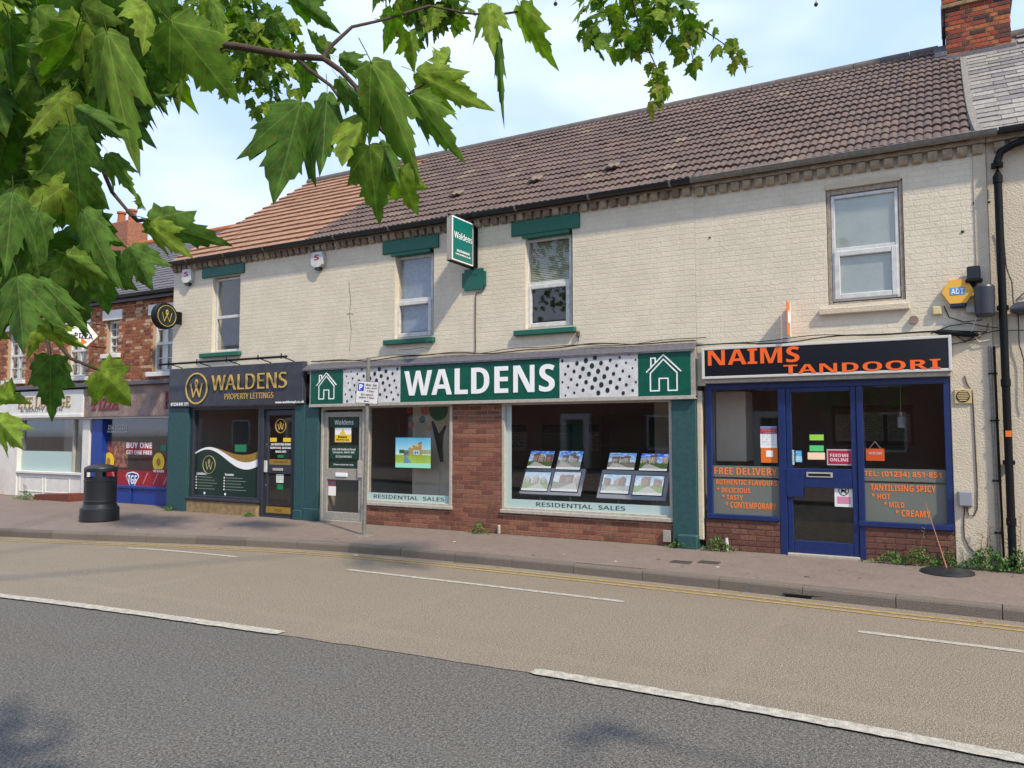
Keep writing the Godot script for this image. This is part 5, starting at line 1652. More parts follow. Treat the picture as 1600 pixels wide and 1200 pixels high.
	write(w, "lettering", "BUY ONE", Rect2(bo.position.x, bo.position.y + 0.14, bo.size.x, 0.13), zv + 0.006, M["letter_white"], 0.003)
	write(w, "lettering", "GET ONE FREE", Rect2(bo.position.x, bo.position.y + 0.0, bo.size.x, 0.09), zv + 0.006, M["letter_white"], 0.003)
	write_px(w, "lettering", "01234 853535", [162, 664, 199, 671], zv + 0.003, mat("pale_ink", 196, 204, 198, 0.6), 0.002)
	write_px(w, "lettering", "www.tgfpizza.com", [162, 672, 199, 677], zv + 0.003, M["pale_ink"], 0.002)
	var sh := Geo.new()
	var sc := on_wall(207, 750, zv)
	sh.prism(PackedVector2Array([Vector2(0, -0.24), Vector2(0.24, 0.09), Vector2(0.18, 0.16), Vector2(0, 0.19), Vector2(-0.18, 0.16), Vector2(-0.24, 0.09)]), 0, 0.003)
	add(w, "shield_rim", sh.mesh(), M["letter_white"], sc + Vector3(0, 0, 0.002))
	var sh2 := Geo.new()
	sh2.prism(PackedVector2Array([Vector2(0, -0.21), Vector2(0.21, 0.085), Vector2(0.16, 0.14), Vector2(0, 0.165), Vector2(-0.16, 0.14), Vector2(-0.21, 0.085)]), 0, 0.003)
	add(w, "shield", sh2.mesh(), M["blue_paint"], sc + Vector3(0, 0, 0.005))
	write(w, "lettering", "TGF", Rect2(sc.x - 0.16, sc.y - 0.09, 0.32, 0.20), sc.z + 0.009, M["letter_white"], 0.003)
	for q in [[170, 721], [248, 722]]:
		var oc := on_wall(q[0], q[1], zv)
		add(w, "oval_badge", disc(0.21, 0.003, 24, 0.95), M["yellow_vinyl"], oc + Vector3(0, 0, 0.003))
		add(w, "oval_badge_heart", disc(0.085, 0.003, 20, 0.85), mat("badge_brown", 168, 122, 56, 0.6), oc + Vector3(0, 0, 0.006))
	add(w, "badge_ribbon", sheet(rect_px(237, 733, 259, 739, zv + 0.008), zv + 0.010), M["red_vinyl"])
	write_px(w, "lettering", "KEBABS", [240, 734, 256, 738], zv + 0.012, M["letter_white"], 0.002)
	for i in 4:
		var st := Geo.new()
		var a: float = -16.95 + [0.0, 1.0, 1.35, 1.70][i]
		st.prism(PackedVector2Array([Vector2(a, 0.62), Vector2(a + 0.03, 0.62), Vector2(a + (0.20 if i > 0 else -0.08), 0.88), Vector2(a + (0.15 if i > 0 else -0.12), 0.88)]), zv, zv + 0.003)
		add(w, "vinyl_streak", st.mesh(), mat("pink_streak", 206, 120, 118, 0.6))
	add(w, "green_light_sign", sheet(rect_px(251, 695, 260, 704, zv), zv + 0.002), M["sticker_green"])
	var food := print_card("pizza_print", 96, 64, func(im: Image):
		var nz := noise(5, 0.06, 4)
		for y in 64:
			for x in 96:
				var q := nz.get_noise_2d(x, y) * 0.5 + 0.5
				var c := Color(0.45, 0.14, 0.08).lerp(Color(0.78, 0.56, 0.34), smoothstep(0.3, 0.75, q))
				if q > 0.62 and nz.get_noise_2d(x * 3, y * 3 + 90) > 0.1: c = Color(0.6, 0.12, 0.08)
				im.set_pixel(x, y, c))
	add(w, "food_print", picture(rect_px(161, 690, 200, 730, zv - 0.02), zv - 0.018), poster_mat("pizza_print", food))
	add(p, "red_display_front", bx(-17.2, -15.0, 0.6, 1.22, zw - 0.75, zw - 0.7, 0.01), M["red_vinyl"])
	# painted pizza boxes and pendant shades inside
	room(p, -17.9, -14.4, G, 2.6, zw - 0.24, zw - 4.0, M["room_wall"], M["room_floor"], M["room_pale"])
	add(p, "counter", bx(-17.0, -15.0, G, 1.25, zw - 2.2, zw - 1.6, 0.02), M["red_vinyl"])
	for i in 2:
		var pg := Geo.new()
		pg.lathe([Vector2(0.26, 1.72), Vector2(0.22, 1.9), Vector2(0.08, 2.1), Vector2(0.02, 2.5)], 18, Vector3(-16.25 + i * 0.85, 0, zw - 0.9))
		add(p, "pendant_shade", pg.mesh(), mat("shade_brown", 96, 50, 38, 0.6))
	# ---- salon front
	var b: Node3D = get_node("beauty_salon_building")
	var s2 := sub(b, "shop_sign", Vector3(-21, 2.17, zs))
	add(s2, "sign_board", bx(-25.9, -17.80, 2.20, 2.80, zw, zs + 0.02, 0.008), M["white_paint"])
	add(s2, "sign_foot", bx(-25.9, -17.79, 2.14, 2.22, zw, zs + 0.06, 0.008), M["white_paint"])
	write_px(s2, "lettering", "EYE LOUNGE", [28, 620, 110, 637], zs + 0.03, M["gold_vinyl"], 0.012, font(true, true))
	write_px(s2, "lettering", "& BEAUTY SALON", [32, 638, 97, 643], zs + 0.03, mat("grey_ink", 110, 108, 108, 0.6), 0.004, font())
	var w2 := sub(b, "shop_window", Vector3(-19.6, 0.8, zw))
	add(w2, "post", bx(-21.35, -20.80, G, 2.14, zw - 0.1, zw + 0.08, 0.01), M["white_paint"])
	add(w2, "corner_bar", bx(-18.56, -18.50, 0.80, 2.14, zw - 0.06, zw + 0.02, 0.004), M["alu_pale"])
	add(w2, "sill", bx(-20.80, -18.05, 0.76, 0.82, zw - 0.1, zw + 0.10, 0.008), M["white_paint"])
	add(w2, "stallriser", bx(-20.80, -18.07, G, 0.76, zw - 0.1, zw + 0.05, 0.01), M["white_paint"])
	for i in 2:
		var fg := Geo.new()
		frame_into(fg, Rect2(-20.7 + i * 1.12, 0.30, 1.02, 0.40), 0.03, zw + 0.045, zw + 0.065, 0.004)
		add(w2, "panel_moulding", fg.mesh(), M["white_paint"])
	add(w2, "pane", sheet(Rect2(-20.80, 0.82, 2.24, 1.32), zw - 0.03), M["glass"])
	add(w2, "pane", sheet(Rect2(-18.50, 0.82, 0.42, 1.32), zw - 0.03), M["glass"])
	add(w2, "frosted_band", sheet(Rect2(-20.80, 0.82, 2.24, 0.50), zw - 0.026), M["frost_mint"])
	add(w2, "frosted_band", sheet(Rect2(-18.50, 0.82, 0.42, 0.50), zw - 0.026), M["frost"])
	room(b, -25.5, -18.2, G, 2.6, zw - 0.24, zw - 3.2, M["room_pale"], M["room_floor"], M["room_pale"])
	add(b, "salon_partition", bx(-20.6, -18.75, G, 2.5, zw - 1.05, zw - 1.0, 0), M["room_pale"])
	var tree_stand := sub(b, "coat_stand", Vector3(-18.55, G, zw - 0.7))
	var cg := Geo.new()
	cg.tube([Vector3(-18.55, G, zw - 0.6), Vector3(-18.55, 1.85, zw - 0.6)], [0.035], 8)
	for q in [[1.3, 0.2], [1.55, -0.2], [1.75, 0.16]]: cg.tube([Vector3(-18.55, q[0], zw - 0.6), Vector3(-18.55 + q[1], q[0] + 0.12, zw - 0.6)], [0.02], 6)
	add(tree_stand, "stand", cg.mesh(), M["upvc"])
	add(b, "stallriser_beyond", bx(-25.9, -21.36, G, 2.14, zw - 0.2, zw + 0.02, 0.01), M["white_paint"])
	# ramp of red tiles by the salon door
	var rp := Geo.new()
	rp.prism(PackedVector2Array([Vector2(-19.3, G - 0.02), Vector2(-17.85, G - 0.02), Vector2(-17.85, 0.36), Vector2(-19.25, 0.30)]), zw + 0.055, zw + 0.5)
	add(b, "entrance_ramp", rp.mesh(), textured(mat("ramp_tile", 134, 72, 56, 0.9), T["mott"], 2.0))

# ---------------------------------------------------------------- houses over the road, seen only in the shop windows
func make_opposite() -> void:
	var proto: Node3D = null
	var labels := ["brick terraced house over the road with white door surround", "brick terraced house over the road beside the street tree", "brick terraced house over the road facing the takeaway", "brick terraced house over the road facing the lettings shop", "brick terraced house over the road facing the pizza shop"]
	var spots := [-14.0, -23.2, -4.8, -32.4, -41.6]
	for i in 5:
		if proto == null:
			proto = thing("terraced_house", labels[0], "building", Vector3(0, 0.1, 24), "houses over the road")
			var wins := [Rect2(-3.2, 0.9, 1.6, 1.6), Rect2(-3.2, 3.5, 1.4, 1.5), Rect2(1.2, 3.5, 1.4, 1.5)]
			var g := Geo.new()
			g.box(Vector3(-4.6, 0, 0), Vector3(4.6, 5.4, 7))
			lay(proto, "wall", g.mesh(), M["brick1"])
			for q in wins:
				var fr := Geo.new()
				frame_into(fr, Rect2(-q.end.x, q.position.y, q.size.x, q.size.y), 0.09, -0.06, -0.004, 0.005)
				var wn := lay(proto, "window", fr.mesh(), M["upvc"])
				lay(wn, "pane", bx(-q.end.x + 0.09, -q.position.x - 0.09, q.position.y + 0.09, q.end.y - 0.09, -0.03, -0.01, 0), M["sign_black"])
			lay(proto, "door", bx(-2.4, -1.5, 0, 2.1, -0.05, -0.004, 0.01), M["green_paint"])
			var df := Geo.new()
			frame_into(df, Rect2(-2.7, 0, 1.5, 2.6), 0.28, -0.35, -0.006, 0.02, 0.02)
			lay(proto, "door_surround", df.mesh(), M["white_paint"])
			var rf := Geo.new()
			rf.prism(PackedVector2Array([Vector2(-0.4, 5.4), Vector2(7.4, 5.4), Vector2(3.5, 7.9)]), -4.6, 4.6)
			var ro := lay(proto, "roof", rf.mesh(), M["slate1"])
			ro.rotation.y = -PI / 2
			proto.position = Vector3(spots[0], 0.1, 24)
		else:
			var c: Node3D = proto.duplicate()
			c.name = numbered("terraced_house")
			add_child(c)
			c.position = Vector3(spots[i], 0.1, 24)
			c.set_meta("label", labels[i])

# ---------------------------------------------------------------- things on and before the shops
func make_fittings() -> void:
	# double-sided projecting sign of the estate agent
	var X := -6.72
	var z0 := 0.12; var z1 := 0.74
	var ps := thing("projecting_sign", "teal projecting box sign reading Waldens above the green plaque", "sign", Vector3(X, 4.40, 0))
	var g := Geo.new()
	var ya := 4.46; var yb := 5.17
	g.cbox(Vector3(X - 0.10, ya, z0), Vector3(X, yb, z1), 0.006)
	add(ps, "sign_case", g.mesh(), M["alu"])
	var face := sub(ps, "sign_face", Vector3(X, ya, 0.4))
	add(face, "white_rim", bx(X - 0.002, X + 0.006, ya + 0.006, yb - 0.006, z0 + 0.006, z1 - 0.006, 0.002), M["letter_white"])
	add(face, "teal_panel", bx(X, X + 0.009, ya + 0.026, yb - 0.026, z0 + 0.024, z1 - 0.024, 0.001), mat("teal_panel", 10, 108, 100, 0.25))
	for q in [["Waldens", 0.52, 0.11, 0.36], ["01234 841841", 0.36, 0.035, 0.155], ["www.waldens.co.uk", 0.44, 0.028, 0.105]]:
		var t: TextMesh = text_mesh(q[0], font(q[1] < 0.5), 0.004)
		var bb := t.get_aabb()
		var o := lay(face, "lettering", t, M["letter_white"])
		o.rotation.y = PI / 2
		o.scale = Vector3(q[1] / bb.size.x, q[2] / bb.size.y, 1)
		o.position = Vector3(X + 0.012, ya + q[3] - bb.position.y * o.scale.y, (z0 + z1) / 2 + q[1] / 2 + bb.position.x * o.scale.x) - org(face)
	for y in [ya - 0.02, yb + 0.004]:
		add(ps, "bracket_arm", bx(X - 0.075, X - 0.03, y, y + 0.018, 0.0, z1 + 0.02, 0.003), M["black_iron"])
	add(ps, "back_plate", bx(X - 0.13, X + 0.02, ya, yb - 0.02, 0.0, 0.018, 0.003), M["black_iron"])
	add(ps, "side_cheek", bx(X - 0.102, X + 0.004, ya + 0.01, yb - 0.02, z0 - 0.07, z0, 0.003), M["black_iron"])
	# round projecting sign of the lettings shop
	var rx := -13.98
	var rs := thing("round_projecting_sign", "round dark projecting sign with gold ring and monogram", "sign", Vector3(rx, 4.15, 0))
	var rim := Geo.new()
	rim.lathe([Vector2(0.0, -0.07), Vector2(0.255, -0.07), Vector2(0.27, -0.055), Vector2(0.27, 0.055), Vector2(0.255, 0.07), Vector2(0.0, 0.07)], 40)
	var ro := lay(rs, "sign_drum", rim.mesh(), M["black_iron"], Vector3(0, 0, 0.40))
	ro.rotation.z = PI / 2
	var fc := Geo.new()
	fc.lathe([Vector2(0.0, 0.0), Vector2(0.235, 0.0), Vector2(0.235, 0.004), Vector2(0.0, 0.004)], 40)
	var fo := lay(rs, "sign_face", fc.mesh(), mat("bottle_green", 24, 40, 38, 0.3), Vector3(0.07, 0, 0.40))
	fo.rotation.z = -PI / 2
	var hold := Node3D.new()
	hold.name = "gold_mark"
	rs.add_child(hold)
	hold.position = Vector3(0.075, 0, 0.40)
	monogram(hold, Vector3.ZERO, 0.215, 0.215, 0.009, M["gold"], PI / 2, true)
	lay(rs, "wall_bracket", bx(-0.03, 0.03, -0.13, 0.13, 0.0, 0.16, 0.004), M["black_iron"])
	# diamond sign of the pizza shop
	var dx := -17.45
	var ds := thing("pizza_diamond_sign", "white diamond hanging sign reading pizza on an iron bracket", "sign", Vector3(dx, 4.0, -0.6))
	var dz := 0.0
	for q in [4.31, 3.78]:
		var bt := Geo.new()
		bt.tube([Vector3(dx, q, -0.6), Vector3(dx, q, dz - 0.25)], [0.012], 6)
		add(ds, "bracket", bt.mesh(), M["black_iron"])
	var dg := Geo.new()
	dg.prism(PackedVector2Array([Vector2(-0.36, 0), Vector2(0, -0.36), Vector2(0.36, 0), Vector2(0, 0.36)]), -0.02, 0.02)
	var dm := add(ds, "diamond_board", dg.mesh(), M["letter_white"], Vector3(dx, 4.04, dz - 0.05))
	dm.rotation.y = PI / 2
	var dt := text_mesh("PIZZA", font(true), 0.004)
	var db := dt.get_aabb()
	var dl := lay(ds, "lettering", dt, M["navy"])
	dl.rotation.y = PI / 2
	dl.scale = Vector3(0.44 / db.size.x, 0.12 / db.size.y, 1)
	dl.position = Vector3(0.024, 0.0, 0.77)
	add(ds, "pizza_slice", disc(0.10, 0.004, 3), M["orange_vinyl"], Vector3(dx + 0.022, 3.87, dz - 0.05)).rotation.y = PI / 2
	# alarm boxes
	for q in [[-13.74, 5.02, "white bell box with red S on the lettings shop"], [-10.14, 4.97, "white bell box with red S on the estate agent wall"]]:
		var a := thing("alarm_box", q[2], "alarm", Vector3(q[0], q[1] - 0.15, 0), "white bell boxes under the eaves")
		var ag := Geo.new()
		ag.prism(PackedVector2Array([Vector2(-0.13, -0.10), Vector2(-0.06, -0.15), Vector2(0.06, -0.15), Vector2(0.13, -0.10), Vector2(0.15, 0.0), Vector2(0.12, 0.13), Vector2(-0.12, 0.13), Vector2(-0.15, 0.0)]), 0.0, 0.09)
		add(a, "case", ag.mesh(), M["upvc"], Vector3(q[0], q[1], 0.004))
		var ug := Geo.new()
		ug.prism(PackedVector2Array([Vector2(-0.05, -0.20), Vector2(0.05, -0.20), Vector2(0.07, -0.152), Vector2(-0.07, -0.152)]), 0.0, 0.08)
		add(a, "strobe", ug.mesh(), M["sign_black"], Vector3(q[0], q[1], 0.004))
		write(a, "lettering", "S", Rect2(q[0] - 0.06, q[1] - 0.02, 0.12, 0.10), 0.097, M["red_vinyl"], 0.004)
	var hx := 0.10; var hy := 3.455
	var ad := thing("alarm_box", "yellow hexagonal alarm box reading ADT beside the downpipe", "alarm", Vector3(hx, hy - 0.2, 0))
	var hg := Geo.new()
	var hex := PackedVector2Array()
	for i in 6: hex.append(Vector2(cos(TAU * i / 6) * 0.17, sin(TAU * i / 6) * 0.165))
	hg.prism(hex, 0, 0.08)
	add(ad, "case", hg.mesh(), mat("alarm_yellow", 226, 172, 62, 0.5), Vector3(hx, hy, 0.004))
	add(ad, "strobe", bx(hx - 0.085, hx + 0.085, hy - 0.195, hy - 0.135, 0.004, 0.085, 0.012), mat("strobe_blue", 22, 26, 52, 0.3))
	add(ad, "blue_label", bx(hx - 0.085, hx + 0.075, hy - 0.045, hy + 0.05, 0.083, 0.0865, 0.001), mat("label_blue", 90, 150, 208, 0.5))
	write(ad, "lettering", "ADT", Rect2(hx - 0.07, hy - 0.03, 0.13, 0.062), 0.089, M["letter_white"], 0.004)
	# orange flag over the takeaway sign
	var fx := -1.84
	var ff := thing("takeaway_flag_sign", "small orange projecting plate above the black takeaway sign", "sign", Vector3(fx, 3.03, 0.1))
	add(ff, "plate", bx(fx, fx + 0.012, 3.03, 3.48, 0.06, 0.24, 0.003), M["takeaway_orange"])
	add(ff, "stem", bx(fx + 0.002, fx + 0.010, 2.94, 3.03, 0.12, 0.14, 0.002), M["steel"])
	add(ff, "white_edge", bx(fx + 0.012, fx + 0.016, 3.03, 3.48, 0.02, 0.058, 0.002), M["letter_white"])
	var fm := Geo.new()
	fm.prism(PackedVector2Array([Vector2(-0.05, -0.08), Vector2(0.05, -0.08), Vector2(0.05, 0.04), Vector2(0, 0.09), Vector2(-0.05, 0.04)]), 0, 0.004)
	add(ff, "white_mark", fm.mesh(), M["letter_white"], Vector3(fx + 0.0125, 3.28, 0.15)).rotation.y = PI / 2
	# downpipes
	var dp := thing("downpipe", "thick black downpipe bending out of the gutter", "pipe", Vector3(0.55, G, 0.08))
	var pg := Geo.new()
	pg.tube([Vector3(1.25, 5.24, 0.16), Vector3(0.72, 5.13, 0.11), Vector3(0.59, 5.07, 0.085), Vector3(0.552, 4.96, 0.08), Vector3(0.55, 4.8, 0.08), Vector3(0.55, G + 0.02, 0.08)], [0.043], 14)
	add(dp, "pipe", pg.mesh(), M["black_iron"])
	for y in [4.9, 3.2, 1.4]:
		add(dp, "bracket", bx(0.49, 0.61, y, y + 0.05, 0.0, 0.10, 0.006), M["black_iron"])
	for y in [4.7, 2.3, 0.7]:
		var cg := Geo.new()
		cg.lathe([Vector2(0.044, y), Vector2(0.051, y + 0.005), Vector2(0.051, y + 0.09), Vector2(0.044, y + 0.095)], 14, Vector3(0.55, 0, 0.08))
		add(dp, "collar", cg.mesh(), M["black_iron"])
	add(dp, "orange_sticker", bx(0.525, 0.585, 1.72, 1.79, 0.1238, 0.126, 0.001), M["takeaway_orange"])
	var sp := thing("cable_conduit", "slim grey cable conduit beside the black downpipe", "pipe", Vector3(0.43, G, 0.03))
	for k in 2:
		var cg := Geo.new()
		cg.tube([Vector3(0.405 + k * 0.045, 2.78, 0.035), Vector3(0.41 + k * 0.045, 1.6, 0.035), Vector3(0.42 + k * 0.045, G + 0.15, 0.04)], [0.016 - k * 0.003], 8)
		add(sp, "conduit", cg.mesh(), M["steel"] if k == 0 else M["black_iron"])
	for y in [2.45, 1.9, 1.2, 0.6]: add(sp, "clip", bx(0.38, 0.475, y, y + 0.02, 0.0, 0.055, 0.003), M["black_iron"])
	# grey telecom cylinder with its square black lamp housing
	var tc := thing("telecom_closure", "dark grey cylindrical cable closure fixed beside the downpipe", "box", Vector3(0.36, 3.1, 0.08))
	var tg := Geo.new()
	tg.lathe([Vector2(0, 3.13), Vector2(0.09, 3.13), Vector2(0.105, 3.16), Vector2(0.108, 3.47), Vector2(0.10, 3.49), Vector2(0, 3.50)], 20, Vector3(0.37, 0, 0.12))
	add(tc, "canister", tg.mesh(), M["anthracite"])
	add(tc, "side_box", bx(0.18, 0.28, 3.19, 3.27, 0.0, 0.07, 0.006), M["alu"])
	var fl := thing("floodlight", "small black square floodlight above the grey cable closure", "lamp", Vector3(0.27, 3.56, 0.05))
	add(fl, "housing", bx(0.20, 0.34, 3.58, 3.74, 0.03, 0.12, 0.012), M["sign_black"])
	add(fl, "hood", bx(0.18, 0.36, 3.55, 3.585, 0.0, 0.14, 0.008), M["black_iron"])
	add(fl, "stem", bx(0.25, 0.29, 3.50, 3.55, 0.0, 0.05, 0.004), M["black_iron"])
	var jb := thing("cable_box", "long grey cable joint box right of the downpipe", "box", Vector3(0.9, 3.1, 0.05))
	var jg := Geo.new()
	jg.tube([Vector3(0.62, 3.20, 0.07), Vector3(0.70, 3.20, 0.07), Vector3(1.25, 3.22, 0.07), Vector3(1.32, 3.22, 0.07)], [0.03, 0.08, 0.08, 0.03], 12)
	add(jb, "case", jg.mesh(), M["anthracite"])
	var tj := thing("cable_joint", "long black sleeved cable joint above the takeaway sign's end", "cable", Vector3(0.15, 2.93, 0.05))
	var jg2 := Geo.new()
	jg2.tube([Vector3(-0.16, 2.985, 0.07), Vector3(-0.10, 2.98, 0.075), Vector3(0.22, 2.93, 0.075), Vector3(0.30, 2.92, 0.07)], [0.015, 0.035, 0.035, 0.015], 10)
	add(tj, "sleeve", jg2.mesh(), M["black_iron"])
	for q in [["vent_grille", rect_px(1491, 608, 1518, 631, 0.02)], ["meter_box", rect_px(1497, 767, 1520, 791, 0.03)], ["junction_box", rect_px(1457, 479, 1471, 492, 0.02)]]:
		var r: Rect2 = q[1]
		if q[0] == "vent_grille":
			var v := thing("vent_grille", "square yellowed wall vent with round louvre", "vent", Vector3(r.get_center().x, r.position.y, 0))
			add(v, "plate", bx(r.position.x, r.end.x, r.position.y, r.end.y, 0.0, 0.035, 0.006), mat("old_plastic", 188, 168, 122, 0.6))
			var c := r.get_center()
			add(v, "painted_recess", disc(0.073, 0.002, 20), M["recess_dark"], Vector3(c.x, c.y, 0.0351))  # flat dark disc paints the shade behind the louvres
			for i in 6: add(v, "louvre", bx(c.x - 0.066 + 0.012 * absf(i - 2.5), c.x + 0.066 - 0.012 * absf(i - 2.5), c.y - 0.055 + i * 0.021, c.y - 0.043 + i * 0.021, 0.037, 0.045, 0.002), M["old_plastic"])
		elif q[0] == "meter_box":
			var v := thing("meter_box", "grey plastic box with cables on the rendered pier", "box", Vector3(r.get_center().x, r.position.y, 0))
			add(v, "case", bx(r.position.x, r.end.x, r.position.y, r.end.y, 0.012, 0.09, 0.01), mat("box_grey", 136, 140, 148, 0.5))
			add(v, "lid", bx(r.position.x + 0.01, r.end.x - 0.01, r.position.y + 0.01, r.end.y - 0.01, 0.09, 0.10, 0.006), M["box_grey"])
		else:
			var v := thing("junction_box", "small cream junction box left of the yellow alarm", "box", Vector3(r.get_center().x, r.position.y, 0))
			add(v, "case", bx(r.position.x, r.end.x, r.position.y, r.end.y, 0.004, 0.05, 0.006), mat("cream_plastic", 200, 186, 138, 0.6))
			add(v, "lid", bx(r.position.x + 0.008, r.end.x - 0.008, r.position.y + 0.008, r.end.y - 0.008, 0.05, 0.056, 0.003), M["cream_plastic"])
	# cables slung along the top of the shop signs
	var cables := thing("wall_cables", "tangle of black cables slung along above the shop signs", "cable", Vector3(-4, 3.0, 0.03))
	var r := RandomNumberGenerator.new()
	r.seed = 99
	for k in 4:
		var pts := []
		var x := -10.3 + k * 0.15
		var end: float = [-3.0, -2.9, 0.4, 0.3][k]
		if k >= 2: x = -3.15
		while x < end:
			var sag := 0.022 * sin(x * 2.3 + k * 1.7) + 0.012 * sin(x * 5.1 + k)
			var y := 3.07 + 0.012 * k
			if k >= 2: y = 2.985 + 0.012 * (k - 2)
			pts.append(Vector3(x, y + sag, 0.022 + 0.012 * k))
			x += 0.16
		var cg := Geo.new()
		cg.tube(pts, [0.009 if k % 2 == 0 else 0.006], 6)
		add(cables, "cable", cg.mesh(), M["cable"] if k != 1 else M["cable_brown"])
	var loops := [[Vector3(-0.2, 2.97, 0.03), Vector3(0.0, 3.05, 0.04), Vector3(0.2, 3.07, 0.05), Vector3(0.36, 3.02, 0.06), Vector3(0.5, 2.99, 0.07)], [Vector3(0.05, 2.94, 0.05), Vector3(0.15, 2.86, 0.05), Vector3(0.28, 2.87, 0.05), Vector3(0.38, 2.96, 0.06), Vector3(0.4, 3.05, 0.07)], [Vector3(0.28, 3.12, 0.08), Vector3(0.22, 2.95, 0.06), Vector3(0.3, 2.84, 0.05), Vector3(0.42, 2.86, 0.05)], [Vector3(-0.1, 2.93, 0.05), Vector3(0.02, 2.83, 0.04), Vector3(0.16, 2.85, 0.04), Vector3(0.3, 2.93, 0.05), Vector3(0.5, 2.96, 0.08), Vector3(0.8, 2.95, 0.03)], [Vector3(0.56, 4.2, 0.02), Vector3(0.63, 3.6, 0.02), Vector3(0.68, 3.2, 0.03), Vector3(0.72, 2.7, 0.02), Vector3(0.75, 2.05, 0.02)], [Vector3(0.68, 3.3, 0.03), Vector3(0.8, 3.42, 0.02), Vector3(1.1, 3.45, 0.02)], [Vector3(-0.05, 3.3, 0.02), Vector3(0.0, 3.16, 0.03), Vector3(0.15, 3.09, 0.03), Vector3(0.34, 3.1, 0.05)], [Vector3(0.1, 3.26, 0.01), Vector3(0.1, 3.05, 0.02)]]
	for k in loops.size():
		var cv := Curve3D.new()
		for p in loops[k]: cv.add_point(p, Vector3(-0.05, 0.01, 0), Vector3(0.05, -0.01, 0))
		var cg := Geo.new()
		var bp := []
		for t in cv.get_baked_points(): bp.append(t)
		var sl := []
		for i in range(0, bp.size(), maxi(1, bp.size() / 24)): sl.append(bp[i])
		cg.tube(sl, [0.007], 6)
		add(cables, "cable", cg.mesh(), M["cable_white"] if k in [2, 7] else M["cable"])
	# the two lines from the plaque and from the meter box
	var pc := thing("plaque_cable", "thin brown cable running down the wall from the green plaque", "cable", Vector3(-6.73, 3.05, 0.01))
	var g1 := Geo.new()
	g1.tube([Vector3(-6.56, 4.12, 0.012), Vector3(-6.60, 4.07, 0.012), Vector3(-6.72, 4.05, 0.012), Vector3(-6.735, 4.0, 0.012), Vector3(-6.74, 3.5, 0.012), Vector3(-6.735, 3.08, 0.012)], [0.007], 6)
	add(pc, "cable", g1.mesh(), M["cable_brown"])
	var mc := thing("meter_cable", "brown cable looping from vent to grey box on rendered pier", "cable", Vector3(0.15, 1.0, 0.02))
	var g2 := Geo.new()
	var path := []
	for q in [[1507, 587], [1511, 600], [1519, 612], [1521, 640], [1524, 700], [1527, 760], [1527, 795], [1522, 806], [1514, 806], [1511, 795], [1511, 790]]: path.append(on_wall(q[0], q[1], 0.022))
	g2.tube(path, [0.007], 6)
	add(mc, "cable", g2.mesh(), M["cable_brown"])
	var g3 := Geo.new()
	path = []
	for q in [[1507, 790], [1506, 820], [1507, 840], [1515, 856], [1528, 868], [1540, 873]]: path.append(on_wall(q[0], q[1], 0.022))
	g3.tube(path, [0.007], 6)
	add(mc, "cable", g3.mesh(), M["cable_brown"])
	# small marks on the wall
	var sb := thing("bell_push_box", "small brown box under the right green window sill", "box", on_wall(904, 522, 0.02))
	var sc := on_wall(904, 522, 0.0)
	add(sb, "case", bx(sc.x - 0.025, sc.x + 0.025, sc.y - 0.04, sc.y + 0.04, 0.0, 0.05, 0.006), mat("box_brown", 92, 76, 62, 0.7))
	add(sb, "tail", bx(sc.x - 0.004, sc.x + 0.004, sc.y - 0.12, sc.y - 0.04, 0.002, 0.010, 0.001), M["cable_brown"])
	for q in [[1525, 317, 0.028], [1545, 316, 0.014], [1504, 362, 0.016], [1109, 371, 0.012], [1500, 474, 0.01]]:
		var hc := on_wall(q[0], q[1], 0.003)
		var ho := add(self, "painted_hole", disc(q[2], 0.004, 9, 1.3), M["recess_dark"], hc)  # flat dark disc on the wall paints the shade inside a hole
		tag(ho, "small dark disc painting the shade of a chipped hole in cream brickwork", "hole", "dark discs for chipped holes in the cream wall")
	var rb := thing("wall_fitting", "round cream cap on the wall above the takeaway sign", "cap", on_wall(1428, 500, 0.0))
	var rc := on_wall(1428, 500, 0.0)
	add(rb, "cap", disc(0.05, 0.04, 18), M["dentil_darker"], Vector3(rc.x, rc.y, 0.003))

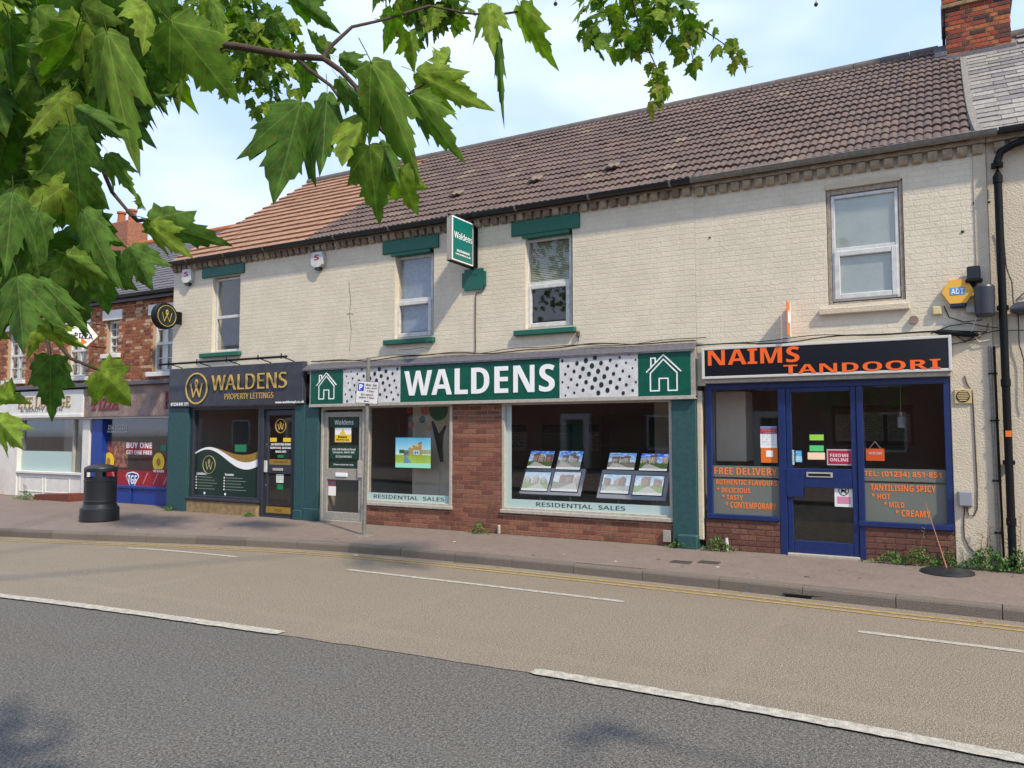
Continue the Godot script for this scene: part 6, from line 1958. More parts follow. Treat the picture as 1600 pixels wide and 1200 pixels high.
func make_street_things() -> void:
	# litter bin
	var at := Vector3(-13.83, pave_y(-13.83, 1.76), 1.76)
	var b := thing("litter_bin", "round black plastic litter bin with ribbed base on the pavement", "bin", at)
	var g := Geo.new()
	g.lathe([Vector2(0.0, 0.0), Vector2(0.325, 0.0), Vector2(0.335, 0.02), Vector2(0.33, 0.235), Vector2(0.318, 0.25), Vector2(0.30, 0.255), Vector2(0.285, 0.31), Vector2(0.27, 0.315)], 44)
	lay(b, "base", g.mesh(), M["bin_plastic"])
	var bd := Geo.new()
	bd.lathe([Vector2(0.27, 0.315), Vector2(0.272, 0.34), Vector2(0.28, 0.35), Vector2(0.28, 0.375), Vector2(0.272, 0.385), Vector2(0.276, 0.72), Vector2(0.284, 0.73), Vector2(0.284, 0.745), Vector2(0.274, 0.752), Vector2(0.276, 0.80), Vector2(0.25, 0.80), Vector2(0.24, 0.6), Vector2(0.0, 0.6)], 44)
	lay(b, "body", bd.mesh(), M["bin_plastic"])
	# hood with rounded openings: posts between the slots
	var hd := Geo.new()
	hd.lathe([Vector2(0.276, 0.905), Vector2(0.282, 0.915), Vector2(0.282, 0.965), Vector2(0.27, 0.985), Vector2(0.20, 1.02), Vector2(0.10, 1.04), Vector2(0.0, 1.045)], 44)
	hd.lathe([Vector2(0.0, 0.90), Vector2(0.26, 0.90), Vector2(0.276, 0.905)], 44)
	lay(b, "hood", hd.mesh(), M["bin_plastic"])
	for k in 4:
		var pst := Geo.new()
		var n := 6
		for i in n:
			var t0 := TAU * k / 4 + 0.70 + (i - n / 2.0) * 0.07; var t1 := t0 + 0.07
			var e0 := 0.0
			for rr in [[0.276, 1], [0.245, -1]]:
				var a := Vector3(cos(t0) * rr[0], 0.79, sin(t0) * rr[0]); var c := Vector3(cos(t1) * rr[0], 0.79, sin(t1) * rr[0])
				if rr[1] < 0: pst.quad(a, c, c + Vector3.UP * 0.12, a + Vector3.UP * 0.12)
				else: pst.quad(c, a, a + Vector3.UP * 0.12, c + Vector3.UP * 0.12)
		for e in [-3.0, 3.0]:
			var t: float = TAU * k / 4 + 0.70 + e * 0.07
			var a := Vector3(cos(t), 0, sin(t))
			pst.quad(a * 0.245 + Vector3.UP * 0.79, a * 0.276 + Vector3.UP * 0.79, a * 0.276 + Vector3.UP * 0.91, a * 0.245 + Vector3.UP * 0.91)
		lay(b, "hood_post", pst.mesh(), M["bin_plastic"])
	var rub := Geo.new()
	rub.lathe([Vector2(0.23, 0.6), Vector2(0.2, 0.74), Vector2(0.1, 0.82), Vector2(0.0, 0.84)], 12)
	var rb := add(self, "rubbish", rub.mesh(), mat("rubbish_blue", 96, 116, 152, 0.6), at)
	tag(rb, "crumpled blue and white rubbish inside the black bin", "rubbish")
	# parking sign
	var pb := Vector3(-8.2, pave_y(-8.2, 0.99), 0.99)
	var ps := thing("parking_sign", "grey steel post with small white parking plate", "sign", pb)
	var pg := Geo.new()
	pg.tube([Vector3(0, -0.1, 0), Vector3(0.055, 2.82, 0.0)], [0.032], 14)
	lay(ps, "post", pg.mesh(), M["steel"])
	var fg := Geo.new()
	fg.lathe([Vector2(0.17, -0.005), Vector2(0.16, 0.008), Vector2(0.0, 0.015)], 16)
	lay(ps, "footing", fg.mesh(), M["cement"])
	var pl := Node3D.new()
	pl.name = "plate"
	ps.add_child(pl)
	pl.position = Vector3(0.075, 2.27, 0.045)
	pl.rotation = Vector3(0, deg_to_rad(18), deg_to_rad(-4))
	lay(pl, "plate_back", bx(-0.19, 0.19, -0.19, 0.17, -0.004, 0.0, 0.002), M["recess_dark"])
	lay(pl, "plate_face", bx(-0.182, 0.182, -0.182, 0.162, 0.0, 0.003, 0.001), M["fascia_white"])
	lay(pl, "blue_panel", bx(-0.165, -0.06, 0.01, 0.135, 0.003, 0.005, 0.001), mat("parking_blue", 30, 70, 170, 0.4))
	for q in [["P", -0.14, 0.03, 0.055, 0.085, 0], ["Mon - Sat", -0.03, 0.095, 0.185, 0.035, 1], ["9 am - 5 pm", -0.035, 0.045, 0.195, 0.03, 1], ["1 hour", 0.0, 0.0, 0.12, 0.03, 1], ["No return", -0.10, -0.06, 0.20, 0.03, 1], ["within 1 hour", -0.13, -0.105, 0.26, 0.03, 1]]:
		var t: TextMesh = text_mesh(q[0], font(q[5] == 0), 0.003)
		var bb := t.get_aabb()
		var o := lay(pl, "lettering", t, M["letter_white"] if q[5] == 0 else M["dot_black"])
		o.scale = Vector3(q[3] / bb.size.x, q[4] / bb.size.y, 1)
		o.position = Vector3(q[1] - bb.position.x * o.scale.x, q[2] - bb.position.y * o.scale.y, 0.006)
	var ar := Geo.new()
	ar.prism(PackedVector2Array([Vector2(-0.05, -0.15), Vector2(-0.02, -0.17), Vector2(-0.02, -0.155), Vector2(0.04, -0.155), Vector2(0.04, -0.145), Vector2(-0.02, -0.145), Vector2(-0.02, -0.13)]), 0.003, 0.005)
	lay(pl, "arrow", ar.mesh(), M["dot_black"])
	for y in [2.15, 2.38]: lay(ps, "clip", bx(0.0, 0.09, y, y + 0.025, -0.035, 0.04, 0.004), M["steel"])
	# flag base with its whip
	var fc := on_floor(1480, 893, G)
	var fb := thing("flag_base", "flat dark round base with a thin leaning rod", "stand", Vector3(fc.x, pave_y(fc.x, fc.z), fc.z))
	var dg := Geo.new()
	dg.lathe([Vector2(0.0, 0.0), Vector2(0.28, 0.0), Vector2(0.275, 0.02), Vector2(0.20, 0.04), Vector2(0.05, 0.055), Vector2(0.0, 0.056)], 36)
	lay(fb, "disc", dg.mesh(), M["bin_plastic"])
	var rg := Geo.new()
	rg.tube([Vector3(0, 0.03, 0), Vector3(-0.07, 0.3, -0.02), Vector3(-0.2, 0.78, -0.05)], [0.009, 0.006, 0.003], 7)
	lay(fb, "rod", rg.mesh(), mat("rust_rod", 168, 116, 92, 0.7))
	# white drain stub by the takeaway
	var vs := on_wall(1136, 848, 0.03)
	var vp := thing("drain_stub", "short white plastic pipe stub against the takeaway's bricks", "pipe", Vector3(vs.x, G, 0.05))
	var vg := Geo.new()
	vg.lathe([Vector2(0.022, 0.0), Vector2(0.022, 0.07), Vector2(0.028, 0.075), Vector2(0.028, 0.12), Vector2(0.022, 0.125), Vector2(0.022, 0.17), Vector2(0.0, 0.17)], 14)
	lay(vp, "pipe", vg.mesh(), M["upvc"])
	# something red at the far left by the salon
	var rc := on_floor(-2, 776, G)
	var rx := thing("red_cabinet", "red metal cabinet standing beside the white salon post", "cabinet", Vector3(-21.9, G, 0.1))
	add(rx, "case", bx(-22.3, -21.72, G, 0.98, -0.3, 0.2, 0.02), M["red_vinyl"])
	add(rx, "foot", bx(-22.28, -21.74, G - 0.02, G + 0.08, -0.28, 0.21, 0.01), M["sign_black"])

func make_window_displays() -> void:
	var cases := [[-6.0, "left"], [-4.55, "right"]]
	var skyc := [Color(0.12, 0.42, 0.85), Color(0.10, 0.38, 0.82), Color(0.25, 0.5, 0.85), Color(0.08, 0.35, 0.85), Color(0.5, 0.72, 0.9), Color(0.62, 0.72, 0.84), Color(0.42, 0.68, 0.92), Color(0.4, 0.64, 0.9)]
	var k := 0
	# the two stands: each holds two bright screens over a grey board with two paler ones
	var quads := [
		[[827, 705, 864, 731], [872, 705, 909, 733], [818, 738, 858, 766], [864, 738, 905, 767], [816, 731, 911, 772]],
		[[951, 708, 993, 733], [1001, 709, 1044, 735], [941, 742, 984, 770], [991, 744, 1036, 773], [936, 735, 1044, 779]]]
	var lean := deg_to_rad(30.0)
	for s in 2:
		var zb := -0.34
		var low: Array = quads[s][4]
		var board := rect_px(low[0], low[1], low[2], low[3], zb)
		var y0 := board.position.y
		var t := thing("window_display", ["lit property display of four pictures near the brick pier", "lit property display of four pictures near the green pilaster"][s], "display", Vector3(board.get_center().x, G, zb))
		var tilt := Basis(Vector3.RIGHT, -lean)
		var base := Vector3(board.get_center().x, y0, zb)
		var put := func(q: Array) -> Rect2:      # the rectangle in the leaning plane, seen from the board's foot
			var a := rect_px(q[0], q[1], q[2], q[3], zb)
			var zc := zb - (a.get_center().y - y0) * tan(lean)
			var b := rect_px(q[0], q[1], q[2], q[3], zc)
			return Rect2(b.position.x - base.x, (b.position.y - y0) / cos(lean), b.size.x, b.size.y / cos(lean))
		var br: Rect2 = put.call(low)
		var bo := add(t, "grey_board", bx(br.position.x, br.end.x, br.position.y, br.end.y, -0.03, -0.01, 0.006), mat("display_grey", 150, 154, 164, 0.5), base)
		bo.basis = tilt
		for i in 4:
			var r: Rect2 = put.call(quads[s][i])
			var pale := 0.05 if i < 2 else 0.45
			var tx := property_print("property%d" % k, 600 + k * 7, skyc[s * 2 + i if i < 2 else 4 + s * 2 + i - 2], [Color(0.62, 0.36, 0.26), Color(0.75, 0.72, 0.66), Color(0.7, 0.64, 0.5), Color(0.5, 0.28, 0.24)][(i + s) % 4], Color(0.36, 0.24, 0.22), [Color(0.3, 0.42, 0.2), Color(0.5, 0.48, 0.44), Color(0.46, 0.6, 0.26), Color(0.6, 0.62, 0.6)][(i * 3 + s) % 4], pale)
			var sc := sub(t, "display_screen", base)
			sc.basis = tilt
			lay(sc, "light_panel", bx(r.position.x - 0.012, r.end.x + 0.012, r.position.y - 0.012, r.end.y + 0.012, -0.008, -0.002, 0.002), M["sign_black"])
			lay(sc, "screen_picture", picture(r, 0.0), poster_mat("screen%d" % k, tx, 0.55))
			k += 1
		for x in [board.position.x + board.size.x * 0.26, board.position.x + board.size.x * 0.76]:
			add(t, "leg", bx(x - 0.012, x + 0.012, G, y0 + 0.10, zb - 0.10, zb - 0.075, 0.003), M["steel"])
			add(t, "foot", bx(x - 0.02, x + 0.02, G, G + 0.02, zb - 0.25, zb + 0.1, 0.004), M["steel"])
	# picture in the left window
	var pr := rect_px(618, 684, 673, 731, -0.4)
	var pt := thing("window_poster", "single bright property picture hanging in the narrower shop window", "poster", Vector3(pr.get_center().x, pr.position.y, -0.4))
	var tx2 := print_card("big_property", 128, 110, func(im: Image):
		for y in 110:
			for x in 128:
				var c := Color(0.35, 0.66, 0.85).lerp(Color(0.75, 0.92, 0.92), clampf(y / 60.0, 0, 1))
				if y > 62: c = Color(0.55, 0.68, 0.22).lerp(Color(0.66, 0.76, 0.3), (y - 62) / 30.0)
				if y > 62 and absf(x - 34 - (y - 62) * 0.35) < 2 + (y - 62) * 0.42: c = Color(0.42, 0.56, 0.66)
				if y > 92: c = Color(0.62, 0.9, 0.78)
				im.set_pixel(x, y, c)
		for x in range(48, 96):
			var top := int(38 - (x - 48) * 0.5)
			for y in range(top, 66): im.set_pixel(x, y, Color(0.66, 0.55, 0.36) if y > top + 3 else Color(0.4, 0.32, 0.26))
		im.fill_rect(Rect2i(66, 46, 22, 16), Color(0.72, 0.86, 0.86))
		im.fill_rect(Rect2i(70, 50, 5, 10), Color(0.2, 0.4, 0.4)); im.fill_rect(Rect2i(78, 50, 6, 8), Color(0.2, 0.4, 0.4))
		im.fill_rect(Rect2i(52, 30, 12, 8), Color(0.8, 0.72, 0.5)); im.fill_rect(Rect2i(70, 22, 14, 10), Color(0.8, 0.72, 0.5))
		im.fill_rect(Rect2i(30, 46, 20, 18), Color(0.4, 0.42, 0.4))
		im.fill_rect(Rect2i(96, 44, 32, 16), Color(0.62, 0.62, 0.46))
		im.fill_rect(Rect2i(14, 44, 18, 14), Color(0.2, 0.34, 0.2)))
	add(pt, "backing", bx(pr.position.x - 0.01, pr.end.x + 0.01, pr.position.y - 0.01, pr.end.y + 0.01, -0.412, -0.403, 0.002), M["sticker_green"])
	add(pt, "picture_screen", picture(pr, -0.4), poster_mat("big_screen", tx2, 0.6))
	var lw := Geo.new()
	for q in [pr.position.x + 0.05, pr.end.x - 0.05]: lw.tube([Vector3(q, pr.end.y, -0.406), Vector3(q, 2.6, -0.406)], [0.002], 4)
	add(pt, "hanging_wire", lw.mesh(), M["steel"])
	# painted partition behind it
	var zp := -0.75
	var pan := thing("painted_partition", "beige partition with coloured discs and a dark tree inside shop", "partition", Vector3(-8.2, G, zp))
	var pa := rect_px(612, 560, 703, 720, zp)
	add(pan, "board", bx(-8.55, -7.35, G, 2.6, zp - 0.06, zp, 0.004), textured(mat("partition_beige", 214, 204, 184, 0.9), T["paint"], 0.5))
	for q in [[639, 642, 4.5, Color8(176, 52, 54)], [664, 640, 8.0, Color8(204, 120, 122)], [642, 664, 5.2, Color8(170, 40, 44)], [660, 655, 5.6, Color8(26, 110, 86)], [670, 669, 4.6, Color8(200, 140, 60)], [685, 640, 17.0, Color8(24, 112, 74)]]:
		var c := on_wall(q[0], q[1], zp)
		var m := mat("disc%d" % q[0], 255, 255, 255, 0.7)
		m.albedo_color = q[3]
		add(pan, "painted_disc", disc(q[2] * 0.0118, 0.004, 22), m, c)
	var tr := Geo.new()
	var tp := PackedVector2Array()
	for q in [[688, 722], [681, 690], [674, 660], [677, 657], [686, 678], [694, 666], [698, 664], [693, 680], [692, 700], [693, 722]]:
		var c := on_wall(q[0], q[1], zp)
		tp.append(Vector2(c.x, c.y))
	tr.prism(tp, zp, zp + 0.006)
	add(pan, "painted_trunk", tr.mesh(), mat("trunk_paint", 52, 46, 48, 0.7))
	# desks in the shop
	for q in [[-8.6, -2.4, 2.0], [-5.4, -3.2, 1.8]]:
		var dk := thing("office_desk", "brown office desk with drawers deep inside the shop" if q[0] < -7 else "brown office desk with drawers behind the property displays", "desk", Vector3(q[0], G, q[1]))
		add(dk, "desk_top", bx(q[0] - q[2] / 2, q[0] + q[2] / 2, 0.88, 0.92, q[1] - 0.4, q[1] + 0.4, 0.006), M["wood"])
		add(dk, "front_panel", bx(q[0] - q[2] / 2 + 0.05, q[0] + q[2] / 2 - 0.05, G, 0.88, q[1] + 0.30, q[1] + 0.33, 0.004), M["wood"])
		for e in [-1, 1]: add(dk, "pedestal", bx(q[0] + e * (q[2] / 2 - 0.3) - 0.2, q[0] + e * (q[2] / 2 - 0.3) + 0.2, G, 0.87, q[1] - 0.35, q[1] + 0.28, 0.005), M["wood"])
	var kz := thing("green_cabinet", "dark green shelved cabinet standing inside the wide shop window", "cabinet", Vector3(-5.6, G, -3.9))
	for y in [0.2, 0.9, 1.5, 2.1]: add(kz, "shelf", bx(-6.2, -4.9, y, y + 0.04, -4.4, -3.9, 0.004), mat("cabinet_green", 40, 84, 52, 0.6))
	for x in [-6.24, -4.9]: add(kz, "side", bx(x, x + 0.04, G, 2.14, -4.4, -3.9, 0.004), M["cabinet_green"])
	add(kz, "back", bx(-6.2, -4.9, G, 2.12, -4.42, -4.4, 0), M["cabinet_green"])
	var pl := thing("pale_post", "pale column standing between desks inside the wide shop window", "column", Vector3(-4.3, G, -2.2))
	add(pl, "shaft", bx(-4.45, -4.15, G, 2.62, -2.4, -2.1, 0.01), M["room_pale"])
	add(pl, "skirting", bx(-4.47, -4.13, G, 0.3, -2.42, -2.08, 0.006), M["wood"])

# ---------------------------------------------------------------- leaves, tree, weeds
const HALF := [[0.0, 0.0], [0.10, -0.05], [0.22, -0.06], [0.34, -0.01], [0.50, -0.02], [0.45, 0.09], [0.52, 0.16], [0.66, 0.28], [0.57, 0.31], [0.60, 0.42], [0.76, 0.60], [0.58, 0.56], [0.50, 0.60], [0.42, 0.55], [0.34, 0.52], [0.32, 0.60], [0.40, 0.72], [0.29, 0.72], [0.27, 0.82], [0.17, 0.86], [0.13, 0.95], [0.0, 1.12]]
func leaf_mesh(v: int, rings: int) -> ArrayMesh:
	var r := RandomNumberGenerator.new()
	r.seed = 1000 + v
	var out := PackedVector2Array()
	var wide := 0.78 + 0.22 * r.randf()
	var lobe := 0.84 + 0.26 * r.randf(); var tip := 0.9 + 0.16 * r.randf(); var bend := (r.randf() - 0.5) * 0.18
	for i in HALF.size(): out.append(Vector2(HALF[i][0] * wide + (r.randf() - 0.5) * 0.05 * minf(1.0, i), HALF[i][1] + (r.randf() - 0.5) * 0.04 * minf(1.0, i)))
	for i in range(HALF.size() - 2, 0, -1): out.append(Vector2(-HALF[i][0] * wide + (r.randf() - 0.5) * 0.05, HALF[i][1] + (r.randf() - 0.5) * 0.04))
	for i in out.size():
		var q := out[i]
		if absf(q.x) > 0.4 and q.y > 0.2: q = Vector2(0, 0.1) + (q - Vector2(0, 0.1)) * lobe
		if q.y > 0.7: q.y = 0.7 + (q.y - 0.7) * tip * 1.1
		q.x += bend * q.y * q.y
		out[i] = q
	var c := Vector2(0, 0.34)
	var fold := 0.05 + 0.45 * r.randf(); var curl := 0.05 + 0.55 * r.randf(); var rip := 0.04 + 0.05 * r.randf(); var ph := r.randf() * TAU; var skew := (r.randf() - 0.5) * 0.3
	var z := func(p: Vector2) -> float:
		var a := atan2(p.x, p.y + 0.05)
		return -fold * absf(p.x) * (1.0 if p.x > 0 else 0.7) - curl * p.y * p.y * 0.5 + rip * cos(a * 5.0 + ph) * p.length() + skew * p.x * p.y - 0.25 * p.x * p.x
	var pts := [c]
	var n := out.size()
	for k in range(1, rings + 1):
		for i in n: pts.append(c.lerp(out[i], float(k) / rings))
	var g := Geo.new()
	for p in pts:
		var e := 0.02
		var dzx: float = (z.call(p + Vector2(e, 0)) - z.call(p - Vector2(e, 0))) / (2 * e)
		var dzy: float = (z.call(p + Vector2(0, e)) - z.call(p - Vector2(0, e))) / (2 * e)
		g.vert(Vector3(p.x, p.y, z.call(p)), Vector3(-dzx, -dzy, 1).normalized(), Vector2(p.x * 0.6 + 0.5, 1.0 - (p.y + 0.08) / 1.24))
	for i in n: g.tri(0, 1 + i, 1 + (i + 1) % n)
	for k in range(0, rings - 1):
		for i in n:
			var a := 1 + k * n + i; var b := 1 + k * n + (i + 1) % n
			g.tri(a, a + n, b + n); g.tri(a, b + n, b)
	# stalk
	if rings > 1: g.tube([Vector3(0, 0.02, z.call(Vector2(0, 0.02))), Vector3(0.01, -0.12, 0.01), Vector3(0.05, -0.24, 0.05)], [0.012, 0.010, 0.010], 5)
	return g.mesh()
func leaf_texture(key: String, base: Color, vein: Color, seed_: int) -> ImageTexture:
	if T.has(key): return T[key]
	var w := 192
	var im := Image.create_empty(w, w, false, Image.FORMAT_RGB8)
	var nz := noise(seed_, 0.02, 4)
	var spots := noise(seed_ + 40, 0.06, 3)
	var segs := []
	for q in [[0.0, 1.1, 0.011], [0.72, 0.58, 0.009], [-0.72, 0.58, 0.009], [0.5, 0.0, 0.006], [-0.5, 0.0, 0.006]]: segs.append([Vector2(0, 0), Vector2(q[0], q[1]), q[2]])
	for i in 5:
		var t := 0.2 + i * 0.16
		for s in [-1.0, 1.0]:
			segs.append([Vector2(0, t * 1.1), Vector2(s * 0.34, t * 1.1 + 0.26), 0.0026])
			segs.append([Vector2(s * 0.72, 0.58) * t, Vector2(s * 0.72, 0.58) * t + Vector2(s * 0.30, 0.02), 0.0022])
			segs.append([Vector2(s * 0.72, 0.58) * t, Vector2(s * 0.72, 0.58) * t + Vector2(s * -0.02, 0.28), 0.0022])
	for y in w:
		for x in w:
			var p := Vector2((x + 0.5) / w - 0.5, 0.0) / 0.6
			p.y = (1.0 - (y + 0.5) / w) * 1.24 - 0.08
			var c := base * (1.0 + 0.35 * nz.get_noise_2d(x, y))
			if spots.get_noise_2d(x, y) > 0.42: c = c.lerp(Color8(128, 108, 52), 0.55)
			for s in segs:
				var a: Vector2 = s[0]; var b: Vector2 = s[1]
				var d := p.distance_to(Geometry2D.get_closest_point_to_segment(p, a, b))
				if d < s[2] * 2.0: c = c.lerp(vein, clampf(1.6 - d / s[2], 0.0, 1.0) * 0.5)
			c.a = 1.0
			im.set_pixel(x, y, c)
	T[key] = ImageTexture.create_from_image(im)
	return T[key]
func leaf_mat(key: String, base: Color, vein: Color, seed_: int, back: Color) -> StandardMaterial3D:
	var m := mat(key, 242, 242, 242, 0.75)
	m.metallic_specular = 0.25
	m.albedo_texture = leaf_texture(key, base, vein, seed_)
	m.cull_mode = BaseMaterial3D.CULL_DISABLED
	m.backlight_enabled = true
	m.backlight = back
	return m

func make_tree() -> void:
	leaf_mat("leaf0", Color8(92, 122, 46), Color8(146, 168, 92), 1, Color(0.78, 0.95, 0.22))
	leaf_mat("leaf1", Color8(76, 108, 46), Color8(128, 154, 86), 2, Color(0.72, 0.92, 0.22))
	leaf_mat("leaf2", Color8(124, 150, 56), Color8(166, 184, 112), 3, Color(0.85, 0.98, 0.22))
	leaf_mat("leaf3", Color8(140, 144, 66), Color8(182, 184, 116), 4, Color(0.75, 0.80, 0.25))
	var shapes := []
	for v in 8: shapes.append(leaf_mesh(v, 3))
	var small := []
	for v in 3: small.append(leaf_mesh(20 + v, 2))
	var root := Vector3(-6.6, 0.1, 10.3)
	var t := thing("plane_tree", "plane tree with large lobed green leaves hanging over the street", "tree", root)
	var tg := Geo.new()
	tg.tube([root + Vector3(0, -0.1, 0), root + Vector3(0.05, 1.5, 0), root + Vector3(-0.05, 3.2, -0.1), root + Vector3(0.1, 5.0, -0.2), root + Vector3(0.0, 8.0, -0.3)], [0.34, 0.27, 0.24, 0.2, 0.08], 16)
	add(t, "trunk", tg.mesh(), M["bark"])
	# branches that the photograph shows, and the limbs that carry them
	var main := []
	for q in [[120, -60, 2.25], [185, 0, 2.15], [232, 38, 2.1], [300, 64, 2.05], [380, 74, 2.0], [458, 88, 1.95], [505, 91, 1.92], [532, 110, 1.9], [556, 136, 1.88], [582, 190, 1.85], [603, 210, 1.84], [612, 232, 1.83]]: main.append(at_depth(q[0], q[1], q[2]))
	main.push_front(root + Vector3(0.4, 3.9, -0.3)); main.push_front(root + Vector3(0.0, 3.5, -0.1))
	var paths := [[main, [0.06, 0.045, 0.018, 0.013, 0.0115, 0.010, 0.009, 0.0085, 0.0075, 0.0065, 0.006, 0.005, 0.0045, 0.004]]]
	var lists := [[[505, 91, 1.92], [514, 75, 1.93], [550, 42, 1.96], [599, 31, 2.0], [671, 9, 2.05], [724, 20, 2.08], [770, 24, 2.1], [812, 18, 2.12]], [[462, 89, 1.95], [483, 109, 1.93], [517, 134, 1.9], [528, 150, 1.9]], [[556, 136, 1.88], [580, 141, 1.87], [640, 146, 1.86], [690, 112, 1.85]], [[612, 232, 1.83], [600, 226, 1.8], [577, 228, 1.8]], [[200, 330, 2.0], [215, 345, 1.95], [233, 343, 1.9]], [[150, 240, 2.1], [175, 300, 2.05], [200, 330, 2.0]], [[40, 440, 1.9], [66, 507, 1.8], [110, 560, 1.75], [155, 578, 1.72]], [[60, 300, 2.1], [50, 380, 2.0], [40, 440, 1.9]], [[120, -60, 2.25], [90, 60, 2.3], [110, 180, 2.2], [150, 240, 2.1]], [[-40, 40, 2.3], [20, 180, 2.2], [60, 300, 2.1]], [[66, 507, 1.8], [75, 535, 1.78], [79, 557, 1.76]]]
	for l in lists:
		var p := []
		for q in l: p.append(at_depth(q[0], q[1], q[2]))
		paths.append([p, [0.006, 0.005, 0.004, 0.0035, 0.003]])
	# higher, farther boughs whose ends hang into the picture
	var bough1 := [root + Vector3(0, 6.0, -0.2), root + Vector3(2.0, 6.3, -2.4)]
	for q in [[960, -120, 7.2], [985, -20, 7.0], [1000, 50, 6.9], [1028, 110, 6.85], [1030, 150, 6.8]]: bough1.append(at_depth(q[0], q[1], q[2]))
	paths.append([bough1, [0.08, 0.05, 0.02, 0.012, 0.008, 0.004]])
	var bough2 := []
	for q in [[960, -120, 7.2], [1060, -10, 7.1], [1090, 40, 7.0], [1140, 75, 7.0], [1165, 98, 7.0]]: bough2.append(at_depth(q[0], q[1], q[2]))
	paths.append([bough2, [0.014, 0.010, 0.007, 0.004]])
	var bough3 := []
	for q in [[1060, -10, 7.1], [1075, 55, 7.0], [1085, 105, 6.95]]: bough3.append(at_depth(q[0], q[1], q[2]))
	paths.append([bough3, [0.008, 0.005, 0.003]])
	var bough4 := [root + Vector3(0, 5.2, -0.2)]
	for q in [[250, -120, 10.2], [330, -20, 10.0], [390, 50, 9.8], [410, 110, 9.7]]: bough4.append(at_depth(q[0], q[1], q[2]))
	paths.append([bough4, [0.06, 0.03, 0.014, 0.008, 0.004]])
	var bough5 := [root + Vector3(0, 6.4, -0.2)]
	for q in [[560, -120, 9.4], [630, -30, 9.2], [660, 10, 9.1], [700, 30, 9.0]]: bough5.append(at_depth(q[0], q[1], q[2]))
	paths.append([bough5, [0.05, 0.02, 0.01, 0.006, 0.004]])
	for q in paths:
		var g := Geo.new()
		g.tube(q[0], q[1], 8)
		add(t, "branch", g.mesh(), M["bark"])
	var r := RandomNumberGenerator.new()
	r.seed = 4242
	var place := func(base: Vector3, tip: Vector3, width: float, mtl: Material, shape: int, lean: float, roll: float) -> void:
		var y := tip - base
		var ln := y.length() / 1.05
		y = y.normalized()
		var to_eye := (EYE - base).normalized()
		var nrm := (to_eye - y * to_eye.dot(y)).normalized().rotated(y, roll)
		var x := y.cross(nrm).normalized()
		nrm = x.cross(y).normalized()
		var o := add(t, "leaf", shapes[shape], mtl, base)
		o.basis = Basis(x * width / 1.35, y * ln, nrm * ln).rotated(x, lean)
	# leaves copied one by one: base and tip in the photograph, width in pixels, distance in metres, tone
	var list := [[470, 160, 437, 295, 118, 1.78, 1], [511, 147, 503, 268, 80, 1.80, 1], [530, 123, 576, 180, 40, 1.76, 1], [580, 97, 652, 232, 98, 1.74, 0], [645, 147, 702, 236, 80, 1.82, 0], [652, 114, 736, 162, 70, 1.85, 2], [688, 105, 726, 58, 56, 1.9, 2], [692, 123, 746, 146, 50, 1.88, 2], [577, 228, 590, 341, 104, 1.70, 0], [624, 266, 650, 334, 62, 1.74, 2], [570, 178, 530, 262, 64, 1.80, 2], [595, 219, 620, 278, 40, 1.74, 1], [614, 19, 598, 88, 56, 2.0, 0], [477, 97, 474, 158, 50, 1.95, 1], [530, 90, 562, 108, 40, 1.93, 1], [514, 85, 462, 40, 42, 1.95, 0], [458, -6, 526, 45, 62, 1.9, 1], [764, 6, 766, 70, 60, 2.08, 2], [777, 53, 783, 162, 26, 2.06, 1], [813, 10, 858, 110, 66, 2.1, 2], [640, 50, 650, 110, 40, 2.0, 2],
		[233, 343, 354, 386, 96, 1.80, 1], [167, 50, 196, 222, 100, 1.75, 0], [110, 200, 133, 322, 104, 1.66, 1], [117, 167, 174, 198, 60, 1.7, 1], [223, 323, 217, 283, 22, 1.9, 0], [170, 240, 207, 302, 50, 1.85, 0], [230, 127, 274, 185, 52, 1.9, 1], [79, 557, 78, 650, 92, 1.70, 1], [155, 578, 209, 629, 104, 1.66, 2], [0, 624, 48, 632, 62, 1.55, 2], [-8, 650, 36, 698, 74, 1.5, 2], [27, 432, 35, 540, 110, 1.55, 1], [63, 437, 134, 502, 74, 1.6, 1], [60, 507, 136, 542, 52, 1.66, 2], [104, 399, 178, 444, 66, 1.7, 0], [203, 386, 236, 448, 82, 1.72, 1], [66, 507, 46, 556, 44, 1.7, 2], [235, 350, 290, 400, 62, 1.8, 2], [130, 330, 160, 420, 90, 1.75, 1], [60, 330, 20, 430, 90, 1.7, 1], [150, 372, 120, 440, 60, 1.8, 0], [20, 300, 10, 400, 96, 1.65, 1], [262, 60, 285, 130, 60, 1.95, 0], [285, 10, 300, 84, 60, 1.98, 0], [330, 0, 345, 62, 44, 2.1, 0], [200, 20, 220, 100, 70, 1.9, 0], [180, 150, 178, 218, 60, 1.9, 0]]
	var mk := ["leaf0", "leaf1", "leaf2", "leaf3"]
	for q in list:
		var d: float = q[5]
		var k_size: float = 0.84 if q[0] < 300 else 0.94
		var width: float = q[4] / FOCAL * d * k_size
		place.call(at_depth(q[0], q[1], d), at_depth(q[2], q[3], d * r.randf_range(0.94, 1.06)), width, M[mk[q[6]]], int(r.randf() * 8), r.randf_range(-0.25, 0.2), r.randf_range(-0.35, 0.35))
	# the thick of the crown at the left
	var zone := PackedVector2Array([Vector2(-80, -60), Vector2(285, -60), Vector2(285, 50), Vector2(256, 100), Vector2(225, 150), Vector2(180, 175), Vector2(140, 190), Vector2(150, 240), Vector2(172, 280), Vector2(140, 310), Vector2(165, 360), Vector2(150, 410), Vector2(100, 450), Vector2(50, 480), Vector2(-80, 500)])
	var made := 0
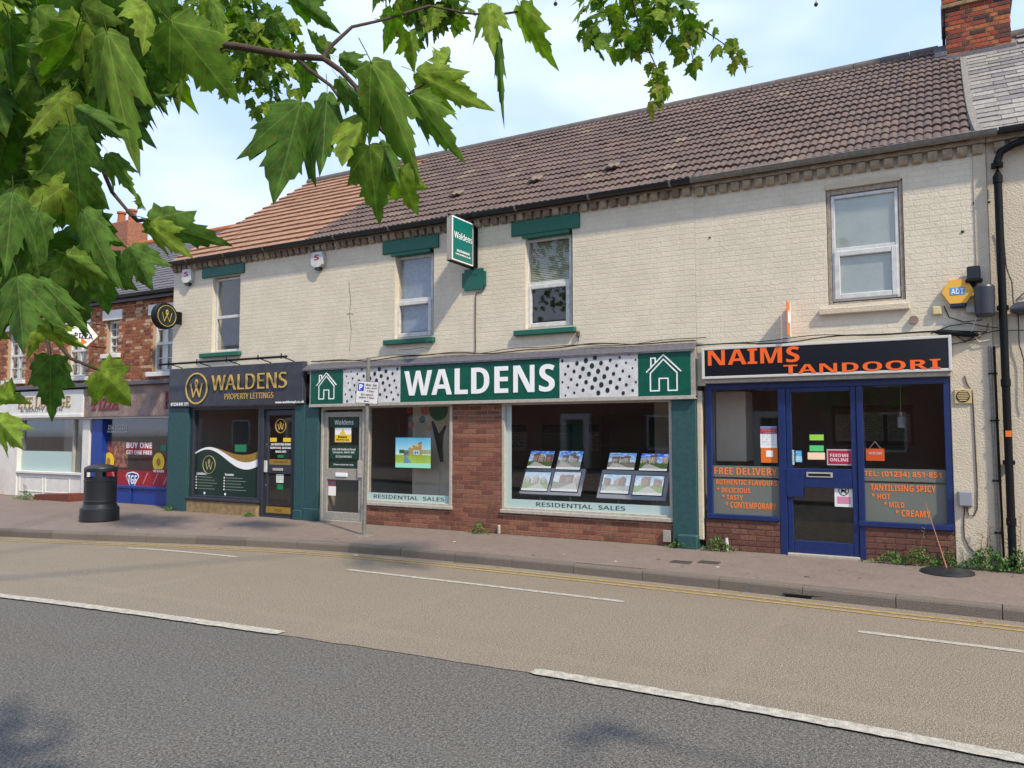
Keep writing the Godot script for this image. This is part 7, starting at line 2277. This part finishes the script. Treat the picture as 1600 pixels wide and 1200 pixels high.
	while made < 170:
		var p := Vector2(r.randf_range(-80, 285), r.randf_range(-60, 500))
		if not Geometry2D.is_point_in_polygon(p, zone): continue
		var d := r.randf_range(1.75, 2.6)
		var size := r.randf_range(0.085, 0.18)
		var ang := r.randf_range(-1.1, 1.1) - PI / 2
		var b := at_depth(p.x, p.y, d)
		var cam := Basis.from_euler(Vector3(deg_to_rad(PITCH), deg_to_rad(YAW), 0))
		var tip := b + cam * Vector3(cos(ang), sin(ang), r.randf_range(-0.7, 0.7)) * size
		place.call(b, tip, size * r.randf_range(0.9, 1.2), M[mk[[0, 1, 1, 0, 2][int(r.randf() * 5)]]], int(r.randf() * 8), r.randf_range(-0.4, 0.4), r.randf_range(-0.9, 0.9))
		made += 1
	# leaves on the farther twigs
	var far := [[bough1, 44, 0.10], [bough2, 24, 0.10], [bough3, 12, 0.07]]
	var mm_list := []
	for q in far:
		for i in q[1]:
			var u := r.randf()
			var seg: Array = q[0]
			var start := 2 if seg == bough1 else 0
			var f: float = start + (seg.size() - 1 - start) * u
			var k := mini(int(f), seg.size() - 2)
			var p: Vector3 = (seg[k] as Vector3).lerp(seg[k + 1], f - k) + Vector3(r.randfn(), r.randfn() * 0.7, r.randfn()) * q[2] * (1.15 - 0.8 * u)
			var size := r.randf_range(0.09, 0.16)
			var tip := p + Vector3(r.randfn() * 0.5, -1.0 + r.randfn() * 0.5, r.randfn() * 0.5).normalized() * size
			place.call(p, tip, size * r.randf_range(0.85, 1.15), M[mk[[0, 2, 2, 3, 2][int(r.randf() * 5)]]], int(r.randf() * 8), r.randf_range(-0.5, 0.5), r.randf_range(-1.2, 1.2))
	# small leaves farther back, and the rest of the crown above the frame
	for q in [[bough4, 260, 0.62, 2], [bough5, 90, 0.40, 2]]:
		for i in q[1]:
			var seg: Array = q[0]
			var f: float = q[3] + (seg.size() - 1 - q[3]) * r.randf()
			var k := mini(int(f), seg.size() - 2)
			mm_list.append([(seg[k] as Vector3).lerp(seg[k + 1], f - k) + Vector3(r.randfn(), r.randfn(), r.randfn()).normalized() * q[2] * 1.15 * sqrt(r.randf()), r.randf_range(0.14, 0.24)])
	for i in 150:      # dense spray over the roof
		var px := r.randf_range(905, 1075); var py := r.randf_range(-60, 80) * (1.0 - 0.25 * absf(px - 960) / 100.0)
		mm_list.append([at_depth(px, py, r.randf_range(6.6, 7.6)), r.randf_range(0.10, 0.16)])
	for i in 90:      # fills the thick of the crown behind the large leaves
		mm_list.append([at_depth(r.randf_range(-60, 130), r.randf_range(-60, 330), r.randf_range(2.4, 2.9)), r.randf_range(0.09, 0.15)])
	for i in 700:
		var dir := Vector3(r.randfn(), r.randfn(), r.randfn()).normalized()
		var p := root + Vector3(-4.6, 8.2, 2.6) + dir * Vector3(3.6, 3.0, 3.2) * pow(r.randf(), 0.45)
		if p.y < 4.6 or (p - EYE).length() < 3.6: continue
		mm_list.append([p, r.randf_range(0.14, 0.22)])
	for s in 3:
		var mm := MultiMesh.new()
		mm.transform_format = MultiMesh.TRANSFORM_3D
		mm.mesh = small[s]
		var part := []
		for i in mm_list.size():
			if i % 3 == s: part.append(mm_list[i])
		mm.instance_count = part.size()
		for i in part.size():
			var b := Basis.from_euler(Vector3(r.randf_range(-0.9, 0.9), r.randf() * TAU, PI + r.randf_range(-0.9, 0.9))).scaled(Vector3.ONE * part[i][1])
			mm.set_instance_transform(i, Transform3D(b, part[i][0] - root))
		var mi := MultiMeshInstance3D.new()
		mi.name = "crown" if s == 0 else "crown_foliage"
		mi.multimesh = mm
		mi.material_override = M[["leaf0", "leaf2", "leaf1"][s]]
		mi.set_meta("kind", "stuff")
		t.add_child(mi, true)
	# seed balls on long stalks
	for q in [[602, 17, 6.0, -20], [659, 38, 6.0, 5], [868, 6, 6.5, -30], [1275, 7, 6.5, -40], [912, 16, 6.8, -25]]:
		var p := at_depth(q[0], q[1], q[2])
		var bg := Geo.new()
		bg.lathe([Vector2(0, -0.018), Vector2(0.011, -0.014), Vector2(0.018, 0), Vector2(0.011, 0.014), Vector2(0, 0.018)], 10)
		bg.tube([Vector3(0, 0.016, 0), at_depth(q[0] + 3, q[3] - 30, q[2]) - p], [0.0025], 5)
		add(t, "seed_ball", bg.mesh(), M["seed_ball"], p)
	# a bare twig end over the road: its shade falls before the camera
	var tw := thing("overhanging_twig", "leafy twig hanging high over the road outside the view", "twig", Vector3(1.5, 4.6, 6.0))
	var c := on_floor(945, 1148, 0.0) + SUN_TO.normalized() * (3.2 / SUN_TO.normalized().y)
	var arm := on_floor(1195, 1200, 0.0) + SUN_TO.normalized() * (3.2 / SUN_TO.normalized().y)
	var arm2 := on_floor(878, 1200, 0.0) + SUN_TO.normalized() * (3.2 / SUN_TO.normalized().y)
	tw.position = c
	var wg := Geo.new()
	wg.tube([Vector3.ZERO, (arm - c) * 0.5 + Vector3(0, 0.03, 0), (arm - c) * 1.8, (arm - c) * 4.0 + Vector3(0, 1.0, 0)], [0.016, 0.018, 0.024, 0.03], 7)
	wg.tube([Vector3.ZERO, (arm2 - c) * 1.6], [0.018, 0.016], 7)
	lay(tw, "stem", wg.mesh(), M["bark"])
	for i in 5:
		var ang: float = [2.4, 3.4, 1.7, 0.5, -2.3][i]
		var out := Vector3(cos(ang), 0, -sin(ang))
		var o := lay(tw, "leaf", shapes[i], M["leaf0"], out * 0.05)
		var yb := out; var nb := (Vector3.UP + out * 0.2).normalized()
		var xb := yb.cross(nb).normalized()
		o.basis = Basis(xb * 0.11, yb * 0.25, xb.cross(yb) * 0.2)

func weed(p: Vector3, w: float, h: float, count: int, seed_: int, label: String, stalks := 0) -> void:
	var t := thing("weed", label, "plant", p, "weeds along the foot of the wall")
	var r := RandomNumberGenerator.new()
	r.seed = seed_
	var g := Geo.new()
	for i in int(count * 1.5):
		var c := Vector3(r.randfn() * w * 0.30, 0.0, absf(r.randfn()) * 0.055 + 0.02)
		c.y = 0.008 + r.randf() * h * exp(-pow(c.x / (w * 0.42), 2.0))
		var s := r.randf_range(0.020, 0.044)
		var b := Basis.from_euler(Vector3(r.randf_range(-1.3, 0.4), r.randf() * TAU, r.randf_range(-0.6, 0.6)))
		g.tint = Color(0.9 + r.randf() * 0.5, 0.95 + r.randf() * 0.4, 0.8 + r.randf() * 0.4)
		var q := [Vector3(0, 0, 0), Vector3(0.35, 0.4, 0.06), Vector3(0.22, 0.8, 0.0), Vector3(0, 1.1, -0.12), Vector3(-0.22, 0.8, 0.0), Vector3(-0.35, 0.4, 0.06)]
		var m := c + b * (Vector3(0, 0.5, 0.0) * s)
		for k in 6: g.face3(m, c + b * (q[k] * s), c + b * (q[(k + 1) % 6] * s))
	lay(t, "foliage", g.mesh(), M["weed_leaf"])
	var sg := Geo.new()
	for i in 6 + stalks:
		var tall := h * r.randf_range(0.4, 0.9) if i < 6 else h * r.randf_range(1.5, 2.6)
		var a := Vector3(r.randfn() * w * 0.25, 0, 0.03)
		var e := a + Vector3(r.randfn() * 0.06, tall, r.randf() * 0.05)
		sg.tube([a, (a + e) / 2 + Vector3(r.randfn() * 0.012, 0, 0), e], [0.004, 0.003, 0.002], 5)
		if i >= 6:
			for k in 7:
				var f := a.lerp(e, 0.45 + 0.55 * k / 7.0)
				sg.tube([f, f + Vector3(r.randfn() * 0.03, 0.02, r.randfn() * 0.02)], [0.005, 0.003], 4)
	lay(t, "stem", sg.mesh(), mat("weed_stem", 118, 96, 72, 0.9))

func make_weeds() -> void:
	var wm := mat("weed_leaf", 74, 112, 48, 0.7)
	wm.vertex_color_use_as_albedo = true
	wm.cull_mode = BaseMaterial3D.CULL_DISABLED
	wm.backlight_enabled = true
	wm.backlight = Color(0.3, 0.4, 0.1)
	var spots := [[752, 826, 0.30, 0.14, 90, "small green weed at the foot of the brick pier", 0], [1062, 852, 0.25, 0.10, 80, "small green weed at the foot of the green pilaster", 0], [1122, 858, 0.34, 0.18, 150, "bushy green weed beside the white pipe stub", 0], [1395, 880, 0.4, 0.12, 90, "low green weed under the takeaway's right window", 0], [1438, 882, 0.4, 0.20, 190, "green weed with stalks behind the flat round base", 1], [1480, 884, 0.24, 0.18, 90, "yellowish weed with dry stalks by the rendered pier", 3], [1545, 888, 0.50, 0.26, 380, "large bushy green weed left of the black downpipe", 5], [1590, 891, 0.30, 0.26, 220, "bushy green weed right of the black downpipe", 1], [266, 801, 0.2, 0.08, 50, "tiny green weed at the foot of the teal pilaster", 0], [393, 806, 0.24, 0.08, 50, "tiny yellow green weed by the sandy stone plinth", 0]]
	var k := 0
	for q in spots:
		var p := on_wall(q[0], q[1], 0.06)
		p.y = G - 0.005
		weed(p, q[2], q[3], q[4], 900 + k, q[5], q[6])
		k += 1
	var p2 := Vector3(-19.3, G - 0.01, 0.0)
	weed(p2, 0.7, 0.22, 140, 990, "straggly green weed before the white salon front", 3)

func _ready() -> void:
	make_light()
	make_materials()
	make_ground()
	make_middle_shop()
	make_lettings_shop()
	make_takeaway()
	make_slate_house()
	make_left_houses()
	make_opposite()
	make_fittings()
	make_street_things()
	make_window_displays()
	make_tree()
	make_weeds()
